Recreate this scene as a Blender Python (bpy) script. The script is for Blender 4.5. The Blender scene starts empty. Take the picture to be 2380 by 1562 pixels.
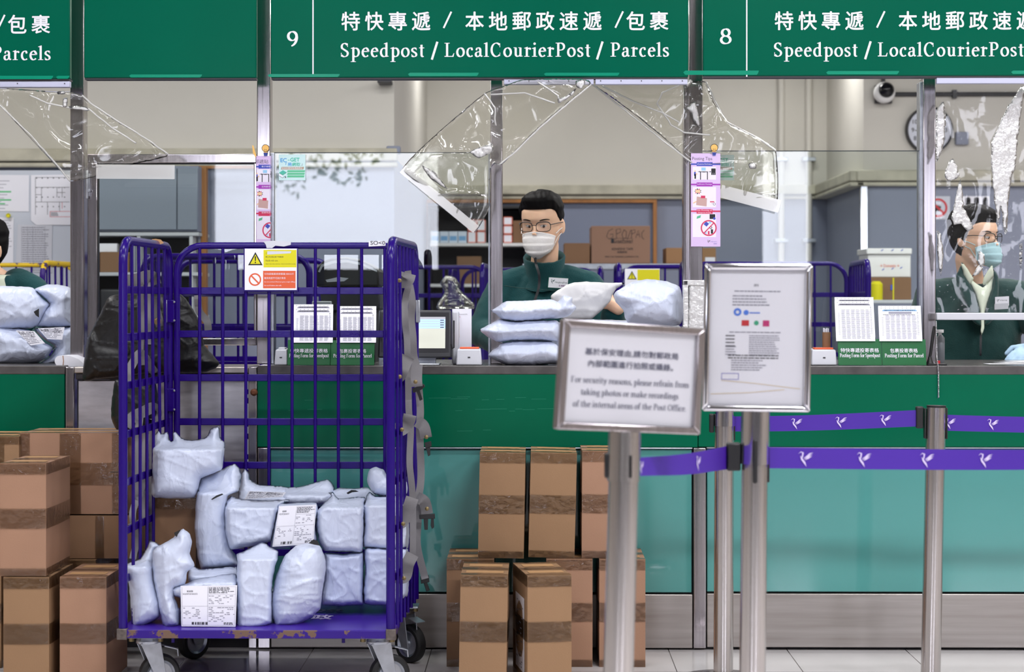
import bpy, math, random
import numpy as np
from mathutils import Vector, Matrix, noise
from mathutils.geometry import delaunay_2d_cdt
sc = bpy.context.scene
COL = sc.collection
# ------------------------------------------------------------------ camera
FPX, CX, VH = 4628.0, 1190.0, 705.0
YAW = math.radians(0.62)
DW, CH = 6.737, 1.172
cam_d = bpy.data.cameras.new('camera'); cam = bpy.data.objects.new('camera', cam_d); COL.objects.link(cam)
cam.location = (0, -DW, CH); cam.rotation_euler = (math.pi/2, 0, YAW)
cam_d.sensor_width = 36; cam_d.lens = FPX/2380*36; cam_d.shift_y = -(781-VH)/2380
cam_d.dof.use_dof = True; cam_d.dof.focus_distance = 6.6; cam_d.dof.aperture_fstop = 4.5
cam_d.clip_end = 200
sc.camera = cam
# ------------------------------------------------------------------ exposure, sky, lamps
vs = sc.view_settings
vs.view_transform = 'Standard'; vs.look = 'None'; vs.gamma = 1.0; vs.use_curve_mapping = False; vs.exposure = 0.0
sc.cycles.use_denoising = True
sc.cycles.max_bounces = 8; sc.cycles.transparent_max_bounces = 24; sc.cycles.glossy_bounces = 4; sc.cycles.diffuse_bounces = 4
sc.cycles.caustics_reflective = False; sc.cycles.caustics_refractive = False
w = bpy.data.worlds.new('sky'); sc.world = w; w.use_nodes = True
w.node_tree.nodes['Background'].inputs[0].default_value = (.87, .88, 1.0, 1)
w.node_tree.nodes['Background'].inputs[1].default_value = 9.0
def lamp(name, loc, size, power, color=(1, 1, 1), rot=(0, 0, 0)):
    d = bpy.data.lights.new(name, 'AREA'); d.shape = 'RECTANGLE'; d.size, d.size_y = size; d.energy = power; d.color = color
    o = bpy.data.objects.new(name, d); COL.objects.link(o); o.location = loc; o.rotation_euler = rot
    return o
HALLC = (.97, .97, 1.0)
for lx in (-4.2, -1.4, 1.4, 4.2):
    for ly, pw in ((-1.7, 46), (-4.6, 62), (-8.0, 14)):
        k = 1 if ly != -4.6 else {-4.2: .7, -1.4: .85, 1.4: 2.3, 4.2: 1.9}[lx]
        lamp('hall_ceiling_lamp', (lx, ly, 3.92), (1.5, .35), pw*k, HALLC)
for lx in (-3.0, -.6, 1.8, 3.6):
    for ly, pw in ((.32, 20), (1.6, 22), (3.0, 22), (5.6, 20)):  # unseen; front row added for the worker's face, rear row for the recessed wall
        if ly < 2 or (ly < 4 and lx > 0) or -.5 > lx > -1 and ly > 4 or 1 < lx < 3: lamp('unseen_office_lamp', (lx, ly, 3.0), (1.0, .3), pw, (1.0, .985, .96))

# ------------------------------------------------------------------ helpers
FW = Vector((-math.sin(YAW), math.cos(YAW), 0)); RT = Vector((math.cos(YAW), math.sin(YAW), 0))
CAMP = Vector((0, -DW, CH))
def P(u, v, y):
    d = FW + RT*((u-CX)/FPX) + Vector((0, 0, 1))*(-(v-VH)/FPX)
    return CAMP + d*((y-CAMP.y)/d.y)
def sc_at(y): return FPX/((y+DW)*math.cos(YAW))
def yat(depth): return depth-DW
def Zf(z0):
    ox, oy, s = z0
    return lambda pts: [(ox+x/s, oy+y/s) for x, y in pts]
def lin(c):
    c /= 255.0
    return c/12.92 if c <= .04045 else ((c+.055)/1.055)**2.4
def rgb(r, g, b): return (lin(r), lin(g), lin(b), 1)

class MB:
    def __init__(s): s.v = []; s.f = []; s.m = []
    def add(s, vs, fs, m=0):
        b = len(s.v); s.v += [tuple(p) for p in vs]
        for f in fs: s.f.append(tuple(b+i for i in f)); s.m.append(m)
        return s
    def box(s, x0, x1, y0, y1, z0, z1, m=0, M=None):
        vs = [Vector((x, y, z)) for z in (z0, z1) for y in (y0, y1) for x in (x0, x1)]
        if M is not None: vs = [M @ p for p in vs]
        return s.add(vs, [(0, 2, 3, 1), (4, 5, 7, 6), (0, 1, 5, 4), (2, 6, 7, 3), (0, 4, 6, 2), (1, 3, 7, 5)], m)
    def quad(s, a, b, c, d, m=0): return s.add([a, b, c, d], [(0, 1, 2, 3)], m)
    def tube(s, pts, r, n=10, closed=False, caps=True, m=0, flat=None):
        pts = [Vector(p) for p in pts]; N = len(pts)
        rs = r if isinstance(r, (list, tuple)) else [r]*N
        rings = []; prev = None
        for i in range(N):
            a = pts[i-1] if (i or closed) else pts[0]; b = pts[(i+1) % N] if (i < N-1 or closed) else pts[-1]
            t = (b-a); t = t.normalized() if t.length > 1e-9 else Vector((0, 0, 1))
            if prev is None:
                up = Vector((0, 0, 1)) if abs(t.z) < .9 else Vector((0, 1, 0))
                n1 = t.cross(up).normalized()
            else:
                n1 = prev - t*prev.dot(t); n1 = n1.normalized() if n1.length > 1e-6 else t.orthogonal().normalized()
            prev = n1; n2 = t.cross(n1)
            fl = flat or 1.0
            rings.append([pts[i]+(n1*math.cos(2*math.pi*k/n)*rs[i]+n2*math.sin(2*math.pi*k/n)*rs[i]*fl) for k in range(n)])
        return s.loft(rings, closed_u=closed, caps=caps and not closed, m=m)
    def loft(s, rings, closed_u=False, caps=True, m=0):
        n = len(rings[0]); N = len(rings); vs = [p for r in rings for p in r]; fs = []
        for i in range(N if closed_u else N-1):
            j = (i+1) % N
            for k in range(n): l = (k+1) % n; fs.append((i*n+k, i*n+l, j*n+l, j*n+k))
        if caps: fs.append(tuple(range(n-1, -1, -1))); fs.append(tuple((N-1)*n+k for k in range(n)))
        return s.add(vs, fs, m)
    def grid(s, rows, m=0):
        n = len(rows[0]); vs = [p for r in rows for p in r]
        fs = [(i*n+k, i*n+k+1, (i+1)*n+k+1, (i+1)*n+k) for i in range(len(rows)-1) for k in range(n-1)]
        return s.add(vs, fs, m)
    def lathe(s, prof, c, n=24, axis='z', m=0, caps=True):
        c = Vector(c); rings = []
        for r, h in prof:
            ring = []
            for k in range(n):
                a = 2*math.pi*k/n; q = (r*math.cos(a), r*math.sin(a))
                ring.append(c+(Vector((q[0], q[1], h)) if axis == 'z' else Vector((h, q[0], q[1])) if axis == 'x' else Vector((q[1], h, q[0]))))
            rings.append(ring)
        return s.loft(rings, caps=caps, m=m)
    def prism(s, pts, y0, y1, m=0):          # polygon in XZ (list of (x,z)), extruded in y
        n = len(pts)
        vs = [(x, y0, z) for x, z in pts]+[(x, y1, z) for x, z in pts]
        fs = [tuple(range(n)), tuple(range(2*n-1, n-1, -1))]+[((i+1) % n, i, n+i, n+(i+1) % n) for i in range(n)]
        return s.add(vs, fs, m)
    def ell(s, c, r, n=16, rot=None, m=0):
        c = Vector(c); rings = []
        for i in range(1, n//2+1):
            a = math.pi*(i-.5)/(n//2)-math.pi/2
            ring = []
            for k in range(n):
                b = 2*math.pi*k/n
                p = Vector((r[0]*math.cos(a)*math.cos(b), r[1]*math.cos(a)*math.sin(b), r[2]*math.sin(a)))
                ring.append(c+(rot @ p if rot else p))
            rings.append(ring)
        return s.loft(rings, m=m)
    def caps_(s, a, b, ra, rb, n=14):        # tapered capsule
        a, b = Vector(a), Vector(b); d = (b-a).normalized()
        pts, rs = [], []
        for i in range(5): t = math.pi/2*(1-i/4); pts.append(a-d*ra*math.sin(t)); rs.append(max(ra*math.cos(t), 1e-3))
        for i in range(5): t = math.pi/2*i/4; pts.append(b+d*rb*math.sin(t)); rs.append(max(rb*math.cos(t), 1e-3))
        return s.tube(pts, rs, n)
    def build(s, name, mats, parent=None, smooth=None, bevel=0, label=None, seg=2):
        me = bpy.data.meshes.new(name); me.from_pydata(s.v, [], s.f)
        mats = mats if isinstance(mats, (list, tuple)) else [mats]
        for mm in mats: me.materials.append(mm)
        if len(mats) > 1: me.polygons.foreach_set('material_index', s.m)
        if smooth is not None:
            me.polygons.foreach_set('use_smooth', [True]*len(me.polygons))
            if smooth < 180: me.set_sharp_from_angle(angle=math.radians(smooth))
        me.update()
        o = bpy.data.objects.new(name, me); COL.objects.link(o)
        if bevel:
            b = o.modifiers.new('bevel', 'BEVEL'); b.width = bevel; b.segments = seg; b.limit_method = 'ANGLE'; b.angle_limit = .6
            if smooth is None:
                me.polygons.foreach_set('use_smooth', [True]*len(me.polygons)); me.set_sharp_from_angle(angle=.6)
        if parent is not None:
            o.parent = parent; o.matrix_parent_inverse = parent_inv(parent)
        if label: o['label'] = label
        return o
def parent_inv(p):
    chain = []; q = p; Mx = Matrix.Identity(4)
    while q is not None: chain.append(q); q = q.parent
    for q in reversed(chain):
        Mx = Mx @ (q.matrix_parent_inverse if q.parent else Matrix.Identity(4)) @ Matrix.LocRotScale(q.location, q.rotation_euler, q.scale)
    return Mx.inverted()
def tag(o, label, cat, group=None, kind=None):
    o['label'] = label; o['category'] = cat
    if group: o['group'] = group
    if kind: o['kind'] = kind
    return o
def struct(o, label=None):
    o['kind'] = 'structure'
    if label: o['label'] = label
    return o
def thing(name, label, cat, loc=(0, 0, 0), group=None):
    o = bpy.data.objects.new(name, None); COL.objects.link(o); o.location = loc; o.empty_display_size = .05
    return tag(o, label, cat, group)
def copy_tree(o, parent=None):
    c = o.copy(); COL.objects.link(c)
    if parent is not None: c.parent = parent; c.matrix_parent_inverse = o.matrix_parent_inverse.copy()
    for ch in list(o.children): copy_tree(ch, c)
    return c

# ------------------------------------------------------------------ materials
def new_mat(name):
    m = bpy.data.materials.new(name); m.use_nodes = True
    return m, m.node_tree.nodes, m.node_tree.links, m.node_tree.nodes['Principled BSDF']
def mat(name, col, rough=.5, metal=0, spec=.5, nscale=0, namt=.1, bump=0, bscale=60, col2=None, stretch=None, coat=0, sheen=0, emit=0, sub=0):
    """principled with an optional noise variation of colour and a noise bump"""
    m, N, L, B = new_mat(name)
    B.inputs['Base Color'].default_value = col; B.inputs['Roughness'].default_value = rough
    B.inputs['Metallic'].default_value = metal; B.inputs['Specular IOR Level'].default_value = spec
    if coat: B.inputs['Coat Weight'].default_value = coat; B.inputs['Coat Roughness'].default_value = .12
    if sheen: B.inputs['Sheen Weight'].default_value = sheen
    if sub: B.inputs['Subsurface Weight'].default_value = sub; B.inputs['Subsurface Radius'].default_value = (.012, .005, .003)
    if emit: B.inputs['Emission Color'].default_value = col; B.inputs['Emission Strength'].default_value = emit
    if nscale or bump:
        tc = N.new('ShaderNodeTexCoord'); mp = N.new('ShaderNodeMapping'); L.new(tc.outputs['Object'], mp.inputs[0])
        if stretch: mp.inputs['Scale'].default_value = stretch
    if nscale:
        nz = N.new('ShaderNodeTexNoise'); nz.inputs['Scale'].default_value = nscale; nz.inputs['Detail'].default_value = 5
        L.new(mp.outputs[0], nz.inputs[0])
        rp = N.new('ShaderNodeValToRGB'); rp.color_ramp.elements[0].position = .35; rp.color_ramp.elements[1].position = .65
        c2 = col2 or tuple(min(1, c*(1-namt)) for c in col[:3])+(1,)
        rp.color_ramp.elements[0].color = c2; rp.color_ramp.elements[1].color = col
        L.new(nz.outputs[0], rp.inputs[0]); L.new(rp.outputs[0], B.inputs['Base Color'])
    if bump:
        nb = N.new('ShaderNodeTexNoise'); nb.inputs['Scale'].default_value = bscale; nb.inputs['Detail'].default_value = 4
        L.new(mp.outputs[0], nb.inputs[0])
        bp = N.new('ShaderNodeBump'); bp.inputs['Strength'].default_value = bump; bp.inputs['Distance'].default_value = .01
        L.new(nb.outputs[0], bp.inputs['Height']); L.new(bp.outputs[0], B.inputs['Normal'])
    return m
def film_mat(name, tint, refl=1.0, rough=.05, milky=.06, bump=0, bscale=30, gcol=(1, 1, 1, 1)):
    m, N, L, B = new_mat(name); N.remove(B); out = N['Material Output']
    tr = N.new('ShaderNodeBsdfTransparent'); tr.inputs[0].default_value = tint
    gl = N.new('ShaderNodeBsdfGlossy'); gl.inputs['Roughness'].default_value = rough; gl.inputs[0].default_value = gcol
    df = N.new('ShaderNodeBsdfDiffuse'); df.inputs[0].default_value = (.85, .85, .85, 1)
    fr = N.new('ShaderNodeFresnel'); fr.inputs[0].default_value = 1.5
    mu = N.new('ShaderNodeMath'); mu.operation = 'MULTIPLY'; mu.inputs[1].default_value = refl; mu.use_clamp = True
    L.new(fr.outputs[0], mu.inputs[0])
    m1 = N.new('ShaderNodeMixShader'); m1.inputs[0].default_value = milky; L.new(tr.outputs[0], m1.inputs[1]); L.new(df.outputs[0], m1.inputs[2])
    m2 = N.new('ShaderNodeMixShader'); L.new(mu.outputs[0], m2.inputs[0]); L.new(m1.outputs[0], m2.inputs[1]); L.new(gl.outputs[0], m2.inputs[2])
    if bump:
        tc = N.new('ShaderNodeTexCoord'); nb = N.new('ShaderNodeTexNoise'); nb.inputs['Scale'].default_value = bscale; nb.inputs['Detail'].default_value = 3
        L.new(tc.outputs['Object'], nb.inputs[0]); bp = N.new('ShaderNodeBump'); bp.inputs['Strength'].default_value = bump; bp.inputs['Distance'].default_value = .01
        L.new(nb.outputs[0], bp.inputs['Height'])
        for nd in (gl, fr): L.new(bp.outputs[0], nd.inputs['Normal'])
    L.new(m2.outputs[0], out.inputs[0])
    return m
def paint_mat(name, col, chip, amount=.62, rough=.3, cscale=22):
    """paint with worn chips of bare metal or dirt"""
    m, N, L, B = new_mat(name)
    tc = N.new('ShaderNodeTexCoord'); nz = N.new('ShaderNodeTexNoise'); nz.inputs['Scale'].default_value = cscale; nz.inputs['Detail'].default_value = 8
    nz.inputs['Roughness'].default_value = .65
    L.new(tc.outputs['Object'], nz.inputs[0])
    rp = N.new('ShaderNodeValToRGB'); rp.color_ramp.elements[0].position = amount; rp.color_ramp.elements[1].position = amount+.02
    rp.color_ramp.elements[0].color = col; rp.color_ramp.elements[1].color = chip
    L.new(nz.outputs[0], rp.inputs[0]); L.new(rp.outputs[0], B.inputs['Base Color'])
    B.inputs['Roughness'].default_value = rough; B.inputs['Specular IOR Level'].default_value = .3
    bp = N.new('ShaderNodeBump'); bp.inputs['Strength'].default_value = .08; bp.inputs['Distance'].default_value = .004
    n2 = N.new('ShaderNodeTexNoise'); n2.inputs['Scale'].default_value = 90; L.new(tc.outputs['Object'], n2.inputs[0])
    L.new(n2.outputs[0], bp.inputs['Height']); L.new(bp.outputs[0], B.inputs['Normal'])
    return m
def mailer_mat(name, col):
    m, N, L, B = new_mat(name)
    B.inputs['Base Color'].default_value = col; B.inputs['Roughness'].default_value = .31; B.inputs['Specular IOR Level'].default_value = .45
    tc = N.new('ShaderNodeTexCoord'); mp = N.new('ShaderNodeMapping'); mp.inputs['Rotation'].default_value = (.3, .5, .4); mp.inputs['Scale'].default_value = (1, 1, .45)
    L.new(tc.outputs['Object'], mp.inputs[0])
    def mth(op, a, b_):
        n = N.new('ShaderNodeMath'); n.operation = op
        for k_, q in enumerate((a, b_)):
            if isinstance(q, (int, float)): n.inputs[k_].default_value = q
            else: L.new(q, n.inputs[k_])
        return n.outputs[0]
    tot = None
    for s_, dist, amp in ((13, .9, 1.0), (34, .6, .45)):
        nz = N.new('ShaderNodeTexNoise'); nz.inputs['Scale'].default_value = s_; nz.inputs['Detail'].default_value = 1.5; nz.inputs['Distortion'].default_value = dist
        L.new(mp.outputs[0], nz.inputs[0])
        r_ = mth('MULTIPLY', mth('POWER', mth('SUBTRACT', 1.0, mth('MULTIPLY', mth('ABSOLUTE', mth('SUBTRACT', nz.outputs[0], .5), 0), 3.0)), 5.0), amp)
        tot = r_ if tot is None else mth('ADD', tot, r_)
    vo = N.new('ShaderNodeTexVoronoi'); vo.feature = 'F1'; vo.inputs['Scale'].default_value = 17; vo.inputs['Randomness'].default_value = 1
    n0 = N.new('ShaderNodeTexNoise'); n0.inputs['Scale'].default_value = 6; L.new(mp.outputs[0], n0.inputs[0])
    vm = N.new('ShaderNodeVectorMath'); vm.operation = 'MULTIPLY_ADD'; L.new(n0.outputs['Color'], vm.inputs[0]); vm.inputs[1].default_value = (.16, .16, .16); L.new(mp.outputs[0], vm.inputs[2]); L.new(vm.outputs[0], vo.inputs['Vector'])
    cc_ = mth('ADD', tot, mth('MULTIPLY', vo.outputs['Distance'], .9))
    class _c: outputs = [cc_]
    c = _c
    bp = N.new('ShaderNodeBump'); bp.inputs['Strength'].default_value = .26; bp.inputs['Distance'].default_value = .005
    L.new(c.outputs[0], bp.inputs['Height']); L.new(bp.outputs[0], B.inputs['Normal'])
    return m
M = {}
def brushed(name, col, rough, scale, dirt=None):
    m, N, L, B = new_mat(name)
    B.inputs['Metallic'].default_value = .92; B.inputs['Roughness'].default_value = rough
    tc = N.new('ShaderNodeTexCoord'); mp = N.new('ShaderNodeMapping'); mp.inputs['Scale'].default_value = scale; L.new(tc.outputs['Object'], mp.inputs[0])
    nz = N.new('ShaderNodeTexNoise'); nz.inputs['Scale'].default_value = 1.0; nz.inputs['Detail'].default_value = 4; L.new(mp.outputs[0], nz.inputs[0])
    rp = N.new('ShaderNodeValToRGB'); rp.color_ramp.elements[0].position = .3; rp.color_ramp.elements[1].position = .7
    rp.color_ramp.elements[0].color = dirt or tuple(c*.78 for c in col[:3])+(1,); rp.color_ramp.elements[1].color = col
    L.new(nz.outputs[0], rp.inputs[0]); L.new(rp.outputs[0], B.inputs['Base Color'])
    mr = N.new('ShaderNodeMapRange'); mr.inputs['To Min'].default_value = rough*.8; mr.inputs['To Max'].default_value = rough*1.25
    L.new(nz.outputs[0], mr.inputs[0]); L.new(mr.outputs[0], B.inputs['Roughness'])
    return m
M['steel'] = brushed('brushed steel', rgb(190, 184, 188), .15, (160, 160, 3))
M['steel_h'] = brushed('brushed steel sideways', rgb(186, 180, 176), .36, (2, 20, 40), rgb(166, 158, 152))
M['chrome'] = mat('polished steel', rgb(225, 225, 230), .12, 1)
M['pole'] = brushed('pole steel', rgb(205, 200, 198), .17, (120, 120, 2))
M['zinc'] = mat('zinc plate', rgb(190, 195, 205), .35, .85, nscale=40, namt=.15)
M['green'] = mat('green laminate', rgb(0, 98, 70), .25, nscale=6, namt=.06, spec=.15)
M['signgreen'] = mat('sign green', rgb(0, 92, 70), .22, nscale=3, namt=.06, spec=.1)
M['greentape'] = mat('green tape', rgb(0, 138, 108), .2)
M['letter'] = mat('sign lettering', rgb(232, 232, 243), .45)
M['teal'] = mat('back painted teal glass', rgb(84, 152, 148), .04, nscale=1.6, namt=.05, spec=.55)
M['cream'] = mat('cream plaster', rgb(216, 213, 205), .7, nscale=2.2, namt=.05, bump=.03, bscale=30)
M['creamdark'] = mat('aged cream duct', rgb(200, 196, 178), .6, nscale=8, namt=.25)
M['greyboard'] = mat('grey blue board', rgb(140, 147, 168), .55, nscale=3, namt=.05)
M['white'] = mat('white paint', rgb(235, 235, 235), .6)
M['hallwall'] = mat('hall wall', rgb(225, 222, 215), .7)
M['dark'] = mat('black plastic', rgb(24, 24, 27), .4)
M['darkgrey'] = mat('charcoal plastic', rgb(52, 53, 58), .45)
M['darkin'] = mat('dark cabinet', rgb(38, 36, 42), .6)
M['rubber'] = mat('black rubber', rgb(22, 22, 24), .6)
M['paper'] = mat('paper', rgb(243, 243, 252), .6)
M['papergrey'] = mat('used paper', rgb(214, 216, 226), .6)
M['ink'] = mat('print ink', rgb(60, 60, 72), .6)
M['inklight'] = mat('grey print', rgb(140, 140, 156), .6)
M['purple'] = paint_mat('purple enamel', rgb(34, 5, 110), rgb(70, 62, 75), .72, .22, 30)
M['purplerust'] = paint_mat('worn purple enamel', rgb(46, 14, 126), rgb(112, 88, 74), .53, .35, 14)
M['deckpurple'] = mat('purple deck', rgb(62, 30, 150), .3, nscale=8, namt=.12)
M['mailer'] = mailer_mat('white poly mailer', rgb(204, 212, 233))
M['mailer2'] = mailer_mat('pale poly mailer', rgb(197, 207, 234))
M['card'] = mat('corrugated cardboard', rgb(152, 118, 86), .75, nscale=5, namt=.07, bump=.05, bscale=220)
M['card2'] = mat('pinkish cardboard', rgb(166, 127, 102), .75, nscale=5, namt=.07, bump=.05, bscale=220)
M['cardb'] = mat('brown cardboard', rgb(136, 102, 74), .75, nscale=5, namt=.07, bump=.05, bscale=220)
M['cardpatch'] = mat('bare cardboard flap', rgb(184, 142, 98), .7)
M['strap'] = mat('grey webbing', rgb(124, 122, 125), .8, nscale=900, namt=.15, bump=.15, bscale=900)
M['tarp'] = mat('black tarpaulin', rgb(17, 17, 19), .42, bump=.35, bscale=22, spec=.45)
def two_tone(name, z0):
    m = paint_mat(name, rgb(226, 190, 30), rgb(70, 50, 90), .56, .35, 18); N, L = m.node_tree.nodes, m.node_tree.links; B = N['Principled BSDF']
    src = B.inputs['Base Color'].links[0].from_socket; g = N.new('ShaderNodeNewGeometry'); sx = N.new('ShaderNodeSeparateXYZ'); L.new(g.outputs['Position'], sx.inputs[0])
    nz = N.new('ShaderNodeTexNoise'); nz.inputs['Scale'].default_value = 25; L.new(g.outputs['Position'], nz.inputs[0])
    ma = N.new('ShaderNodeMath'); ma.operation = 'MULTIPLY_ADD'; ma.inputs[1].default_value = .06; L.new(nz.outputs[0], ma.inputs[0]); L.new(sx.outputs['Z'], ma.inputs[2])
    gt = N.new('ShaderNodeMath'); gt.operation = 'GREATER_THAN'; gt.inputs[1].default_value = z0; L.new(ma.outputs[0], gt.inputs[0])
    mx = N.new('ShaderNodeMix'); mx.data_type = 'RGBA'; L.new(gt.outputs[0], mx.inputs[0]); mx.inputs[6].default_value = rgb(46, 14, 110); L.new(src, mx.inputs[7]); L.new(mx.outputs[2], B.inputs['Base Color'])
    return m
M['wood'] = mat('orange wood', rgb(176, 118, 62), .5, nscale=4, namt=.3, stretch=(8, 8, 1))
M['brass'] = mat('brass bolt', rgb(128, 112, 78), .4, .8)
M['yellow'] = mat('yellow', rgb(222, 214, 20), .5)
M['yellowpaint'] = two_tone('yellow top coat on purple', 1.36)
M['orange'] = mat('orange print', rgb(226, 98, 58), .5)
M['red'] = mat('red', rgb(205, 40, 50), .5)
M['blue'] = mat('blue', rgb(60, 90, 200), .5)
M['black'] = mat('black print', rgb(22, 22, 30), .5)
M['skin'] = mat('skin', rgb(250, 204, 172), .48, nscale=14, namt=.08, sub=.15)
M['hair'] = mat('black hair', rgb(16, 14, 15), .6, spec=.12)
M['fleece'] = mat('teal green fleece', rgb(0, 72, 76), .9, sheen=.1, bump=.25, bscale=260, nscale=7, namt=.18)
M['fleecedark'] = mat('dark teal jacket', rgb(4, 58, 56), .85, sheen=.2, bump=.2, bscale=200)
M['shirt'] = mat('pale green shirt', rgb(226, 234, 214), .75, bump=.2, bscale=24)
M['mask'] = mat('white face mask', rgb(252, 247, 246), .7, bump=.1, bscale=120)
M['maskblue'] = mat('pale blue face mask', rgb(178, 216, 224), .7, bump=.1, bscale=120)
M['eyewhite'] = mat('eye white', rgb(225, 218, 215), .25)
M['iris'] = mat('dark iris', rgb(28, 20, 18), .15)
M['glove'] = mat('blue glove', rgb(176, 208, 236), .5, bump=.15, bscale=40)
M['glass'] = film_mat('window glass', (.93, .96, .95, 1), 1.0, .0, .0)
M['lens'] = film_mat('spectacle glass', (.93, .94, .95, 1), .5, .02, .0)
M['film'] = film_mat('clear vinyl film', (.96, .955, .92, 1), 1.3, .07, .03, bump=.14, bscale=7)
M['filmrough'] = film_mat('scratched vinyl film', (.97, .97, .98, 1), .9, .06, .015, bump=.1, bscale=14)
M['filmcrease_glint'] = film_mat('creased film with whitened glints', (.95, .96, 1, 1), 6.0, .22, .55, bump=1.0, bscale=70)  # strong milky white paints highlights onto creased film
M['hem_glint'] = film_mat('film hem', (.99, .97, .9, 1), 2.0, .12, .55)  # milky white gives film edges a painted bright line
M['tape'] = film_mat('clear parcel tape', (.97, .94, .88, 1), .9, .14, .0, bump=.35, bscale=40)
M['acrylic'] = film_mat('acrylic', (.99, .99, .99, 1), .5, .03, .01)
M['belt'] = mat('purple belt webbing', rgb(68, 28, 156), .5, nscale=2, namt=.08)
M['bird'] = mat('belt print', rgb(214, 200, 238), .6)
# ------------------------------------------------------------------ lettering
_tc = {}
def sans_mesh(s, bold=0.0):
    k = (s, bold)
    if k not in _tc:
        c = bpy.data.curves.new('lettering', 'FONT'); c.body = s; c.offset = bold; c.resolution_u = 3
        o = bpy.data.objects.new('lettering', c); COL.objects.link(o)
        bpy.context.view_layer.update()
        dg = bpy.context.evaluated_depsgraph_get(); me = bpy.data.meshes.new_from_object(o.evaluated_get(dg), depsgraph=dg)
        vs = [tuple(v.co[:2]) for v in me.vertices]; fs = [tuple(p.vertices) for p in me.polygons]
        bpy.data.objects.remove(o); bpy.data.curves.remove(c); bpy.data.meshes.remove(me)
        _tc[k] = (vs, fs)
    return _tc[k]
class Pen:
    """collects flat lettering; frame: origin O, unit axes X (reading direction) and Y (up), normal offset N"""
    def __init__(s, O, X, Y, lift=.0008):
        s.O = Vector(O); s.X = Vector(X); s.Y = Vector(Y); s.n = s.X.cross(s.Y).normalized(); s.lift = lift; s.mb = MB(); s.k = 0
    def pt(s, x, y, dz=0): return s.O+s.X*x+s.Y*y+s.n*(s.lift+dz)
    def raw(s, vs, fs, m=0, dz=0): s.mb.add([s.pt(x, y, dz) for x, y in vs], fs, m)
    def sans(s, t, x, y, w=None, h=None, m=0, bold=0, slant=0, dz=0, align='l'):
        vs, fs = sans_mesh(t)
        if not vs: return
        if bold:
            for i, (dx, dy) in enumerate(((-1, 0), (1, 0), (0, -1), (0, 1))):
                s.sans(t, x+dx*bold*(h or 1), y+dy*bold*(h or 1), w, h, m, 0, slant, dz+(i+1)*3e-5, align)
        a = np.array(vs); x0, y0 = a.min(0); x1, y1 = a.max(0)
        sy = h/(y1-y0) if h else (w/(x1-x0)); sx = w/(x1-x0) if w else sy
        ox = x-(x1-x0)*sx*(.5 if align == 'c' else 0)
        s.raw([(ox+(p-x0)*sx+(q-y0)*sy*slant, y+(q-y0)*sy) for p, q in vs], fs, m, dz)
    def rect(s, x0, y0, x1, y1, m=0, dz=0, skew=0):
        s.raw([(x0, y0), (x1, y0), (x1+skew, y1), (x0+skew, y1)], [(0, 1, 2, 3)], m, dz)
    def poly(s, pts, m=0, dz=0): s.raw(pts, [tuple(range(len(pts)))], m, dz)
    def ring(s, cx, cy, r0, r1, m=0, dz=0, n=40, ry=1.0):
        vs = [(cx+r*math.cos(2*math.pi*k/n), cy+r*ry*math.sin(2*math.pi*k/n)) for r in (r0, r1) for k in range(n)]
        s.raw(vs, [(k, (k+1) % n, n+(k+1) % n, n+k) for k in range(n)], m, dz)
    def disc(s, cx, cy, r, m=0, dz=0, n=28, ry=1.0): s.poly([(cx+r*math.cos(2*math.pi*k/n), cy+r*ry*math.sin(2*math.pi*k/n)) for k in range(n)], m, dz)
    def stroke(s, pts, ws, m=0, dz=0):
        s.k += 1; dz = dz+(s.k % 9)*2e-5
        L_, R_ = [], []
        for i, p in enumerate(pts):
            a = pts[max(0, i-1)]; b = pts[min(len(pts)-1, i+1)]
            tx, ty = b[0]-a[0], b[1]-a[1]; l = math.hypot(tx, ty) or 1
            wd = (ws[i] if isinstance(ws, (list, tuple)) else ws)/2
            L_.append((p[0]-ty/l*wd, p[1]+tx/l*wd)); R_.append((p[0]+ty/l*wd, p[1]-tx/l*wd))
        n = len(pts)
        s.raw(R_+L_, [(i, i+1, n+i+1, n+i) for i in range(n-1)], m, dz)
    def lines(s, x0, x1, ytop, n, step, th, m=0, seed=1, ragged=.25, words=True):
        """small print: rows of word-length dashes"""
        rd = random.Random(seed)
        for i in range(n):
            y = ytop-i*step; x = x0; xe = x1-(x1-x0)*rd.random()*ragged
            while x < xe:
                wl = (x1-x0)*rd.uniform(.03, .11) if words else (xe-x0)
                s.rect(x, y-th, min(xe, x+wl), y, m); x += wl+(x1-x0)*.013
    def serif(s, t, x, y, h, track=0., m=0, width=None, align='l'):
        adv = sum(SER[c][0]+track for c in t)-track
        kx = h if width is None else width/adv
        if align == 'c': x -= adv*kx/2
        for c in t:
            a, parts = SER[c]
            for kind, data in parts:
                if kind == 'p':
                    pts = [(x+p*kx, y+q*h) for p, q in data]
                    ws = []
                    for i in range(len(data)):
                        A = data[max(0, i-1)]; Bq = data[min(len(data)-1, i+1)]
                        dx, dy = Bq[0]-A[0], Bq[1]-A[1]; l = math.hypot(dx, dy) or 1
                        sn = abs(math.sin(math.atan2(dy, dx)-.22))
                        ws.append((.055+.095*sn**1.3)*h*(.5+.5*kx/h))
                    s.stroke(pts, ws, m)
                elif kind == 's':
                    q = data; s.k += 1; s.rect(x+q[0]*kx, y+q[1]*h, x+q[2]*kx, y+q[3]*h, m, (s.k % 9)*2e-5)
                elif kind == 't':
                    s.k += 1; s.poly([(x+p*kx, y+q*h) for p, q in data], m, (s.k % 9)*2e-5)
                elif kind == 'd': s.disc(x+data[0]*kx, y+data[1]*h, data[2]*h, m, 3e-5, 14)
            x += (a+track)*kx
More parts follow.
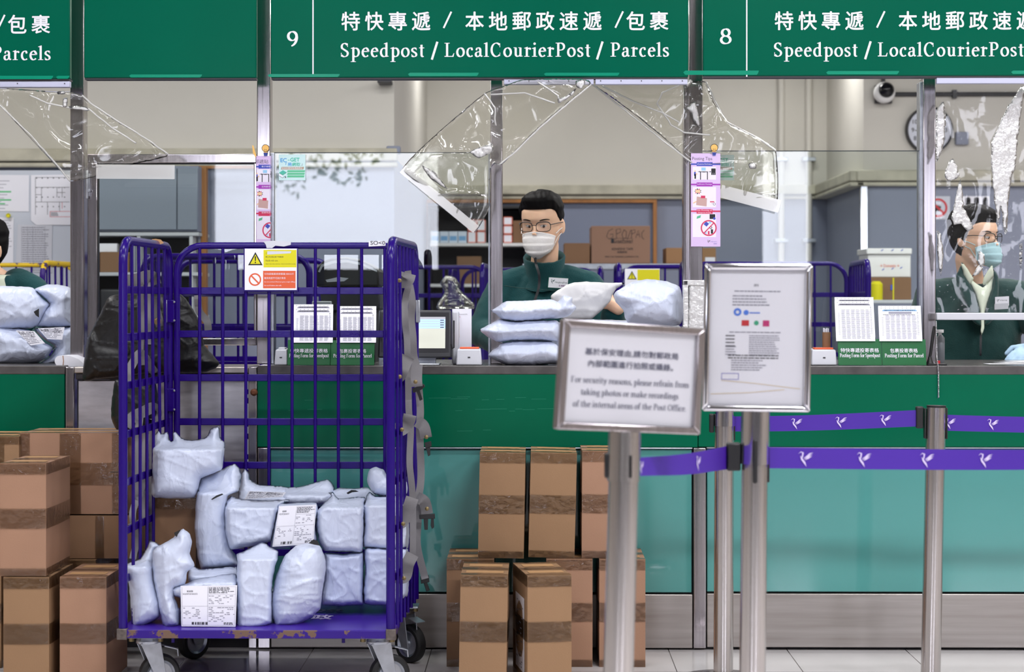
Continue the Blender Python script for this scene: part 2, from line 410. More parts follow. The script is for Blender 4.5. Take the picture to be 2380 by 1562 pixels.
def arc(cx, cy, rx, ry, a0, a1, n=16): return [(cx+rx*math.cos(math.radians(a0+(a1-a0)*i/n)), cy+ry*math.sin(math.radians(a0+(a1-a0)*i/n))) for i in range(n+1)]
XH = .67
def stem(x, y0, y1): return ('p', [(x, y0), (x, (y0+y1)/2), (x, y1)])
def sf(x, y, w=.17): return ('s', (x-w, y, x+w, y+.045))
def flag(x, y): return ('t', [(x-.17, y-.1), (x-.17, y-.065), (x+.06, y+.03), (x+.06, y-.1)])
SER = {
 ' ': (.28, []), '/': (.42, [('p', [(.06, -.2), (.36, 1.08)])]), '.': (.2, [('d', (.1, .06, .075))]), ',': (.2, [('d', (.1, .06, .075)), ('p', [(.13, .05), (.1, -.12)])]),
 'l': (.32, [stem(.16, .02, 1), sf(.16, 0), flag(.16, 1.02)]),
 'i': (.32, [stem(.16, .02, XH-.03), sf(.16, 0), flag(.16, XH), ('d', (.16, .93, .09))]),
 'o': (.58, [('p', arc(.29, .325, .215, .31, 90, 450, 28))]),
 'e': (.53, [('p', [(.09, .39), (.45, .39)]+arc(.28, .36, .18, .285, 5, 90, 8)), ('p', arc(.29, .325, .2, .31, 85, 318, 18))]),
 'c': (.5, [('p', arc(.29, .325, .2, .31, 55, 312, 20)), ('d', (.39, .53, .075))]),
 's': (.44, [('p', arc(.225, .49, .135, .145, 35, 205, 10)+[(.13, .40), (.225, .335), (.32, .27)]+arc(.21, .16, .15, .145, 15, -150, 10)), ('s', (.35, .47, .385, .63)), ('s', (.045, .03, .08, .2))]),
 't': (.4, [stem(.19, .15, .86), ('p', arc(.29, .15, .1, .13, 180, 300, 8)), ('s', (.03, XH-.055, .37, XH)), ('t', [(.12, .68), (.19, .68), (.24, .88), (.2, .86)])]),
 'p': (.63, [stem(.18, -.33, XH-.04), sf(.18, -.36), flag(.18, XH+.02), ('p', arc(.33, .325, .21, .305, 130, -130, 20))]),
 'd': (.63, [stem(.45, .04, 1), flag(.45, 1.02), ('p', arc(.3, .325, .21, .305, 50, 310, 20)), ('t', [(.42, 0), (.42, .1), (.6, .06), (.6, .03)])]),
 'q': (.63, []),
 'a': (.54, [stem(.37, .1, .5), ('p', arc(.235, .48, .135, .16, 0, 150, 10)), ('p', [(.37, .4), (.22, .34)]+arc(.2, .18, .13, .165, 100, 300, 12)+[(.36, .13)]), ('d', (.12, .52, .065)), ('t', [(.33, .12), (.43, .12), (.53, .07), (.5, .01), (.4, -.01)])]),
 'r': (.45, [stem(.17, .02, XH-.04), sf(.17, 0), flag(.17, XH+.02), ('p', [(.17, .45), (.24, .58), (.33, .62), (.38, .6)]), ('d', (.38, .57, .075))]),
 'u': (.66, [stem(.17, .2, XH-.02), ('p', arc(.31, .2, .14, .17, 180, 320, 10)+[(.47, .15)]), stem(.48, .03, XH-.02), ('s', (.03, XH-.045, .2, XH)), ('s', (.34, XH-.045, .5, XH)), ('t', [(.45, 0), (.45, .08), (.63, .06), (.63, .03)])]),
 'n': (.68, [stem(.17, .02, XH-.04), sf(.17, 0, .15), flag(.17, XH+.02), ('p', [(.17, .46)]+arc(.34, .45, .155, .18, 140, 0, 10)), stem(.5, .02, .46), sf(.5, 0, .15)]),
 'm': (1.0, [stem(.17, .02, XH-.04), sf(.17, 0, .14), flag(.17, XH+.02), ('p', [(.17, .46)]+arc(.33, .45, .15, .18, 140, 0, 10)), stem(.48, .02, .46), sf(.48, 0, .13), ('p', [(.48, .46)]+arc(.66, .45, .15, .18, 140, 0, 10)), stem(.81, .02, .46), sf(.81, 0, .14)]),
 'h': (.68, [stem(.17, .02, 1), sf(.17, 0, .15), flag(.17, 1.02), ('p', [(.17, .46)]+arc(.34, .45, .155, .18, 140, 0, 10)), stem(.5, .02, .46), sf(.5, 0, .15)]),
 'k': (.64, [stem(.17, .02, 1), sf(.17, 0, .15), flag(.17, 1.02), ('p', [(.2, .3), (.46, .6)]), ('p', [(.3, .42), (.52, .03)]), sf(.52, 0, .12), sf(.46, XH-.045, .12)]),
 'f': (.4, [stem(.17, .02, .82), sf(.17, 0), ('p', arc(.31, .82, .14, .19, 180, 60, 8)), ('d', (.4, .93, .07)), ('s', (.03, XH-.055, .36, XH))]),
 'g': (.56, [('p', arc(.27, .43, .165, .22, 90, 450, 22)), ('p', [(.18, .25), (.14, .14), (.2, .07), (.4, .05), (.48, -.06)]+arc(.29, -.13, .19, .13, 20, -200, 14)), ('p', [(.4, .58), (.54, .66)])]),
 'y': (.6, [('p', [(.12, .64), (.31, .1)]), ('p', [(.5, .64), (.3, .08), (.2, -.22), (.1, -.28)]), sf(.12, XH-.045, .12), sf(.5, XH-.045, .1), ('d', (.1, -.26, .07))]),
 'S': (.62, [('p', arc(.3, .74, .19, .23, 30, 215, 12)+[(.16, .6), (.3, .5), (.45, .39)]+arc(.29, .25, .215, .23, 15, -150, 12)), ('s', (.47, .72, .51, .97)), ('s', (.06, .03, .1, .3))]),
 'L': (.72, [stem(.2, .02, .98), sf(.2, .955, .17), ('s', (.03, 0, .62, .06)), ('t', [(.5, 0), (.62, 0), (.67, .26), (.63, .26), (.54, .06)])]),
 'C': (.8, [('p', arc(.42, .5, .31, .48, 48, 312, 26)), ('s', (.63, .68, .67, .96)), ('s', (.64, .06, .67, .3))]),
 'P': (.7, [stem(.2, .02, .98), sf(.2, 0, .18), ('s', (.03, .95, .35, 1.0)), ('p', [(.2, .97)]+arc(.36, .72, .22, .25, 90, -90, 14)+[(.2, .47)])]),
 'F': (.66, [stem(.2, .02, .98), sf(.2, 0, .18), ('s', (.03, .95, .58, 1.0)), ('s', (.2, .49, .46, .54)), ('t', [(.5, .96), (.58, 1), (.6, .74), (.565, .74)])]),
 'O': (.84, [('p', arc(.42, .5, .32, .48, 90, 450, 32))]),
 '9': (.62, [('p', arc(.31, .68, .2, .29, 90, 450, 24)), ('p', arc(.17, .6, .35, .6, 5, -75, 12))]),
 '8': (.62, [('p', arc(.31, .74, .175, .235, 90, 450, 22)), ('p', arc(.31, .26, .22, .25, 90, 450, 24))]),
}
def plate_axes(): return Vector((1, 0, 0)), Vector((0, 0, 1))
# ------------------------------------------------------------------ setting
def X(u, y): return P(u, VH, y).x
def Z(v, y, u=1240): return P(u, v, y).z
def pbox(mb, u0, u1, v0, v1, y0, y1, m=0):
    """box whose front face (at y0) covers the pixel rectangle"""
    mb.box(X(u0, y0), X(u1, y0), y0, y1, Z(v1, y0, (u0+u1)/2), Z(v0, y0, (u0+u1)/2), m); return mb
def one(name, mats, fn, *a, parent=None, **k):
    mb = MB(); fn(mb, *a); return mb.build(name, mats, parent, **k)
def tiles(name, tile, x0, base, joint, rough):
    m, N, L, B = new_mat(name)
    g = N.new('ShaderNodeNewGeometry'); sx = N.new('ShaderNodeSeparateXYZ'); L.new(g.outputs['Position'], sx.inputs[0])
    outs = []
    for ax, off in (('X', x0), ('Y', .004)):
        a = N.new('ShaderNodeMath'); a.operation = 'SUBTRACT'; a.inputs[1].default_value = off; L.new(sx.outputs[ax], a.inputs[0])
        b = N.new('ShaderNodeMath'); b.operation = 'PINGPONG'; b.inputs[1].default_value = tile/2; L.new(a.outputs[0], b.inputs[0])
        c = N.new('ShaderNodeMath'); c.operation = 'LESS_THAN'; c.inputs[1].default_value = .0016; L.new(b.outputs[0], c.inputs[0]); outs.append(c)
    d = N.new('ShaderNodeMath'); d.operation = 'MAXIMUM'; L.new(outs[0].outputs[0], d.inputs[0]); L.new(outs[1].outputs[0], d.inputs[1])
    nz = N.new('ShaderNodeTexNoise'); nz.inputs['Scale'].default_value = 2.5; nz.inputs['Detail'].default_value = 5; L.new(g.outputs['Position'], nz.inputs[0])
    rp = N.new('ShaderNodeValToRGB'); rp.color_ramp.elements[0].color = tuple(c*.9 for c in base[:3])+(1,); rp.color_ramp.elements[1].color = base; L.new(nz.outputs[0], rp.inputs[0])
    mx = N.new('ShaderNodeMix'); mx.data_type = 'RGBA'; L.new(d.outputs[0], mx.inputs[0]); L.new(rp.outputs[0], mx.inputs[6]); mx.inputs[7].default_value = joint
    L.new(mx.outputs[2], B.inputs['Base Color']); B.inputs['Roughness'].default_value = rough; B.inputs['Specular IOR Level'].default_value = .5
    return m
M['tile'] = tiles('polished floor tiles', .4008, X(1553.8, 0), rgb(222, 217, 217), rgb(70, 66, 66), .13)
struct(one('floor', M['tile'], lambda b: b.box(-6, 6, -12, 9, -.1, 0)))
M['hallceiling'] = mat('dark hall ceiling', rgb(120, 116, 112), .8); M['hallside'] = mat('stone hall wall', rgb(150, 140, 130), .7)
struct(one('ceiling', M['hallceiling'], lambda b: b.box(-6, 6, -12, 9, 4.1, 4.2)))
struct(one('wall_left', M['hallside'], lambda b: b.box(-6.1, -6, -12, 9, 0, 4.2)))
struct(one('wall_right', M['hallside'], lambda b: b.box(6, 6.1, -12, 9, 0, 4.2)))
# entrance wall behind the camera, with three glazed openings onto the street
def entrance(b):
    ops = [(-3.1, -.92, 1.5, 2.7), (2.2, 2.66, 1.45, 2.65), (3.9, 5.4, 1.5, 2.6)]
    xs = sorted({-6, 6, *[o[0] for o in ops], *[o[1] for o in ops]}); zs = sorted({0, 4.15, *[o[2] for o in ops], *[o[3] for o in ops]})
    for x0, x1 in zip(xs, xs[1:]):
        for z0, z1 in zip(zs, zs[1:]):
            cx, cz = (x0+x1)/2, (z0+z1)/2
            if not any(o[0] < cx < o[1] and o[2] < cz < o[3] for o in ops): b.box(x0, x1, -12.2, -12, z0, z1)
struct(one('wall_front', mat('dark stone front wall', rgb(96, 92, 90), .7), entrance))
# street tree outside the entrance
tr = thing('street_tree', 'leafy tree on the street outside, seen only as a reflection in the glass', 'tree', (.35, -16, 0))
b = MB(); b.tube([(.35, -16, 0), (.3, -16, 1.6), (.0, -16, 2.9), (-.6, -16, 3.8)], [.16, .13, .10, .06], 12); b.build('trunk', mat('bark', rgb(86, 74, 62), .9), tr, smooth=60)
b = MB(); rd = random.Random(12)
for i in range(2600):
    a = rd.uniform(-3.4, 1.8); droop = .35*math.sin(a*3.1)+.25*math.sin(a*7.3+1); z = rd.uniform(2.72+droop*.6, 4.6); p = Vector((a, -16+rd.uniform(-.9, .9), z)); d = Vector((rd.uniform(-1, 1), rd.uniform(-1, 1), rd.uniform(-1, .3))).normalized()*rd.uniform(.06, .12); e = d.orthogonal().normalized()*.03
    b.add([p, p+d*.5+e, p+d, p+d*.5-e], [(0, 1, 2, 3)])
b.build('foliage', mat('leaf green', rgb(70, 104, 62), .7), tr)['kind'] = 'stuff'
# back office walls: left block, recessed middle, right block
YL, YM, YR = yat(10.3), yat(13.5), yat(12.0)
XL, XR = X(916, YL), X(2007, YR)
ZT = CH+.778
struct(one('wall_back_left', M['cream'], lambda b: b.box(-6, XL, YL, YM+.3, ZT-.02, 4.15)))
struct(one('wall_back_middle', M['cream'], lambda b: b.box(XL, XR, YM, YM+.3, ZT-.02, 4.15)))
struct(one('wall_back_right', M['cream'], lambda b: b.box(XR, 6, YR, YM+.3, ZT-.02, 4.15)))
struct(one('trim_1', M['greyboard'], lambda b: b.box(-6, XL, YL, YM+.3, 0, ZT-.02)), 'grey board dado on the left office wall')
struct(one('trim_2', M['greyboard'], lambda b: b.box(XL, XR, YM, YM+.3, 0, ZT-.02)), 'grey board dado on the recessed office wall')
struct(one('trim_3', M['greyboard'], lambda b: b.box(XR, 6, YR, YM+.3, 0, ZT-.02)), 'grey board dado on the right office wall')
def duct(name, segs, label):
    b = MB()
    for x0, x1, y0, y1 in segs:
        b.box(x0, x1, y0, y1, ZT-.045, ZT+.02)
    for x0, x1, y0, y1 in segs:
        b.box(x0, x1, y0+.02 if x1-x0 > .2 else y0, y1, ZT-.075, ZT-.05)
    struct(b.build(name, M['creamdark'], bevel=.008), label)
duct('trim_4', [(-6, XL+.02, YL-.07, YL)], 'cream cable duct on the left office wall')
duct('trim_5', [(XL, XR, YM-.07, YM)], 'cream cable duct on the recessed office wall')
duct('trim_6', [(XR-.05, 6, YR-.07, YR), (XR-.09, XR, YR-.05, YM)], 'cream cable duct on the right office wall')
b = MB(); pbox(b, 2000, 2017, 432, 700, YR-.03, YR+.0)
struct(b.build('trim_7', M['chrome'], bevel=.004), 'polished steel corner strip')
b = MB(); pbox(b, 898, 930, 339, 357, YL-.06, YL)
t = tag(b.build('junction_box', M['greyboard'], bevel=.006), 'small grey junction box at the end of the left cable duct', 'junction box')
for k, (u, lab) in enumerate(((1816, 'thin white vertical pipe on the back wall, nearer the posting tips post'), (1880, 'thin white vertical pipe on the back wall beside the stained corner'))):
    b = MB(); x = X(u, YM-.05); r = thing('wall_pipe', lab, 'pipe', (x, YM-.05, .3), 'vertical pipes on the back wall')
    b.tube([(x, YM-.05, .3), (x, YM-.05, 3.2)], .021, 10); b.build('pipe', M['cream'], r, smooth=60)
    for v in (372, 560): one('bracket', M['zinc'], lambda b: b.box(x-.045, x+.045, YM-.075, YM, Z(v, YM)-.014, Z(v, YM)+.014), parent=r, bevel=.004)

# ------------------------------------------------------------------ counter
def seg(name, u0, u1, v0, v1, y0, y1, mt, par, lab=None, bevel=.003):
    b = MB(); pbox(b, u0, u1, v0, v1, y0, y1); return b.build(name, M[mt] if isinstance(mt, str) else mt, par, bevel=bevel, label=lab)
ZC = Z(850, 0)
sc1 = thing('service_counter', 'long green fronted counter with teal glass lower panels and steel plinth', 'counter', (X(1600, 0), 0, 0))
seg('fascia_panel', 598, 1622, 851, 1040, 0, .03, 'green', sc1); seg('fascia_panel', 1623, 3300, 851, 1040, 0, .03, 'green', sc1)
seg('edge_strip', 628, 1610, 1040, 1043.5, -.004, .03, 'zinc', sc1); seg('edge_strip', 1642, 3300, 1040, 1043.5, -.004, .03, 'zinc', sc1)
seg('glass_panel', 629, 1608, 1044, 1377, .008, .03, 'teal', sc1, 'teal glass panel left of the steel stile'); seg('glass_panel', 1643, 3300, 1044, 1377, .008, .03, 'teal', sc1, 'teal glass panel right of the steel stile')
seg('plinth', 629, 1610, 1381, 1506, .0, .03, 'steel_h', sc1); seg('plinth', 1643, 3300, 1381, 1506, 0, .03, 'steel_h', sc1)
seg('stile', 599, 628, 1041, 1507, -.003, .04, 'steel', sc1); seg('stile', 1612, 1641, 1041, 1507, -.003, .04, 'steel', sc1)
M['ctop'] = mat('dark worn countertop', rgb(92, 88, 88), .22, nscale=14, namt=.35)
one('countertop', M['ctop'], lambda b: b.box(X(598, 0), 3.3, -.002, .74, ZC-.03, ZC), parent=sc1, bevel=.003)
one('carcass', M['darkin'], lambda b: b.box(X(598, 0), 3.3, .032, .72, .0, ZC-.031), parent=sc1)
# scuffs on the fascia
b = MB()
rd = random.Random(4)
for i in range(34):
    u = rd.uniform(985, 1250) if i < 20 else rd.uniform(640, 2300); v = rd.choice((926, 953, 955, 930, 860, 1000))+rd.uniform(-3, 3)
    a = P(u, v, -.0004); l = rd.uniform(.01, .06)
    b.quad((a.x, -.0004, a.z), (a.x+l, -.0004, a.z+.0004), (a.x+l, -.0004, a.z+.0012), (a.x, -.0004, a.z+.0008))
b.build('scratch_marking', mat('pale scuff', rgb(40, 140, 112), .5), sc1)['kind'] = 'stuff'
sc2 = thing('service_counter', 'green fronted counter end left of the steel gate, stacked with mailers', 'counter', (X(0, 0), 0, 0))
one('fascia_panel', M['green'], lambda b: b.box(-3.3, X(150, 0), 0, .03, Z(1040, 0), ZC-.002), parent=sc2, bevel=.003)
one('glass_panel', M['teal'], lambda b: b.box(-3.3, X(150, 0), .008, .03, Z(1377, 0), Z(1044, 0)), parent=sc2)
one('plinth', M['steel_h'], lambda b: b.box(-3.3, X(150, 0), 0, .03, 0.0, Z(1381, 0)), parent=sc2)
one('countertop', M['ctop'], lambda b: b.box(-3.3, X(151, 0), -.002, .74, ZC-.03, ZC), parent=sc2, bevel=.003)
one('carcass', M['darkin'], lambda b: b.box(-3.3, X(150, 0), .032, .72, 0, ZC-.031), parent=sc2)
g = thing('counter_gate', 'brushed steel gate section between the two green counter fronts', 'counter gate', (X(380, 0), 0, 0))
seg('jamb', 152, 172, 853, 1507, .0, .05, 'steel', g); seg('jamb', 577, 597, 853, 1507, 0, .05, 'steel', g)
seg('gate_panel', 181, 571, 884, 1480, .02, .05, brushed('scratched gate steel', rgb(202, 200, 206), .4, (14, 14, 60)), g)
seg('gate_edge', 176, 576, 868, 882, .0, .04, 'darkin', g); seg('lift_flap', 172, 576, 853, 868, -.004, .3, 'steel_h', g, bevel=.004)
seg('kick_rail', 175, 576, 1482, 1507, .03, .06, 'darkin', g)
b = MB(); c = P(590, 912, -.01); b.lathe([(.012, 0), (.012, -.012), (.006, -.02)], (c.x, 0, c.z), 12, 'y')
b.build('latch', mat('rusty latch', rgb(110, 62, 36), .7), g)

# ------------------------------------------------------------------ screen: posts, window frames, panes
PY0, PY1, GY = .17, .235, .2
posts = [(163, 194), (597, 628), (1140, 1168), (1602, 1633), (2146, 2175)]
for k, (u0, u1) in enumerate(posts):
    b = MB(); x0, x1 = X(u0, PY0), X(u1, PY0); top = 2.6 if k not in (2, 4) else Z(180, PY0)
    b.box(x0, x1, PY0, PY1, ZC, top)
    struct(b.build('trim_%d' % (8+k), M['steel'], bevel=.003), 'brushed steel screen post')
b = MB(); pbox(b, 1588, 1601, 190, 846, .236, .3); struct(b.build('trim_13', M['steel'], bevel=.003), 'narrow steel frame behind the posting tips post')
b = MB(); pbox(b, 2138, 2146, 190, 846, .19, .25); struct(b.build('trim_14', M['zinc'], bevel=.002), 'pane channel beside the post')
b = MB(); pbox(b, 629, 637, 355, 846, .19, .25); struct(b.build('trim_15', M['zinc'], bevel=.002), 'pane channel beside the post')
# window 1: framed sliding window over the gate
w1 = struct(bpy.data.objects.new('window_1', None), 'steel framed window over the gate'); COL.objects.link(w1); w1.location = (X(400, .06), .06, 1.2)
b = MB(); WY = .19
for r in ((203, 596, 358, 379), (203, 226, 379, 786), (590, 597, 379, 786), (203, 596, 786, 803)): pbox(b, *r, WY, WY+.04)
b.build('window_frame', M['steel'], w1, bevel=.003)
b = MB()
for r in ((226, 590, 379, 381.5), (226, 228.5, 381, 786)): pbox(b, *r, WY+.01, WY+.03)
b.build('gasket', M['dark'], w1)
one('pane', M['glass'], pbox, 228, 590, 381, 786, WY+.02, WY+.026, parent=w1)
b = MB(); pbox(b, 197, 208, 403, 456, WY-.015, WY); x, z = X(209, WY), Z(443, WY)
b.tube([(X(203, WY-.012), WY-.018, Z(396, WY)), (X(203, WY-.012), WY-.018, Z(462, WY))], .006, 10)
b.lathe([(.006, -.012), (.006, 0)], (x, WY-.012, z), 10, 'y'); b.build('hinge', M['zinc'], w1, bevel=.0015)
for k, (u0, u1, v0, v1) in enumerate(((637, 1139, 355, 846), (1634, 2140, 351, 846))):
    w_ = struct(bpy.data.objects.new('window_%d' % (2+k), None), 'frameless glass counter pane'); COL.objects.link(w_); w_.location = (X(u0, GY), GY, ZC)
    one('pane', M['glass'], pbox, u0, u1, v0, v1, GY, GY+.008, parent=w_)
    b = MB(); pbox(b, u0, u1, v0-1.2, v0+.6, GY-.001, GY+.009); b.build('pane_edge', mat('pane edge', rgb(58, 66, 66), .3), w_)
    b = MB(); pbox(b, u1-4, u1, v0, v1, GY-.004, GY+.012); b.build('pane_channel', M['zinc'], w_)

# ------------------------------------------------------------------ signs
SY = .0
def sign(u0, u1, v1, label, fill):
    r = thing('sign_board', label, 'sign', ((X(u0, SY)+X(u1, SY))/2, SY, Z(v1, SY)))
    b = MB(); um = (u0+u1)/2
    b.box(X(u0, SY), X(u1, SY), SY, SY+.032, Z(v1, SY, um), 2.6); b.build('board', M['signgreen'], r, bevel=.004)
    b = MB(); b.box(X(u0, SY)+.002, X(u1, SY)-.002, SY+.004, SY+.05, Z(v1, SY, um)-.005, Z(v1, SY, um)); b.build('bottom_rail', M['darkgrey'], r)
    if fill: fill(r)
    return r
Sx = 1/sc_at(SY)
def pen_at(y, u=1240, v=VH):
    """pen whose units are photo pixels at that plane (x right, y DOWN is handled by sub())"""
    o = P(u, v, y); k = (P(u+100, v, y)-o).x/100; kz = (o.z-P(u, v+100, y).z)/100
    return Pen(o, (k, 0, 0), (0, 0, kz))
def sign_text(r, du, dv, numeral, latin, cjk, latin_cut=None):
    um = 1175+du
    pn = pen_at(SY, um, VH); q = lambda u, v: (u-um, VH-v)
    for ch, u in cjk:
        x, y = q(u+du, 70+dv)
        if ch == '/' and pn.mb.v: pn.mb.build('lettering', M['letter'], r); pn = pen_at(SY, um, VH)
        if ch == '/': pn.stroke([(x-9, y+5), (x+9, y+43)], 4.2)
        else: pn.sans(ch, x, y, 42, 42.5, align='c', bold=.016)
    pn.mb.build('lettering', M['letter'], r)
    for t, u0, u1 in latin:
        pn = pen_at(SY, um, VH); x, y = q(u0+du, 132+dv); pn.serif(t, x, y, 32.5, width=u1-u0, track=.07); pn.mb.build('lettering', M['letter'], r)
    if numeral:
        pn = pen_at(SY, um, VH); t, u0, u1, v0, v1, ul = numeral
        x, y = q(u0, v1); pn.serif(t, x, y, v1-v0, width=u1-u0+6); pn.mb.build('counter_number', M['letter'], r)
        pn = pen_at(SY, um, VH); a = q(ul, 178); pn.rect(a[0]-1.5, a[1], a[0]+1.5, a[1]+380); pn.mb.build('divider_line', M['letter'], r)
def tapes(r, lst):
    for u0, u1, v0, v1 in lst:
        b = MB(); pts = [(u0+4, v1), (u0, v0+(v1-v0)*.4), (u0+5, v0), (u1, v0), (u1-2, v0+(v1-v0)*.6), (u1-5, v1)]
        ps = [P(u, v, SY-.001) for u, v in pts]; b.add(ps, [(0, 1, 2, 3, 4, 5)]); b.build('tape', M['greentape'], r)
CJ = [('特', 814.7), ('快', 869.5), ('專', 924), ('遞', 978.6), ('/', 1040), ('本', 1103), ('地', 1157.6), ('郵', 1212.5), ('政', 1267), ('速', 1322), ('遞', 1376.8), ('/', 1439), ('包', 1477), ('裹', 1531.6)]
LT = [('Speedpost', 790, 987), ('/', 1001, 1019), ('LocalCourierPost', 1032, 1373), ('/', 1385, 1403), ('Parcels', 1418, 1555)]
r = sign(629, 1600, 180, 'green overhead sign numbered 9 for speed post, local courier post and parcels', lambda r: sign_text(r, 0, 0, ('9', 664, 688, 72, 107, 727), LT, CJ))
tapes(r, [(622, 790, 172, 179), (948, 1113, 169, 177), (1264, 1440, 169, 176)])
r = sign(1634, 2950, 176, 'green overhead sign numbered 8, partly cut off by the picture edge', lambda r: sign_text(r, 1007, -1, ('8', 1671, 1695, 66, 101, 1735), LT, CJ))
tapes(r, [(1588, 1764, 164, 174), (1920, 2090, 165, 173), (2350, 2420, 164, 172)])
r = sign(-700, 162, 184, 'green overhead sign at the left end reading parcels', lambda r: sign_text(r, -1437, 8, None, LT, CJ))
tapes(r, [(-120, 124, 176, 184), (130, 162, 176, 183)])
r = sign(195, 596, 181, 'blank green overhead panel above the framed window', None)
tapes(r, [(300, 470, 173, 180)])
# ------------------------------------------------------------------ roll cage
ZB = (1.213, 1.071, .927, .782, .639, .495, .352)
def cage_panel(root, A, B, nrod, zt=1.373, z0=.2, r=.0135, cr=.07, name='side_panel', mt='purple', zb=ZB):
    A, B = Vector(A), Vector(B); D = B-A; Ln = D.length; d = D/Ln; n = Vector((-d.y, d.x, 0))
    q = lambda s, z, o=0: A+d*s+Vector((0, 0, z))+n*o
    path = [q(0, z0), q(0, .6), q(0, 1.0)]+[q(cr-cr*math.cos(a), zt-r-cr+cr*math.sin(a)) for a in [math.pi/2*i/7 for i in range(8)]]
    path += [q(Ln-cr+cr*math.sin(a), zt-r-cr+cr*math.cos(a)) for a in [math.pi/2*i/7 for i in range(8)]]+[q(Ln, 1.0), q(Ln, .6), q(Ln, z0)]
    b = MB(); b.tube(path, r, 12); p = b.build(name, M[mt], root, smooth=60)
    for z in zb:
        b = MB(); h = .0115; o = .004
        vs = [q(s, zz, oo) for s in (r*.6, Ln-r*.6) for zz in (z-h, z+h) for oo in (-o, o)]
        b.add(vs, [(0, 1, 3, 2), (4, 6, 7, 5), (0, 4, 5, 1), (2, 3, 7, 6), (0, 2, 6, 4), (1, 5, 7, 3)]); b.build('crossbar', M['purple'], p, bevel=.002)
    for i in range(nrod):
        s = Ln*(i+1)/(nrod+1) if not isinstance(nrod, list) else nrod[i]
        b = MB(); b.tube([q(s, z0, -.009), q(s, .8, -.009), q(s, zt-.02, -.004)], .0054, 8); b.build('rod', M['purple'], p, smooth=60)
    return p
def caster(root, x, y, zt, ang, lab=None):
    """swivel caster; ang = direction the wheel trails to"""
    t = Vector((math.cos(ang), math.sin(ang), 0)); s = Vector((-t.y, t.x, 0)); c = Vector((x, y, 0)); ax = c+t*.035
    R = .0625
    b = MB(); b.box(x-.052, x+.052, y-.042, y+.042, zt-.006, zt)
    b.lathe([(.034, zt-.026-.0), (.036, zt-.018), (.03, zt-.006)], (x, y, 0), 20)
    for sg in (-1, 1):
        o = s*sg*.022; pts = [c-t*.03+o+Vector((0, 0, zt-.022)), c+t*.032+o+Vector((0, 0, zt-.022)), ax+t*.016+o+Vector((0, 0, R-.012)), ax-t*.016+o+Vector((0, 0, R-.012))]
        e = s*.0035*sg; v = pts+[p+e for p in pts]
        b.add(v, [(0, 1, 2, 3), (7, 6, 5, 4), (0, 4, 5, 1), (1, 5, 6, 2), (2, 6, 7, 3), (3, 7, 4, 0)])
    k = c+Vector((0, 0, zt-.024)); w = [k-t*.03-s*.025, k+t*.032-s*.025, k+t*.032+s*.025, k-t*.03+s*.025]
    b.add(w+[p-Vector((0, 0, .004)) for p in w], [(0, 1, 2, 3), (7, 6, 5, 4), (0, 4, 5, 1), (1, 5, 6, 2), (2, 6, 7, 3), (3, 7, 4, 0)])
    cst = b.build('caster', M['zinc'], root, bevel=.0015)
    M3 = Matrix((t, s, Vector((0, 0, 1)))).transposed()
    def wheel(prof, nm, mt, cp=True):
        b = MB(); rings = []
        for r, h in prof: rings.append([ax+Vector((0, 0, R))+M3 @ Vector((r*math.cos(2*math.pi*k/32), h, r*math.sin(2*math.pi*k/32))) for k in range(32)])
        b.loft(rings, caps=cp); return b.build(nm, mt, cst, smooth=40)
    wheel([(.044, -.0165), (.055, -.0175), (.061, -.012), (.0625, 0), (.061, .012), (.055, .0175), (.044, .0165)], 'tyre', M['rubber'], False)
    wheel([(.006, -.021), (.012, -.02), (.014, -.013), (.036, -.010), (.0435, -.0165), (.045, 0), (.0435, .0165), (.036, .010), (.014, .013), (.012, .02), (.006, .021)], 'wheel_hub', M['zinc'])
    for sx in (-1, 1):
        b = MB(); b.lathe([(.008, zt-.016), (.008, zt-.006)], (x+sx*.043, y-.032, 0), 6); b.build('bolt', M['brass'], cst)
    b = MB(); k = c+t*.045+Vector((0, 0, zt-.035)); w = [k-s*.02, k+t*.04-s*.02-Vector((0, 0, .012)), k+t*.04+s*.02-Vector((0, 0, .012)), k+s*.02]
    b.add(w+[p-Vector((0, 0, .003)) for p in w], [(0, 1, 2, 3), (7, 6, 5, 4), (0, 4, 5, 1), (1, 5, 6, 2), (2, 6, 7, 3), (3, 7, 4, 0)])
    b.tube([w[1], w[1]+t*.002-Vector((0, 0, .022))], .002, 6); b.build('brake_plate', M['zinc'], cst)
    return cst
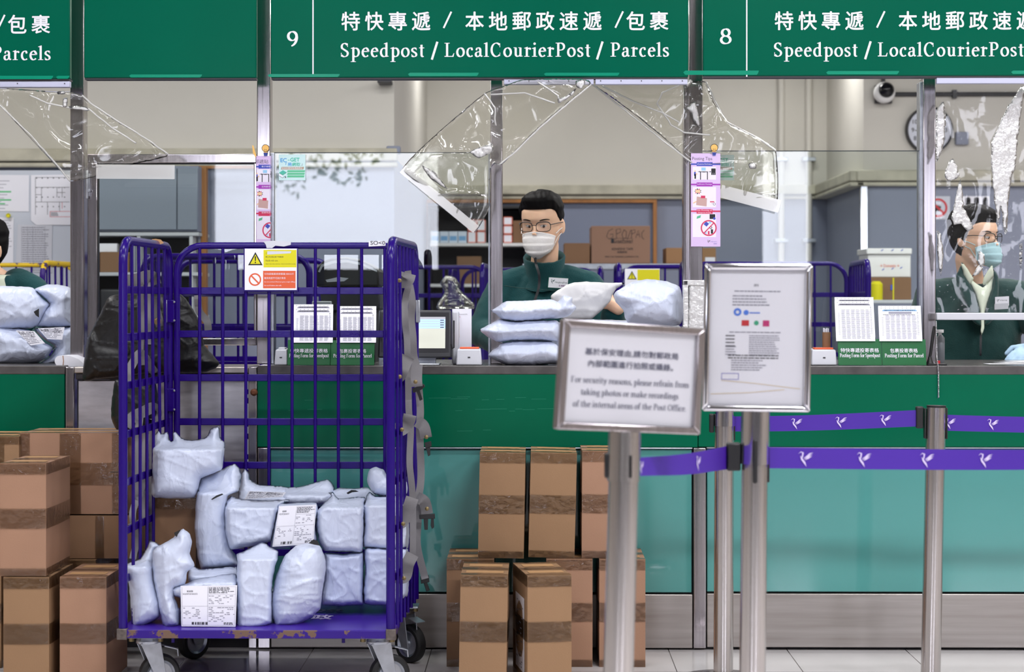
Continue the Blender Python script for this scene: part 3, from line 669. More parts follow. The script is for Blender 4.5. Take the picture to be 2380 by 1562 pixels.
def warning_plate(par, o, ux, w, h, full=True, back=True):
    """two part warning plate, o = lower left corner, ux = unit right vector"""
    ux = Vector(ux); uz = Vector((0, 0, 1)); n = ux.cross(uz)
    b = MB(); th = .004
    c = [o-ux*.004-uz*.005, o+ux*(w+.004)-uz*.005, o+ux*(w+.004)+uz*(h+.002), o-ux*.004+uz*(h+.002)]
    b.add(c+[p-n*th for p in c], [(0, 1, 2, 3), (7, 6, 5, 4), (0, 4, 5, 1), (1, 5, 6, 2), (2, 6, 7, 3), (3, 7, 4, 0)])
    pl = b.build('warning_plate', M['purple'], par, bevel=.001)
    pn = Pen(o, ux*(w/125), uz*(h/97), .0012)
    mats = [M['paper'], M['yellow'], M['orange'], M['black'], M['letter'], M['papergrey']]
    pn.rect(0, 0, 125, 97, 0)
    pn.rect(45, 53, 124, 94, 1, 1e-4); pn.rect(44, 4, 122, 45, 2, 1e-4)
    pn.poly([(8, 58), (43, 58), (25.5, 89)], 3, 1e-4); pn.poly([(13, 61), (38, 61), (25.5, 83.5)], 1, 2e-4)
    pn.stroke([(25.5, 79), (25.5, 68)], [3, 2.2], 3, 3e-4); pn.disc(25.5, 64.5, 1.7, 3, 3e-4)
    pn.ring(24.5, 24.5, 11.5, 15, 2, 1e-4); pn.stroke([(15, 34), (34, 15)], 3.6, 2, 2e-4)
    if full:
        pn.sans('小', 50, 84, 4.5, 5, 3, dz=2e-4); pn.poly([(54, 83), (110, 86), (112, 91), (54, 91)], 5, 2.5e-4)
        pn.sans('靜止時,緊記踏下制動掣', 50, 75.5, 43, 4, 3, dz=2e-4); pn.sans('Handle with care.', 50, 67, 30, 4.2, 3, dz=2e-4)
        pn.sans('Apply brake when stationary, release brake before moving.', 50, 59.5, 72, 3, 3, dz=2e-4)
        pn.sans('切勿超載最高總重量:300公斤', 47, 35.5, 71, 4.6, 4, dz=2e-4); pn.sans('載貨高度不可高於車身', 47, 25.5, 51, 4.8, 4, dz=2e-4)
        pn.sans('Do not overload (Maximum gross weight 300kg.)', 47, 17, 74, 3.4, 4, dz=2e-4); pn.sans('Do not fill above side walls', 47, 9, 41, 3, 4, dz=2e-4)
    else:
        pn.lines(50, 115, 88, 6, 5.5, 2.2, 3, 3); pn.lines(48, 118, 40, 5, 6.5, 2.5, 4, 5)
    pn.mb.build('printed_face', mats, pl); return pl
YF, YB = -.862, -.19
def cage(label, group=None, plate=True, detail=True):
    xl, xr = X(286, YF), X(908, YF); xlb, xrb = X(393, YB), X(964, YB)
    root = thing('roll_cage', label, 'roll cage', ((xl+xr)/2, (YF+YB)/2, 0), group)
    cage_panel(root, (xl, YF, 0), (xlb, YB, 0), 6); cage_panel(root, (xr, YF, 0), (xrb, YB, 0), 6)
    bp = cage_panel(root, (X(411, YB), YB, 0), (xrb-.022, YB, 0), 9, r=.0112, cr=.085, name='back_panel')
    x0, x1, y0, y1 = xl-.012, xr+.014, YF-.018, -.14
    b = MB(); b.box(x0+.004, x1-.004, y0+.004, y1, .2, .209); dk = b.build('deck', M['deckpurple'], root, bevel=.002)
    b = MB(); b.box(x0, x1, y0, y0+.02, .184, .2085); b.box(x0, x1, y1-.02, y1, .184, .2085); b.box(x0, x0+.02, y0, y1, .184, .2085); b.box(x1-.02, x1, y0, y1, .184, .2085)
    b.build('deck_rim', M['purplerust'], root, bevel=.002)
    for x, y in ((x0, y0), (x1, y0), (x0, y1), (x1, y1)):
        b = MB(); b.box(x-.003 if x == x0 else x-.027, x+.027 if x == x0 else x+.003, y-.003 if y == y0 else y-.024, y+.024 if y == y0 else y+.003, .180, .212)
        b.build('corner_block', mat('worn corner steel', rgb(118, 108, 104), .5, .6, nscale=60, namt=.4), root, bevel=.002)
    for x, y, a in ((x0+.075, y0+.075, .5), (x1-.055, y0+.075, .42), (x0+.085, y1-.075, .9), (x1-.02, y1-.08, -.75)): caster(root, x, y, .184, a)
    b = MB(); 
    for u in (402, 798): p = P(u, 1490, y0+.05); b = MB(); b.tube([(p.x, y0+.05, .185), (p.x, y0+.05, .164)], .005, 8); b.build('stub', M['purple'], root)
    return root, bp, dk
cart, bpanel, deck = cage('purple steel roll cage in front of the counter, loaded with white mailers')
PLO = P(569, 674, YB-.016)
warning_plate(bpanel, PLO, (1, 0, 0), (P(690, 674, YB-.016)-PLO).x, P(569, 578, YB-.016).z-PLO.z)
# torn stickers on the tubes
def patch(par, nm, pts, y, mt, lab=None):
    b = MB(); b.add([P(u, v, y) for u, v in pts], [tuple(range(len(pts)))]); return b.build(nm, M[mt], par, label=lab)
yt = YB-.0125
patch(bpanel, 'tape_residue', [(612, 561), (636, 559.5), (676, 562), (676, 569), (660, 573), (640, 571), (632, 577), (620, 578), (618, 569)], yt, 'papergrey')
patch(bpanel, 'sticker', [(857, 561), (896, 560), (896, 571), (857, 573)], yt-.001, 'paper')
pn = pen_at(yt-.0015, 857, 573); pn.sans('SO<0', 4, 4, 34, 9); pn.mb.build('lettering', M['black'], bpanel)
pn = Pen((X(752, -.42), -.66, .2096), (1, 0, 0), (0, 1, 0), .0004)
pn.sans('HongkongPost', -.36, .10, .43, .105, bold=.02); pn.sans('香港郵政', -.21, -.02, .26, .085, bold=.02); pn.mb.build('lettering', mat('worn white lettering', rgb(190, 180, 215), .5), deck)
patch(cart, 'tape_residue', [(352, 556), (362, 555), (374, 557), (381, 565), (372, 568), (364, 563)], YF+.72*(YB-YF)-.02, 'cardpatch', 'torn beige tape')
# hinges on the left rear corner, latch on the right rear corner
for v0, v1 in ((697, 750), (903, 957)):
    b = MB(); pbox(b, 386, 405, v0, v1, YB-.026, YB-.004); h = b.build('hinge', M['purple'], cart, bevel=.003)
    b = MB(); pbox(b, 383, 388, v0, v1, YB-.03, YB-.005); b.build('hinge_leaf', M['zinc'], h, bevel=.002)
    for v in (v0+5, v1-5):
        c = P(405, v, YB-.03); b = MB(); b.ell(c, (.004, .004, .004), 8); b.build('rivet', M['zinc'], h)
b = MB(); pbox(b, 966, 976, 697, 750, YB-.02, YB); b.build('latch', M['zinc'], cart, bevel=.003)
# webbing straps
def ribbon(par, nm, path, w, mt='strap', wob=0, seed=0, yy=None, th=.0016):
    """flat strap along pixel path [(u, v, y)], width w px, doubled to a thin slab"""
    n = 8; pts = []
    for i in range(len(path)-1):
        p0 = path[max(0, i-1)]; p1 = path[i]; p2 = path[i+1]; p3 = path[min(len(path)-1, i+2)]
        for k in range(n):
            t = k/n; pts.append(tuple(.5*((2*p1[j])+(-p0[j]+p2[j])*t+(2*p0[j]-5*p1[j]+4*p2[j]-p3[j])*t*t+(-p0[j]+3*p1[j]-3*p2[j]+p3[j])*t**3) for j in range(3)))
    pts.append(tuple(path[-1])); rd = random.Random(seed); rows_f, rows_b = [], []
    for i, p in enumerate(pts):
        a = pts[max(0, i-1)]; c = pts[min(len(pts)-1, i+1)]; tx, ty = c[0]-a[0], c[1]-a[1]; l = math.hypot(tx, ty) or 1
        f, k_ = [], []
        for s in (-.5, -.17, .17, .5):
            uu, vv = p[0]-ty/l*w*s, p[1]+tx/l*w*s
            yo = p[2]+(.006*math.sin(i*.35+seed)+wob*noise.noise(Vector((i*.12, s*1.3, seed))))
            f.append(P(uu, vv, yo)); k_.append(P(uu, vv, yo+th))
        rows_f.append(f); rows_b.append(k_)
    b = MB(); b.grid(rows_f); b.grid(rows_b); return b.build(nm, M[mt], par, smooth=180)
def sq(z, pts, y): f = Zf(z); return [(*f([(a, c)])[0], y) for a, c in pts]
Z8 = (840, 530, 3.323); Z3 = (620, 960, 2.594); Z2 = (260, 960, 2.594); Z7 = (180, 530, 3.324); Z1 = (0, 960, 2.594)
ribbon(cart, 'strap', sq(Z8, [(358, 330), (368, 430), (345, 520), (335, 620), (340, 740), (352, 860), (356, 980), (362, 1120), (366, 1400)], -.6)+sq(Z3, [(868, 90), (862, 300), (878, 480), (882, 700), (880, 880)], -.6), 15, seed=1)
ribbon(cart, 'strap', sq(Z8, [(372, 440), (392, 570), (385, 700), (398, 850), (405, 980), (425, 1070), (438, 1190), (455, 1400)], -.5)+sq(Z3, [(922, 100), (930, 380), (915, 520), (912, 650), (908, 800), (945, 960), (955, 1000)], -.5), 17, seed=2)
for k, (pth, w) in enumerate(((((245, 400), (300, 402), (345, 400), (362, 350)), 36), (((245, 1150), (290, 1140), (325, 1060), (358, 990)), 32), (((430, 1050), (425, 1160), (430, 1225)), 26))):
    ribbon(cart, 'strap_loop', sq(Z8, pth, -.66), w, seed=5+k, wob=.01)
for k, pth in enumerate((((770, 98), (810, 100), (850, 60), (864, 10)), ((772, 660), (815, 655), (850, 590), (878, 510)), ((775, 985), (830, 985), (850, 910), (880, 850)))): ribbon(cart, 'strap_loop', sq(Z3, pth, -.66), 30, seed=9+k, wob=.01)
for k, pth in enumerate((((905, 50), (945, 80), (962, 150)), ((905, 510), (950, 535), (968, 610)))): ribbon(cart, 'strap_loop', sq(Z3, pth, -.52), 27, seed=14+k, wob=.01)
for z, (x, y), yy in ((Z8, (295, 405), -.69), (Z8, (297, 1148), -.69), (Z8, (418, 1188), -.7), (Z3, (815, 100), -.69), (Z3, (822, 668), -.69), (Z3, (828, 996), -.69), (Z3, (962, 145), -.55), (Z3, (966, 577), -.55)):
    c = P(*Zf(z)([(x, y)])[0], yy); b = MB(); b.lathe([(.0065, 0), (.0065, -.002), (.0045, -.003), (.0045, -.008), (.002, -.009)], (c.x, yy, c.z), 10, 'y'); b.build('strap_bolt', M['brass'], cart)
def buckle(z, pts, yy, tongues):
    f = Zf(z); b = MB(); ps = [P(*q, yy) for q in f(pts)]; b.prism([(p.x, p.z) for p in ps][::-1], yy, yy+.012)
    for t in tongues: ps = [P(*q, yy) for q in f(t)]; b.prism([(p.x, p.z) for p in ps][::-1], yy+.002, yy+.01)
    b.build('buckle', M['dark'], cart, bevel=.001)
buckle(Z8, [(390, 1240), (480, 1205), (490, 1225), (470, 1245), (400, 1275)], -.53, [[(425, 1260), (450, 1250), (472, 1325), (450, 1335)]])
buckle(Z3, [(950, 180), (990, 170), (994, 200), (958, 215)], -.54, [[(960, 210), (985, 205), (985, 255), (972, 262)]])
buckle(Z3, [(918, 615), (1012, 608), (1014, 638), (920, 640)], -.54, [[(945, 638), (972, 638), (970, 705), (950, 705)], [(990, 638), (1006, 640), (1008, 690), (996, 700), (988, 680)]])
buckle(Z3, [(925, 985), (975, 980), (980, 1020), (930, 1030)], -.42, [[(945, 1025), (965, 1020), (982, 1070), (962, 1078)]])
# straps on the left panel (outer side)
yl = lambda u, o=.05: YF+(u-286)/(393-286)*(YB-YF)+o
def lsq(z, pts, o=.05): return [(*q, yl(q[0], o)) for q in Zf(z)(pts)]
ribbon(cart, 'strap_loop', lsq(Z7, [(360, 415), (420, 405), (480, 395), (540, 375), (580, 385), (600, 440)]), 30, seed=21, wob=.012)
ribbon(cart, 'strap', lsq(Z7, [(488, 420), (490, 560), (495, 700), (495, 820), (490, 960), (500, 1060)]), 13, seed=22)
ribbon(cart, 'strap', lsq(Z7, [(570, 420), (560, 560), (560, 680), (565, 790), (560, 900)]), 14, seed=23)
ribbon(cart, 'strap_loop', lsq(Z7, [(590, 540), (610, 640), (640, 760)]), 21, seed=24)
ribbon(cart, 'strap_loop', lsq(Z7, [(390, 1200), (395, 1120), (430, 1040), (480, 970), (520, 1000), (570, 1080), (600, 1120)]), 20, seed=25, wob=.01)
ribbon(cart, 'strap_loop', lsq(Z7, [(375, 1530), (430, 1460), (510, 1420), (580, 1390), (610, 1430), (590, 1490)]), 26, seed=26, wob=.01)
ribbon(cart, 'strap', lsq(Z1, [(845, 0), (830, 150), (820, 330), (825, 500), (870, 460), (860, 640), (780, 690)]), 17, seed=27, wob=.01)
ribbon(cart, 'strap', lsq(Z1, [(880, 120), (860, 420), (800, 600), (820, 760), (800, 880)]), 16, seed=28, wob=.01)
buckle(Z7, [(600, 790), (670, 770), (675, 870), (640, 885), (615, 870)], -.25, [])
c = P(*Zf(Z7)([(621, 721)])[0], -.3); b = MB(); b.lathe([(.012, 0), (.012, -.003), (.006, -.005)], (c.x, -.3, c.z), 12, 'y'); b.build('strap_bolt', M['brass'], cart)
# ------------------------------------------------------------------ soft parcels
def resample(pts, step, smooth=True, seed=0, jit=0):
    n = len(pts); out = []
    for i in range(n):
        p0, p1, p2, p3 = pts[i-1], pts[i], pts[(i+1) % n], pts[(i+2) % n]
        l = math.hypot(p2[0]-p1[0], p2[1]-p1[1]); k = max(1, int(round(l/step)))
        for j in range(k):
            t = j/k
            lx, ly = p1[0]+(p2[0]-p1[0])*t, p1[1]+(p2[1]-p1[1])*t
            if smooth:
                cx = .5*(2*p1[0]+(p2[0]-p0[0])*t+(2*p0[0]-5*p1[0]+4*p2[0]-p3[0])*t*t+(3*p1[0]-p0[0]-3*p2[0]+p3[0])*t**3)
                cy = .5*(2*p1[1]+(p2[1]-p0[1])*t+(2*p0[1]-5*p1[1]+4*p2[1]-p3[1])*t*t+(3*p1[1]-p0[1]-3*p2[1]+p3[1])*t**3)
                lx, ly = lx*.5+cx*.5, ly*.5+cy*.5
            if jit:
                q = noise.noise_vector(Vector((lx*.09, ly*.09, seed*3.1))); lx += q.x*jit; ly += q.y*jit
            out.append((lx, ly))
    return out
def ridge(x, y, s): return 1-abs(noise.noise(Vector((x, y, s)))*2)
def facet(x, y, s):
    """crumpled sheet: blended tilted planes over voronoi cells"""
    p = Vector((x, y, s*1.7)); ds, ps = noise.voronoi(p); a = wsum = 0.0
    for d_, q in zip(ds[:3], ps[:3]):
        w_ = math.exp(-(d_-ds[0])*16); h1 = math.sin(q.x*127.1+q.y*311.7+q.z*74.7)*43758.5; h2 = math.sin(q.x*269.5+q.y*183.3+q.z*113.5)*43758.5
        a += w_*((h1-math.floor(h1)-.5)*(x-q.x)+(h2-math.floor(h2)-.5)*(y-q.y)); wsum += w_
    return a/wsum
def inflate(name, outline, y, T, R, mt, seed=0, vtop=None, crease=.006, cdir=(1, 1), grid=3.6, step=3.8, parent=None, jit=1.2, topk=1.0, fold=None, wr=1.0):
    """soft closed body: front and back skins over an outline, thickness T each side, edge roundness R px;
    everything above vtop turns into a top face running away from the viewer at constant height"""
    ol = resample(outline, step, seed=seed, jit=jit)
    A = np.array(ol); nb = len(ol)
    x0, y0 = A.min(0); x1, y1 = A.max(0)
    gx, gy = np.meshgrid(np.arange(x0+grid*.5, x1, grid), np.arange(y0+grid*.5, y1, grid)); G = np.stack([gx.ravel(), gy.ravel()], 1)
    rg = np.random.RandomState(seed+7); G = G+(rg.rand(*G.shape)-.5)*grid*.5
    def dist(Q):
        d = np.full(len(Q), 1e9)
        for i in range(nb):
            a, b = A[i], A[(i+1) % nb]; ab = b-a; t = np.clip(((Q-a)@ab)/(ab@ab+1e-9), 0, 1)
            d = np.minimum(d, np.hypot(*(Q-a-t[:, None]*ab).T))
        return d
    d = dist(G); G = G[d > grid*.45]
    vin = [Vector(p) for p in ol]+[Vector(p) for p in G]
    vo, _, fo, *_ = delaunay_2d_cdt(vin, [], [list(range(nb))], 1, 1e-5)
    Q = np.array([tuple(p) for p in vo]); dd = dist(Q); dd[dd < .02] = 0
    g = np.sqrt(np.maximum(0, 1-(1-np.minimum(dd/R, 1))**2))
    D0 = (y-T+DW); front, back = [], []
    for (u, v), gg, ds in zip(Q, g, dd):
        sx, sy = u*.011*cdir[0], v*.011*cdir[1]
        c = crease*wr*(facet(sx*1.1, sy*1.1, seed)*1.9+facet(sx*3.4+3, sy*3.4, seed+5)*.4+ridge(sx*1.3, sy*1.3, seed)**12*.55+ridge(sx*.8+3, sy*2.4, seed+2)**14*.5+ridge(sx*3.1+5, sy*3.1, seed+9)**10*.16)
        yf = y-T*gg-c*min(1, ds/6)
        if fold: yf += fold(u, v)
        if vtop is not None and v < vtop:
            rec = (D0*((vtop-VH)/(max(v, VH+25)-VH))-D0)*topk if vtop > VH else (vtop-v)*.002*topk
            lim = 1.5*T; yf += lim*(1-math.exp(-rec/lim))
        front.append(yf); back.append(max(y+T*gg*.9, yf+.002))
    vs, fs = [], []; bi = {}
    for (u, v), yf in zip(Q, front): vs.append(P(u, v, yf))
    n = len(vs)
    for i, ((u, v), yb) in enumerate(zip(Q, back)):
        if dd[i] <= .02: bi[i] = i
        else: bi[i] = len(vs); vs.append(P(u, v, yb))
    for f in fo:
        f = list(f); a = Vector(Q[f[0]]); e1 = Vector(Q[f[1]])-a; e2 = Vector(Q[f[2]])-a
        if e1.x*e2.y-e1.y*e2.x > 0: f = f[::-1]
        fs.append(tuple(f)); fs.append(tuple(bi[i] for i in f[::-1]))
    b = MB(); b.v = [tuple(p) for p in vs]; b.f = fs; b.m = [0]*len(fs)
    o = b.build(name, M[mt] if isinstance(mt, str) else mt, parent, smooth=180)
    o['_y'] = y-T
    return o
def facets(outline, y, par, nm, mt, dy=.0015):
    b = MB(); b.add([P(u, v, y-dy) for u, v in outline], [tuple(range(len(outline)))]); return b.build(nm, M[mt], par)
def label_sheet(par, nm, quad, y, seed, big=True, flip=True):
    """printed customs label on a parcel face; quad = 4 pixel corners (tl, tr, br, bl)"""
    tl, tr, br, bl = [Vector(P(u, v, y)) for u, v in quad]
    pn = MB(); mats = [M['paper'], M['ink'], M['inklight'], M['black']]
    nrm = (tr-tl).cross(tl-bl).normalized()
    def q(a, c, dz): p = (tl*(1-a)+tr*a)*(1-c)+(bl*(1-a)+br*a)*c; return p+nrm*dz
    def rect(a0, c0, a1, c1, m, dz): pn.quad(q(a0, c1, dz), q(a1, c1, dz), q(a1, c0, dz), q(a0, c0, dz), m)
    rect(0, 0, 1, 1, 0, .0012); rd = random.Random(seed); z = .0017
    def rows(a0, a1, c0, c1, n, m=2, dens=.75, hh=.4):
        st = (c1-c0)/n
        for i in range(n):
            a = a0; e = a1-(a1-a0)*rd.random()*.35
            while a < e:
                wl = rd.uniform(.02, .07)
                if rd.random() < dens: rect(a, c0+i*st, min(a1, a+wl), c0+i*st+st*hh, m, z)
                a += wl+.012
    if big:
        L_ = lambda a0, c0, a1, c1: rect(a0, c0, a1, c1, 2, z)
        L_(.48, .03, .485, .97); L_(.02, .5, .98, .505); L_(.48, .03, .98, .034); L_(.48, .22, .98, .224); L_(.976, .03, .98, .97); L_(.02, .03, .024, .97); L_(.02, .965, .98, .969)
        rows(.5, .97, .05, .2, 5, 1, .9, .5); rows(.5, .97, .25, .47, 6, 2, .45); rows(.5, .97, .53, .9, 9, 2, .55); rows(.04, .46, .54, .82, 7, 2, .4)
        t = Pen(q(.3, .2, z), (tr-tl)*-1/100, (tl-bl)*-1/100, 0) if flip else None
        if t:
            t.sans('CUSTOMS DECLARATION', 0, -2, 26, 4, 1); t.sans('報關單', 8, -9, 11, 4.5, 1)
            b2 = t.mb; k = len(pn.v); pn.v += b2.v; pn.f += [tuple(k+i for i in f) for f in b2.f]; pn.m += b2.m
        for i in range(34):
            if rd.random() < .62: rect(.19+i*.0085, .89, .195+i*.0085+rd.random()*.004, .955, 3, z)
        rect(.58, .08, .6, .1, 3, z); rows(.78, .97, .9, .96, 2, 3, .9, .6)
    else:
        rows(.04, .96, .06, .95, max(4, int(8)), 2, .85, .45); rows(.5, .96, .1, .5, 5, 1, .7, .5)
        for i in range(26):
            if rd.random() < .6: rect(.05+i*.012, .1, .056+i*.012, .3, 3, z)
    return pn.build(nm, mats, par)
NP = 'poly_mailer'
def mailer(zf, pts, y, T, R, label, seed, grp=None, mt='mailer', **k):
    o = inflate(NP, Zf(zf)(pts) if zf else pts, y, T, R, mt, seed, **k)
    return tag(o, label, 'parcel', grp)
def dark_gap(o, zf, pts, dy=.002, mt='dark', nm='torn_opening'):  # dark patch laid on a mailer
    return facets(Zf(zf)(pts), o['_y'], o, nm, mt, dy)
GC = 'white mailers loaded on the purple roll cage'
m1 = mailer(Z2, [(248, 215), (250, 150), (280, 105), (300, 125), (335, 115), (352, 165), (368, 165), (366, 120), (385, 112), (420, 150), (480, 165), (560, 150), (578, 135), (592, 98), (645, 80), (655, 150), (682, 178), (680, 230), (665, 330), (645, 350), (540, 395), (512, 490), (480, 514), (250, 506), (243, 400)], -.5, .085, 32,
            'bulky white mailer on the brown carton, with two raised corner ears', 1, GC, vtop=Zf(Z2)([(0, 225)])[0][1], topk=.55)
m2 = mailer(Z2, [(520, 430), (526, 385), (600, 368), (735, 305), (765, 330), (782, 370), (765, 470), (700, 500), (685, 600), (700, 730), (722, 820), (757, 872), (757, 924), (540, 942), (500, 720), (505, 560)], -.52, .06, 26,
            'tall white mailer leaning beside the brown carton, with a black tear near its top', 2, GC, vtop=Zf(Z2)([(0, 490)])[0][1], topk=.35, cdir=(1.6, .5))
dark_gap(m2, Z2, [(598, 520), (630, 497), (665, 485), (672, 492), (640, 506), (604, 524)], .012)
m3 = mailer(Z2, [(765, 525), (775, 380), (800, 335), (825, 355), (835, 400), (880, 430), (990, 438), (1060, 448), (1060, 540), (900, 560)], -.33, .07, 16,
            'white mailer at the back of the load with a sharp raised corner and printed label', 3, GC, vtop=Zf(Z2)([(0, 520)])[0][1], topk=.6)
label_sheet(m3, 'address_label', Zf(Z2)([(825, 470), (1050, 478), (1030, 505), (800, 520)]), -.42, 31, big=False)
m3b = mailer(Z2, [(1030, 560), (1035, 450), (1110, 446), (1190, 428), (1295, 400), (1325, 415), (1342, 450), (1338, 480), (1300, 560)], -.32, .07, 16,
             'white mailer at the back of the load with a rounded ear flopping up', 4, GC, vtop=Zf(Z2)([(0, 500)])[0][1], topk=.6)
m3c = mailer(Z3, [(380, 560), (395, 470), (440, 450), (520, 455), (610, 448), (660, 500), (640, 570)], -.34, .06, 16,
             'white mailer at the back of the load, low with a small dark opening', 5, GC, vtop=Zf(Z3)([(0, 520)])[0][1], topk=.6)
dark_gap(m3c, Z3, [(480, 482), (510, 464), (535, 466), (555, 474), (515, 478), (490, 490)], .006)
m4 = mailer(Z2, [(690, 530), (720, 500), (760, 515), (860, 530), (1000, 528), (1070, 520), (1070, 535), (1008, 560), (990, 640), (962, 770), (900, 790), (740, 822), (710, 815), (686, 720), (680, 600)], -.56, .075, 13,
            'square white mailer with a smooth blank front beside the labelled one', 6, GC, vtop=Zf(Z2)([(0, 575)])[0][1], topk=.7)
m5 = mailer(Z2, [(1005, 552), (1060, 546), (1160, 540), (1232, 545), (1242, 600), (1226, 680), (1236, 775), (1080, 812), (958, 812), (972, 690)], -.55, .075, 13,
            'upper white mailer covered by an upside-down customs form', 7, GC, vtop=Zf(Z2)([(0, 560)])[0][1], topk=.5)
label_sheet(m5, 'customs_form', Zf(Z2)([(1008, 562), (1232, 552), (1216, 790), (968, 806)]), m5['_y']-.007, 41)
m6 = mailer(Z3, [(300, 600), (330, 560), (388, 500), (372, 480), (400, 478), (432, 515), (590, 505), (588, 570), (580, 832), (500, 840), (350, 832), (310, 760), (296, 660)], -.55, .075, 13,
            'white mailer with a pinched top corner, right of the customs form', 8, GC, vtop=Zf(Z3)([(0, 575)])[0][1], topk=.6)
m7 = mailer(Z3, [(586, 560), (600, 500), (620, 475), (655, 500), (722, 497), (840, 505), (850, 815), (585, 812), (582, 700)], -.52, .08, 13,
            'white mailer against the right side panel, upper row', 9, GC, vtop=Zf(Z3)([(0, 560)])[0][1], topk=.6)
m8 = mailer(Z3, [(604, 400), (622, 338), (660, 326), (705, 345), (740, 390), (860, 400), (860, 500), (722, 505), (650, 492), (614, 440)], -.42, .08, 20,
            'crumpled white mailer topping the pile beside the right side panel', 10, GC)
m9 = mailer(Z3, [(335, 1156), (345, 1000), (350, 845), (460, 850), (580, 838), (586, 950), (582, 1100), (575, 1158)], -.54, .075, 13,
            'white boxy mailer in the lower row behind the round bulging one', 11, GC, mt='mailer2')
m10 = mailer(Z3, [(592, 815), (730, 815), (850, 822), (850, 1100), (730, 1160), (590, 1152), (580, 1080), (590, 950)], -.54, .075, 13,
             'white boxy mailer on the deck against the right side panel', 12, GC, mt='mailer2')
m11 = mailer(Z2, [(965, 1100), (990, 985), (1040, 865), (1110, 802), (1180, 785), (1250, 800), (1284, 865), (1290, 935), (1272, 1060), (1255, 1180), (1200, 1232), (1100, 1290), (1000, 1298), (975, 1270), (958, 1180)], -.73, .085, 60,
             'round bulging white mailer standing on the deck, tilted to one side', 13, GC, cdir=(.5, 1.7), wr=1.6)
dark_gap(m11, Z2, [(1185, 785), (1215, 762), (1240, 770), (1255, 800), (1225, 795)], -.03)
m12 = mailer(Z2, [(752, 850), (790, 835), (860, 800), (905, 778), (930, 790), (960, 810), (1000, 832), (1000, 880), (985, 920), (965, 1050), (965, 1262), (900, 1302), (800, 1310), (755, 1290), (750, 1050), (757, 900)], -.74, .075, 13,
             'upright brick shaped white mailer beside the lower customs form', 14, GC, vtop=Zf(Z2)([(0, 885)])[0][1], topk=.6, cdir=(1.2, .7))
m13b = mailer(Z2, [(445, 908), (470, 898), (530, 940), (755, 925), (757, 1010), (620, 1040), (470, 1030), (455, 960)], -.62, .06, 14,
              'flat white mailer lying behind the lower customs form', 15, GC, vtop=Zf(Z2)([(0, 985)])[0][1], topk=.6)
m13 = mailer(Z2, [(355, 1060), (385, 1038), (450, 1030), (510, 1000), (700, 970), (752, 975), (757, 1080), (745, 1290), (690, 1302), (420, 1290), (410, 1200), (408, 1115), (370, 1105)], -.74, .08, 13,
             'lower white mailer at the front with an upside-down customs form on it', 16, GC, vtop=Zf(Z2)([(0, 1030)])[0][1], topk=.7)
label_sheet(m13, 'customs_form', Zf(Z2)([(415, 1042), (756, 1038), (746, 1288), (420, 1286)]), m13['_y']-.007, 42)
m14 = mailer(Z2, [(245, 840), (270, 810), (370, 752), (388, 722), (430, 698), (470, 730), (482, 780), (470, 850), (500, 920), (455, 960), (440, 1030), (380, 1062), (378, 1110), (405, 1180), (405, 1285), (320, 1300), (290, 1210), (250, 1000)], -.77, .065, 34,
             'slender white mailer leaning back, with a dark folded tip at its top', 17, GC, cdir=(1.3, .8), wr=1.4)
dark_gap(m14, Z2, [(375, 722), (420, 700), (400, 728), (392, 748), (380, 738)], -.03)
m15 = mailer(Z2, [(78, 935), (92, 908), (170, 880), (215, 800), (230, 768), (300, 800), (262, 830), (248, 930), (262, 1040), (292, 1150), (285, 1230), (180, 1290), (125, 1290), (105, 1050), (88, 985)], -.75, .06, 30,
             'small white mailer at the front corner of the deck by the left side panel', 18, GC, vtop=Zf(Z2)([(0, 930)])[0][1], topk=.5)
# -- mailers on the counters
GS = 'three flat mailers piled on the counter'
Za = (1080, 420, 3.003)
mailer(Za, [(165, 1220), (190, 1185), (235, 1160), (245, 1140), (330, 1118), (600, 1120), (655, 1160), (690, 1200), (660, 1270), (470, 1294), (300, 1290), (200, 1245)], .085, .085, 40, 'lowest mailer of the three piled in front of the worker', 21, GS, cdir=(1.6, 1), wr=1.5)
mailer(Za, [(105, 1045), (180, 1000), (240, 968), (330, 980), (640, 975), (680, 1050), (650, 1118), (480, 1116), (330, 1118), (250, 1128), (190, 1108)], .085, .085, 34, 'middle mailer of the three piled in front of the worker, with a pointed end', 22, GS, wr=1.5)
mailer(Za, [(185, 908), (230, 880), (290, 842), (420, 838), (600, 828), (650, 842), (690, 800), (748, 812), (752, 850), (780, 888), (740, 935), (690, 955), (500, 975), (380, 985), (260, 968), (215, 930)], .085, .085, 34, 'topmost mailer of the three piled in front of the worker, ruffled at one end', 23, GS, wr=1.8, cdir=(1.8, 1))
m = mailer(Za, [(1040, 800), (1060, 770), (1170, 705), (1270, 688), (1400, 700), (1500, 740), (1520, 830), (1520, 960), (1500, 1005), (1430, 1018), (1160, 1000), (1120, 960), (1105, 900), (1055, 850)], .14, .12, 50, 'big rounded white mailer on the counter beside the posting tips post', 24, None, wr=1.5, vtop=650)
mailer(Za, [(600, 1200), (620, 1040), (660, 990), (850, 968), (1140, 975), (1155, 1000), (1500, 1012), (1500, 1240), (620, 1290)], .3, .12, 20, 'white mailer lying low behind the landscape notice stand', 25, None, wr=1.4, vtop=745)
GL = 'white mailers stacked on the left counter'
Zb = (0, 480, 3.003)
q = mailer(Zb, [(-60, 570), (170, 558), (230, 570), (270, 615), (345, 680), (330, 720), (265, 830), (180, 855), (-60, 850)], .3, .11, 40, 'upper mailer on the left counter with a torn hole showing dark inside', 26, GL, wr=1.6)
dark_gap(q, Zb, [(235, 735), (272, 712), (272, 775), (250, 760)], .012)
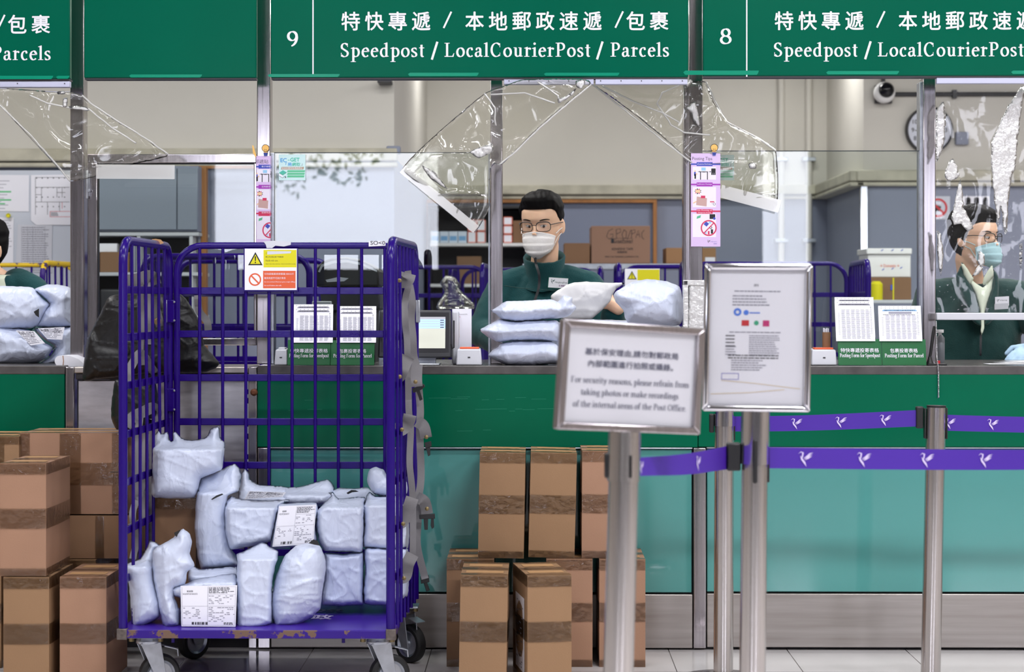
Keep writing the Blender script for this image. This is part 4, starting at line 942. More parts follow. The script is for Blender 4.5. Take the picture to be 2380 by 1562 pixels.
mailer(Zb, [(238, 575), (330, 545), (430, 548), (495, 572), (520, 640), (505, 835), (260, 840), (290, 720), (345, 680), (265, 610)], .33, .11, 40, 'upper mailer on the left counter, nearest the steel post', 27, GL, wr=1.6)
q = mailer(Zb, [(-60, 845), (100, 845), (200, 860), (300, 940), (370, 985), (330, 1050), (250, 1098), (120, 1116), (-60, 1105)], .29, .11, 40, 'lower crumpled mailer on the left counter at the picture edge', 28, GL, wr=1.8)
label_sheet(q, 'address_label', Zf(Zb)([(110, 865), (240, 870), (315, 955), (215, 970)]), q['_y']-.004, 51, big=False)
q = mailer(Zb, [(240, 850), (470, 838), (520, 850), (510, 1100), (270, 1108), (340, 1050), (385, 980), (310, 930)], .33, .11, 36, 'lower mailer on the left counter under the one nearest the steel post', 29, GL, wr=1.6)
label_sheet(q, 'address_label', Zf(Zb)([(265, 850), (452, 842), (435, 930), (330, 925)]), q['_y']-.004, 52, big=False)
# ------------------------------------------------------------------ cartons
def carton(label, u0, u1, yf, z0, z1, d, yaw=0, lean=0, mt='card', group=None, tape=((.42, .60), (.9, 1.0), (0, .07)), front_label=False, side_label=False, seam=None, seed=0, top=True, vert=()):
    xa, xb = X(u0, yf), X(u1, yf); w = xb-xa; h = z1-z0
    root = thing('cardboard_box', label, 'box', ((xa+xb)/2, yf+d/2, z0), group)
    piv = Matrix.Translation((xa, yf, z0)) @ Matrix.Rotation(math.radians(yaw), 4, 'Z') @ Matrix.Rotation(math.radians(lean), 4, 'Y')
    rd = random.Random(seed+3); j = lambda a=.0025: rd.uniform(-a, a)
    b = MB(); nx, nz = 5, 9
    vs = []
    def W(x, y, z): return piv @ Vector((x, y, z))
    # body as a gently bowed box
    n = 6
    def surf(f):
        b.grid([[f(i/n, k/n) for i in range(n+1)] for k in range(n+1)])
    bow = .004
    bw = lambda a, c: bow*16*a*(1-a)*c*(1-c)*(rd.random()*.1+.95)
    co = [(j(), j(), 0) for _ in range(4)]
    surf(lambda a, c: W(a*w, -bw(a, c), c*h)); surf(lambda a, c: W((1-a)*w, d+bw(a, c), c*h))
    surf(lambda a, c: W(w+bw(a, c), a*d, c*h)); surf(lambda a, c: W(-bw(a, c), (1-a)*d, c*h))
    surf(lambda a, c: W(a*w, c*d, h)); surf(lambda a, c: W(a*w, (1-c)*d, 0))
    b.build('body', M[mt], root, smooth=35)
    def strip(fn, x0, x1, c0, c1, nm='tape', m='tape'):
        mb = MB(); N_ = 10
        mb.grid([[fn(x0+(x1-x0)*i/N_, c0+(c1-c0)*k/3, .0012+.0007*noise.noise(Vector((i*.7+seed, k*.9, seed)))) for i in range(N_+1)] for k in range(4)])
        mb.build(nm, M[m], root, smooth=180)
    front = lambda a, c, o: W(a*w, -bow*16*a*(1-a)*c*(1-c)-o, c*h)
    right = lambda a, c, o: W(w+bow*16*a*(1-a)*c*(1-c)+o, a*d, c*h)
    left = lambda a, c, o: W(-bow*16*a*(1-a)*c*(1-c)-o, (1-a)*d, c*h)
    topf = lambda a, c, o: W(a*w, c*d, h+o)
    for c0, c1 in tape:
        strip(front, 0, 1, c0, c1)
        strip(right if (u0+u1)/2 < 1240 and yaw < 5 else left, 0, 1, c0, c1)
    for a0, a1 in vert: strip(front, a0, a1, 0, 1)
    if top:
        strip(topf, 0, 1, .0, .12); strip(topf, .1, .9, .16, .34, 'bare_patch', 'cardpatch'); strip(topf, 0, 1, .40, .60); strip(topf, .14, .86, .66, .86, 'bare_patch', 'cardpatch'); strip(topf, 0, 1, .9, 1)
        mb = MB(); mb.quad(topf(.0, .5, .0021), topf(1, .5, .0021), topf(1, .512, .0021), topf(0, .512, .0021)); mb.build('flap_seam', M['ink'], root)
    if seam is not None: mb = MB(); mb.quad(front(0, seam-.004, .002), front(1, seam-.004, .002), front(1, seam+.004, .002), front(0, seam+.004, .002)); mb.build('flap_seam', M['ink'], root)
    if side_label:
        mb = MB(); mats = [M['paper'], M['ink'], M['inklight']]
        R_ = lambda a0, c0, a1, c1, m, o: mb.quad(left(1-a0, c0, o), left(1-a1, c0, o), left(1-a1, c1, o), left(1-a0, c1, o), m)
        R_(.16, .12, .74, .78, 0, .0014)
        for i in range(26): a = .2+rd.random()*.4; c = .15+i*.023; R_(a, c, a+rd.uniform(.05, .14), c+.009, 1+i % 2, .0018)
        mb.build('shipping_label', mats, root)
    return root
H = .348
GR = 'brown cartons against the counter'
carton('carton in the upper row, leftmost of three standing on end', 1111, 1217, -.29, H, .69, .27, lean=1.0, seed=1, group=GR)
carton('middle carton of the upper row, leaning slightly', 1228, 1335, -.29, H+.002, .69, .27, lean=1.4, seed=2, group=GR)
carton('carton in the upper row behind the notice stand pole', 1352, 1459, -.29, H, .694, .27, lean=.3, seed=3, group=GR, mt='card2')
carton('lower carton at the outer end nearest the roll cage wheel', 1038, 1148, -.318, 0, H-.001, .29, seed=4, group=GR, mt='cardb')
carton('dark lower carton behind the carton with the white shipping label', 1270, 1377, -.318, 0, H-.001, .29, seed=5, group=GR, mt='card2')
carton('lower carton behind the notice stand pole, beside bare teal glass', 1393, 1500, -.318, 0, H-.001, .29, seed=6, group=GR, mt='card2')
carton('front carton standing between the outer lower carton and the labelled carton', 1066, 1176, -.70, 0, H, .3, seed=7, lean=1.0, group=GR)
carton('front carton turned to show a white shipping label on its side', 1226, 1330, -.715, 0, H, .3, yaw=9, seed=8, side_label=True, group=GR)
GL2 = 'brown cartons stacked left of the roll cage'
carton('front lower carton under the tall taped carton, at the picture corner', 8, 114, -.765, 0, H, .31, seed=11, group=GL2)
carton('front lower carton touching the roll cage front wheel', 139, 247, -.755, 0, H, .31, seed=12, group=GL2, mt='card2')
carton('tall taped carton standing on top of the front lower carton', 0, 107, -.755, H+.002, .69, .31, seed=13, group=GL2, mt='card2')
carton('low carton peeping out behind the front lower ones', 100, 222, -.34, 0, H-.002, .29, seed=14, group=GL2)
carton('carton lying on its side beneath the biggest carton, partly behind the roll cage', 120, 305, -.32, H, .486, .28, seed=15, group=GL2, mt='cardb', tape=(), vert=((.55, .66),))
carton('biggest carton, with a taped seam across its face, leaning on the steel gate', 47, 295, -.31, .49, .752, .26, seed=16, group=GL2, mt='card2', tape=((.52, .64), (.36, .52)), vert=((.37, .57), (.86, .98), (0, .09)), seam=.52)
carton('carton at the left picture edge under the green counter front', -90, 44, -.33, .49, .742, .28, seed=17, group=GL2, tape=((.9, 1),), vert=((.6, .75),))
carton('carton holding up the one at the left picture edge', -95, 42, -.33, H, .488, .28, seed=18, group=GL2, tape=((.9, 1),))
carton('low carton at the left picture edge, seen only as a dark sliver', -110, 3, -.36, 0, H-.001, .3, seed=19, group=GL2)
yb = -.46; zz = .21
carton('brown carton inside the roll cage under the bulky mailer', 356, 455, yb, .2095, P(400, 1158, yb).z, .2, seed=20, tape=((.9, 1),), mt='cardb')
# -- black bags on the cage
t = inflate('black_bag', Zf(Z7)([(290, 515), (230, 548), (150, 710), (75, 860), (55, 1000), (40, 1180), (180, 1165), (330, 1150), (560, 1120), (800, 1125), (1000, 1112), (1100, 1050), (980, 900), (960, 750), (900, 640), (800, 510), (560, 500)]), -.075, .05, 40, 'tarp', 61, crease=.012)
tag(t, 'large black tarpaulin bag hanging behind the roll cage, over the steel gate', 'bag')
ribbon(t, 'strap', [(*q, -.12) for q in Zf(Z7)([(930, 520), (940, 640), (1000, 720), (1010, 790)])], 17, 'strap', seed=3)
t = inflate('black_bag', Zf(Z7)([(285, 1190), (300, 1170), (450, 1165), (600, 1180), (625, 1400), (560, 1540), (420, 1570), (300, 1555), (262, 1470), (262, 1360)]), -.32, .05, 26, 'tarp', 62, crease=.01)
tag(t, 'small black bag strapped outside the left side panel of the roll cage', 'bag')
# ------------------------------------------------------------------ back office
Z6 = (600, 520, 3.003); ZR = (1740, 480, 3.003); ZQ = (1740, 150, 3.003); ZC3 = (1120, 150, 3.003); Zb = (0, 480, 3.003); Za = (1080, 420, 3.003)
def zr(z, x0, x1, y0, y1): f = Zf(z)([(x0, y0), (x1, y1)]); return f[0][0], f[1][0], f[0][1], f[1][1]
def recolour(o, frm, to):
    for s in o.material_slots:
        if s.material == frm: s.link = 'OBJECT'; s.material = to
    for c in o.children: recolour(c, frm, to)
oc, obp, odk = cage('purple roll cage parked behind the worker in the mask, with a yellow warning label')
yc = yat(9.7)
def place(o, u_left, y, rot=0, dz=0, label=None):
    """moves a cage so that its front left corner stands at pixel column u_left on plane y"""
    o.rotation_euler.z = math.radians(rot)
    hw, hd = (.4, .335) if rot in (0, 180) else (.335, .4)
    o.location = (X(u_left, y)+hw, y+hd, dz)
    if label: o['label'] = label
    return o
warning_plate(oc, P(288, 675, YF-.02)+Vector((.02, 0, 0)), (1, 0, 0), .17, .13, False)
GCG = 'purple roll cages parked in the office'
proto = copy_tree(oc); 
for ch in list(proto.children):
    if ch.name.startswith('warning'):
        for c2 in list(ch.children): bpy.data.objects.remove(c2)
        bpy.data.objects.remove(ch)
place(oc, 1437, yc)
place(copy_tree(proto), 745, yc+.1, label='roll cage in the office seen through the glass left of the masked worker')
place(copy_tree(proto), 1045, yc+.85, label='roll cage in the office directly behind the masked worker, beside the labelled cage')
place(copy_tree(proto), 1602, 2.15, label='roll cage in the office standing before the stained corner and the foam box')
c5 = place(copy_tree(proto), -300, yc-.52, label='roll cage with yellow chipped top rail behind the person at the left edge')
for c in (c5,):
    for ch in c.children:
        if ch.name.startswith(('side_panel', 'back_panel')): recolour(ch, M['purple'], M['purple']); ch.material_slots[0].link = 'OBJECT'; ch.material_slots[0].material = M['yellowpaint']
for o in (oc, c5): o['group'] = GCG
place(proto, 330, 1.22, 90, label='roll cage just inside the framed window over the gate')
for o in COL.objects:
    if o.name.startswith('roll_cage') and o.parent is None and o != cart: o['group'] = GCG
def panel(name, label, cat, u0, u1, v0, v1, y0, y1, mt, bevel=.003, group=None):
    b = MB(); pbox(b, u0, u1, v0, v1, y0, y1); return tag(b.build(name, M[mt] if isinstance(mt, str) else mt, bevel=bevel), label, cat, group)
# notice board with papers on the left wall
M['boardlight'] = mat('light grey board', rgb(206, 212, 224), .5)
panel('notice_board', 'pale grey notice board behind the person at the left edge', 'board', -260, 176, 396, 760, YL-.03, YL, 'boardlight')
def notice(label, q4, y, fill, mt='paper'):
    pn = pen_at(y, q4[0][0], q4[0][1]); u0, v0 = q4[0]; mats = [M[mt], M['ink'], M['inklight'], mat('green marker', rgb(90, 200, 130), .6), M['red']]
    pn.poly([(u-u0, v0-v) for u, v in q4][::-1], 0, -.0004); fill(pn); o = pn.mb.build('paper_notice', mats); return tag(o, label, 'notice', 'notices on the pale grey board')
yn = YL-.034
def f1(p):
    for i in range(9): p.rect(6, -14-i*8, 62-(i*7 % 23), -15.2-i*8, 2)
    p.rect(38, -38, 66, -41.5, 3); p.rect(28, -57, 66, -60.5, 3); p.rect(36, -66, 52, -69, 3)
notice('typed notice with three green highlighted lines, top of the pale board', [(-40, 406), (68, 407), (67, 492), (-40, 490)], yn, f1)
def f2(p):
    for a in ((10, -5, 90, -6), (10, -5, 11, -92), (10, -28, 90, -29), (10, -62, 90, -63), (38, -62, 39, -92), (24, -28, 25, -62), (60, -28, 61, -52), (72, -28, 73, -52), (60, -40, 80, -41), (10, -45, 24, -46), (66, -63, 67, -84)): p.rect(*a, 1)
    for i in range(6):
        for j in range(4): p.rect(12+i*13, -6-j*22, 14.4+i*13, -8.4-j*22, 1)
    for a in ((44, -84, 92, -85), (44, -84, 45, -97), (44, -96.4, 92, -97.4), (72, -63, 73, -78)): p.rect(*a, 4)
    p.lines(46, 66, -87, 3, 3, 1.6, 1, 2)
notice('white floor plan print with rounded corner, right side of the pale board', [(72, 407), (200, 405), (200, 523), (84, 523), (72, 512)], yn-.003, f2)
def f3(p):
    for i in range(20): p.lines(10, 74, -6-i*5.2, 1, 5, 2, 2, i)
    for u in (8, 22, 34, 62): p.rect(u, -4, u+.7, -108, 2)
notice('lined table print hanging below the floor plan', [(42, 522), (122, 524), (120, 634), (36, 630)], yn, f3, 'papergrey')
notice('plain text sheet under the yellow pin', [(-30, 504), (32, 506), (31, 612), (-30, 610)], yn, lambda p: p.lines(24, 58, -8, 11, 6, 1.5, 2, 8))
c = P(20.5, 501, yn-.01); b = MB(); b.lathe([(.006, -.012), (.011, -.018), (.012, -.008), (.004, -.002), (.003, .012)], (c.x, c.y, c.z), 14, 'y'); tag(b.build('push_pin', M['yellow'], smooth=50), 'round yellow push pin on the pale board', 'pin')
# cupboard, post and open shelves behind the framed window
cb = thing('wall_cupboard', 'grey two door wall cupboard behind the framed window', 'cupboard', (X(330, 3.2), 3.2, 1.4))
b = MB(); pbox(b, 178, 461, 386, 538, 3.2, 3.55); b.build('cabinet_body', M['greyboard'], cb)
for u0, u1 in ((180, 410), (412, 459)): b = MB(); pbox(b, u0, u1, 390, 534, 3.185, 3.2); b.build('door', mat('grey cupboard door', rgb(132, 142, 156), .35), cb, bevel=.003)
panel('wood_post', 'orange brown wooden upright beside the grey cupboard', 'post', 466, 479, 388, 1090, 3.3, 3.36, 'wood')
panel('wood_rail', 'orange brown wooden rail above the grey cupboard', 'rail', 440, 606, 385, 392, 3.37, 3.4, 'wood')
sh = thing('open_shelf', 'pale open shelving under the grey cupboard', 'shelf', (X(340, 3.2), 3.2, 0))
M['shelfgrey'] = mat('pale grey shelf', rgb(196, 200, 206), .5)
for r in ((180, 462, 540, 548), (180, 462, 633, 641), (180, 462, 733, 741)): b = MB(); pbox(b, *r, 3.2, 3.53); b.build('shelf_board', M['shelfgrey'], sh, bevel=.002)
for r in ((178, 184), (318, 326), (440, 448)): b = MB(); pbox(b, *r, 541, 1240, 3.205, 3.525); b.build('upright', M['shelfgrey'], sh)
b = MB(); pbox(b, 180, 462, 548, 1240, 3.53, 3.545); b.build('back_board', M['darkin'], sh)
def rest(name, label, cat, u0, u1, v0, v1, y0, d, mt, **k): return panel(name, label, cat, u0, u1, v0, v1, y0, y0+d, mt, **k)
rest('cardboard_box', 'brown carton on the open shelving, seen left of the roll cage', 'box', 232, 300, 586, 633, 3.22, .25, 'cardb')
rest('paper_stack', 'stack of white paper on the brown carton in the open shelving', 'paper', 230, 272, 566, 586, 3.24, .2, 'paper')
rest('folded_cloth', 'grey folded cloth hanging in the open shelving', 'cloth', 303, 318, 560, 633, 3.22, .2, mat('grey cloth', rgb(150, 156, 170), .9, bump=.4, bscale=40), bevel=.01)
rest('storage_bin', 'dark storage bin on the lower open shelf', 'bin', 232, 312, 672, 733, 3.22, .25, 'darkgrey', bevel=.01)
# wood framed board and black shelf unit
fb = thing('framed_board', 'large wood framed grey board on the back wall behind the worker', 'board', (X(1255, YM), YM-.05, 1))
for r in ((985, 1527, 464, 471.5), (985, 993, 471, 760), (1518, 1527, 471, 760)): b = MB(); pbox(b, *r, YM-.06, YM-.0); b.build('frame', M['wood'], fb, bevel=.003)
b = MB(); pbox(b, 993, 1518, 471, 760, YM-.02, YM); b.build('board', mat('grey felt board', rgb(130, 138, 160), .8), fb)
bs = thing('shelf_unit', 'black shelf unit with small boxes left of the worker', 'shelf', (X(1105, YM-.45), YM-.45, 0)); ys = YM-.45
for r in ((994, 1000, 480, 1100), (1220, 1226, 480, 1100), (994, 1226, 478, 484)): b = MB(); pbox(b, *r, ys, YM-.07); b.build('side', M['dark'], bs)
b = MB(); pbox(b, 1000, 1220, 484, 1100, YM-.1, YM-.07); b.build('back_board', M['darkin'], bs)
for r in ((1000, 1220, 565, 572), (1000, 1220, 660, 667)): b = MB(); pbox(b, *r, ys, YM-.1); b.build('shelf_board', M['white'], bs, bevel=.002)
M['bluebox'] = mat('blue white carton', rgb(214, 226, 240), .5); M['boxprint'] = mat('blue print', rgb(120, 170, 215), .5)
def small_box(u0, u1, v0, v1, label, kind, y=ys+.02):
    r = thing('small_box', label, 'box', (X((u0+u1)/2, y), y, Z(v1, y)), 'small boxes on the black shelf')
    b = MB(); pbox(b, u0, u1, v0, v1, y, y+.16); b.build('body', [M['bluebox'], M['paper'], M['paper']][kind], r, bevel=.002)
    b = MB(); w, h = u1-u0, v1-v0
    if kind == 0: pbox(b, u0+2, u1-2, v0+h*.4, v1-h*.2, y-.001, y)
    else:
        for q in ((u0, u1, v0, v0+1.5), (u0, u1, v1-2, v1), (u1-2, u1, v0, v1), (u0, u0+1.5, v0, v1)): pbox(b, *q, y-.001, y)
    b.build('print_marking', [M['boxprint'], M['orange'], M['orange']][kind], r)
for k in range(4): small_box(1001+k*21.2, 1021+k*21.2, 538, 564.5, ['first', 'second', 'third', 'fourth'][k]+' blue and white small box from the end of the shelf row', 0)
for c_ in range(2):
    for r_ in range(2): small_box(1087+c_*21.5, 1107+c_*21.5, 538-r_*27.5, 564.5-r_*27.5, ('upper ' if r_ else 'lower ')+('orange edged small box next to the blue and white row' if c_ == 0 else 'orange edged small box beside the steel post'), 1)
for r_ in range(3): small_box(1170, 1191, 545-r_*20.5, 564.5-r_*20.5, ('bottom', 'middle', 'top')[r_]+' red edged small box in the pile just left of the worker', 2)
rest('cardboard_box', 'plain brown box on the black shelf, just left of the worker head', 'box', 1192, 1219, 513, 564.5, ys+.03, .2, 'cardb')
rest('cardboard_box', 'brown box low on the black shelf behind the glass', 'box', 1062, 1118, 596, 660, ys+.03, .2, 'cardb')
# rack with cartons behind the cages
yk = yat(11.5)
rk = thing('storage_rack', 'grey steel rack behind the roll cages carrying cartons', 'rack', (X(1450, yk), yk, 0))
zrk = Z(613, yk)
b = MB(); b.box(X(1215, yk), X(1690, yk), yk, yk+.5, zrk-.03, zrk); b.build('shelf_board', M['zinc'], rk)
for u in (1216, 1686):
    for dy in (.01, .46): b = MB(); x = X(u, yk); b.box(x-.015, x+.015, yk+dy, yk+dy+.03, 0, zrk-.03); b.build('leg', M['zinc'], rk)
gp = thing('cardboard_box', 'big brown carton with black hand lettering behind the worker', 'box', (X(1442, yk), yk, zrk))
b = MB(); pbox(b, 1374, 1511, 525, 613, yk+.01, yk+.36); b.build('body', mat('dull brown cardboard', rgb(152, 118, 98), .8), gp, bevel=.004)
pn = pen_at(yk+.009, 1374, 613); U = lambda x, y: (1080+x/3.003-1374, 613-(420+y/3.003))
hand = lambda pts: pn.stroke([U(*p) for p in pts], 1.1)
for pts in ([(1035, 335), (1005, 350), (990, 390), (1010, 408), (1035, 392), (1035, 372), (1015, 375)], [(1060, 405), (1058, 340), (1085, 335), (1090, 358), (1062, 372)], [(1112, 342), (1098, 375), (1106, 402), (1126, 400), (1130, 358), (1112, 342)], [(1134, 412), (1160, 344)], [(1164, 400), (1166, 346), (1188, 342), (1190, 362), (1167, 372)], [(1194, 400), (1212, 346), (1223, 396)], [(1200, 378), (1220, 376)], [(1254, 345), (1236, 365), (1237, 395), (1252, 410)]): hand(pts)
x, y = U(1040, 432); pn.sans('GreatPower', x, y, 43, 8); x, y = U(1022, 436); pn.rect(x, y, x+6, y+11); 
for q in ((1035, 402, 1172, 404), (1035, 434, 1172, 436), (1170, 402, 1172, 436)): a = U(q[0], q[3]); c = U(q[2], q[1]); pn.rect(a[0], a[1], c[0], c[1])
x, y = U(1025, 485); pn.sans('ADHESIVE TAPE', x, y, 50, 5.5); x, y = U(1065, 507); pn.sans('封箱膠紙', x, y, 23, 5.5); x, y = U(980, 537); pn.sans('SHIN YUE TRADING COMPANY LTD', x, y, 78, 4)
pn.mb.build('lettering', M['black'], gp)
rest('cardboard_box', 'smaller brown carton on the rack touching the big lettered carton', 'box', 1311, 1371, 565, 613, yk+.02, .3, 'cardb')
bx = rest('cardboard_box', 'open brown carton on the rack behind the posting tips post', 'box', 1548, 1664, 576, 613, yk+.02, .3, mat('plain kraft', rgb(158, 120, 84), .8))  # one even kraft brown
b = MB(); pbox(b, 1639, 1662, 598, 613, yk+.017, yk+.02); b.build('paper_label', M['paper'], bx)
# foam box, taped carton and bench at the right
yf = yat(10.9)
bn = thing('work_bench', 'grey bench under the foam box by the right office wall', 'bench', (X(2080, yf), yf, 0))
b = MB(); pbox(b, 1990, 2140, 697, 705, yf-.12, yf+.5); b.build('bench_top', M['shelfgrey'], bn, bevel=.003)
for u in (1994, 2132): b = MB(); x = X(u, yf); b.box(x-.02, x+.02, yf, yf+.04, 0, Z(705, yf)); b.build('leg', M['zinc'], bn)
cbx = rest('cardboard_box', 'taped brown carton on the bench beneath the foam box', 'box', 2014, 2118, 645, 697, yf, .3, 'cardb')
b = MB(); pbox(b, 2075, 2078, 645, 697, yf-.002, yf); b.build('tape', M['yellow'], cbx)
b = MB(); pbox(b, 2070, 2074, 662, 674, yf-.004, yf-.001); b.build('printed_mark', M['blue'], cbx)
fo = thing('foam_box', 'white foam box with orange handwriting on top of the taped carton', 'box', (X(2066, yf), yf+.02, Z(645, yf)))
b = MB(); pbox(b, 2017, 2117, 592, 645, yf+.02, yf+.32); b.build('body', M['white'], fo, bevel=.006)
b = MB(); pbox(b, 2014, 2120, 577, 591, yf+.005, yf+.33); b.build('lid', M['white'], fo, bevel=.006)
pn = pen_at(yf+.019, 2017, 645); pn.sans('→ Domestic ←', 28, 24, 46, 7); o = pn.mb.build('handwriting', M['orange'], fo)
for k, (u, v) in enumerate(((2048, 583), (2072, 583), (2094, 583), (2050, 628), (2072, 626), (2092, 624))):
    b = MB(); a = P(u, v, yf+.003 if v < 600 else yf+.018); b.tube([a, a+Vector((.012, 0, .008))], .002, 5); b.build('blue_tick', M['blue'], fo)
b = MB(); c = P(2037, 690, yf-.07); b.lathe([(.03, Z(705, yf)+.001-c.z), (.034, Z(705, yf)+.01-c.z), (.034, .07), (.02, .085)], (c.x, c.y, c.z), 14); tag(b.build('yellow_canister', M['yellow'], smooth=40), 'yellow canister beside the roll cage near the taped carton', 'canister')
# camera, clock, socket and signs on the right wall
yw = YR
cc = thing('security_camera', 'white dome security camera with dark globe on the right office wall', 'camera', (*P(2056, 215, yw)[:2], P(2056, 215, yw).z))
c = P(2056, 215, yw-.09)
b = MB(); pbox(b, 2034, 2074, 198, 240, yw-.03, yw); b.build('bracket', M['darkgrey'], cc, bevel=.004)
b = MB(); b.lathe([(.03, .07), (.048, .06), (.062, .03), (.064, .0), (.06, -.02), (.05, -.03)], c, 24, 'y'); b.build('housing', M['white'], cc, smooth=50)
b = MB(); b.lathe([(.047, -.028), (.044, -.045), (.034, -.06), (.018, -.07), (.002, -.073)], c+Vector((.006, 0, .012)), 24, 'y'); b.build('dome', mat('dark dome', rgb(18, 20, 26), .06), cc, smooth=80)
b = MB(); q = P(2053, 205, yw-.02); b.tube([q, (q.x, q.y, 3.0)], .012, 8); b.build('conduit', M['darkgrey'], cc, smooth=60)
b = MB(); q = P(2080, 219, yw-.02); b.tube([q, (6, q.y, q.z)], .013, 8); o = tag(b.build('wall_conduit', M['darkgrey'], smooth=60), 'dark conduit running along the right office wall from the camera', 'conduit')
for u in (2218,): b = MB(); c2 = P(u, 219, yw-.02); b.box(c2.x-.012, c2.x+.012, yw-.04, yw, c2.z-.025, c2.z+.025); b.build('clamp', M['darkgrey'], o)
ck = thing('wall_clock', 'round white wall clock with black rim behind the last steel post', 'clock', P(2158, 303, yw))
c = P(2158, 303, yw); R = (P(2213, 303, yw)-c).x
b = MB(); b.lathe([(R*.9, -.035), (R*.97, -.05), (R*1.0, -.03), (R*1.0, 0)], c, 48, 'y', caps=False); b.build('rim', M['dark'], ck, smooth=50)
b = MB(); b.lathe([(R*.92, -.028), (R*.92, -.004)], c, 48, 'y'); b.build('face', mat('clock face', rgb(214, 218, 232), .4), ck)
pn = Pen((c.x, c.y-.028, c.z), (R, 0, 0), (0, 0, R), .001)
for h in range(1, 13): a = math.radians(90-30*h); pn.sans(str(h), .7*math.cos(a), .7*math.sin(a)-.09, None, .18, align='c', bold=.02)
pn.stroke([(.08, -.01), (-.62, -.02)], [.05, .03]); pn.stroke([(.06, .05), (-.4, -.34)], [.07, .04]); pn.disc(0, 0, .05); pn.mb.build('dial_marking', M['black'], ck)
panel('junction_box', 'grey square socket box beside the wall clock', 'junction box', 2222, 2252, 306, 336, yw-.04, yw, 'greyboard', .006)
def wallsheet(name, label, u0, u1, v0, v1, y, fill, mats):
    pn = pen_at(y, u0, v1); pn.rect(0, 0, u1-u0, v1-v0, 0, -.0004); fill(pn); return tag(pn.mb.build(name, mats), label, 'notice')
wallsheet('prohibition_sign', 'white sheet with a red prohibition ring on the right office wall', 2152, 2208, 456, 510, yw-.004, lambda p: (p.ring(28, 27, 17, 22, 1), p.stroke([(14, 40), (42, 14)], 5, 1), p.poly([(18, 18), (24, 34), (36, 30), (32, 20)], 2)), [M['boardlight'], M['red'], M['black']])
wallsheet('pictogram_sheet', 'white sheet with three dark pictograms above the person in dark jacket', 2236, 2300, 456, 492, yw-.004, lambda p: [(p.rect(8+k*20, 8, 20+k*20, 28, 1), p.disc(14+k*20, 28, 6, 1)) for k in range(3)], [M['paper'], M['black']])
panel('wall_bracket', 'small dark bracket on the left office wall just under the sign numbered 9', 'bracket', 877, 909, 183, 192, YL-.12, YL, 'darkgrey')
# ------------------------------------------------------------------ things on the counter
def form_holder(z, plate, cjk, latin, label):
    u0, u1, v0, v1 = zr(z, *plate); y = .012
    r = thing('form_holder', label, 'form holder', (X((u0+u1)/2, y), y, ZC), 'green fronted posting form holders')
    M['hgreen'] = M.get('hgreen') or mat('holder green', rgb(0, 98, 48), .25, nscale=20, namt=.1)
    b = MB(); a, c = X(u0, y), X(u1, y); z0, z1 = ZC+.001, Z(v0, y)
    vs = [(a, y, z0), (c, y, z0), (c, y+.018, z1), (a, y+.018, z1)]; b.add(vs+[(p[0], p[1]+.004, p[2]) for p in vs], [(0, 1, 2, 3), (7, 6, 5, 4), (0, 4, 5, 1), (1, 5, 6, 2), (2, 6, 7, 3), (3, 7, 4, 0)])
    b.build('front_plate', M['hgreen'], r, bevel=.001)
    b = MB(); b.box(a, c, y+.004, y+.07, ZC+.0005, ZC+.004); b.build('base_plate', M['acrylic'], r)
    b = MB(); vs = [(a, y+.065, ZC+.004), (c, y+.065, ZC+.004), (c, y+.11, z1+.085), (a, y+.11, z1+.085)]; b.add(vs+[(p[0], p[1]+.003, p[2]) for p in vs], [(0, 1, 2, 3), (7, 6, 5, 4), (0, 4, 5, 1), (1, 5, 6, 2), (2, 6, 7, 3), (3, 7, 4, 0)]); b.build('back_plate', M['acrylic'], r)
    w = c-a; h = z1-z0; sl = Vector((0, .018, h)).normalized()
    pn = Pen((a, y, z0), (w/100, 0, 0), sl*(h/60), .0006)
    pn.sans(cjk, 50, 30, 11*len(cjk) if len(cjk) > 6 else 10.4*len(cjk), 10, align='c', bold=.01); pn.serif(latin, 50, 19, 8.6, width=93 if 'Speed' in latin else 88, align='c'); pn.mb.build('lettering', M['letter'], r)
    return r
def form_stack(z, quad, label, seed, blue=False):
    """pad of posting forms leaning in a holder; quad in zoom coordinates tl,tr,br,bl"""
    q = Zf(z)(quad); r = thing('form_pad', label, 'forms', P(*q[3], .05), 'pads of printed posting forms')
    for k, (dy, dv) in enumerate(((.07, -9 if seed % 2 else -4), (.05, 0))):
        yy = (.045+dy*.3, .045+dy*.3, .03, .03)
        ps = [P(u, v+dv, yy[i]+.009*k*-1+(.02 if i < 2 else 0)) for i, (u, v) in enumerate(q)]
        ps[1] = ps[0]+ps[2]-ps[3]; b = MB(); th = Vector((0, .006, 0)); b.add(ps+[p+th for p in ps], [(3, 2, 1, 0), (4, 5, 6, 7), (0, 1, 5, 4), (1, 2, 6, 5), (2, 3, 7, 6), (3, 0, 4, 7)]); pad = b.build('form', M['paper'], r)
        tl, tr, br, bl = ps; pn = Pen(bl, (br-bl)/100, (tl-bl)/100, .0006); rd = random.Random(seed+k)
        for i in range(9): pn.rect(6+i*10, 95.5, 7.5+i*10, 97, 0)
        pn.poly([(8, 89), (12, 93.5), (88, 93.5), (92, 89)], 2 if blue else 1, 0); pn.lines(14, 86, 92.6, 1, 2, 2.4, 0, seed, 0)
        if blue: pn.rect(24, 81, 78, 87, 1); pn.lines(10, 90, 79, 1, 2, 1.2, 0, seed)
        if k:
            for cgi in range(6):
                x0 = 16+cgi*12.5; pn.lines(x0, x0+11, 78, 30, 2.45, 1.05, 1, seed*7+cgi, .3)
            pn.lines(7, 12, 70, 16, 3.5, 1, 1, seed); pn.lines(90, 95, 78, 22, 2.8, 1, 1, seed+1); pn.stroke([(91, 86), (92, 80), (93, 86)], .8, 0)
        pn.mb.build('print', [M['ink'], M['inklight'], M['boxprint']], pad)
S_, Pq = '特快專遞投寄表格', '包裹投寄表格'
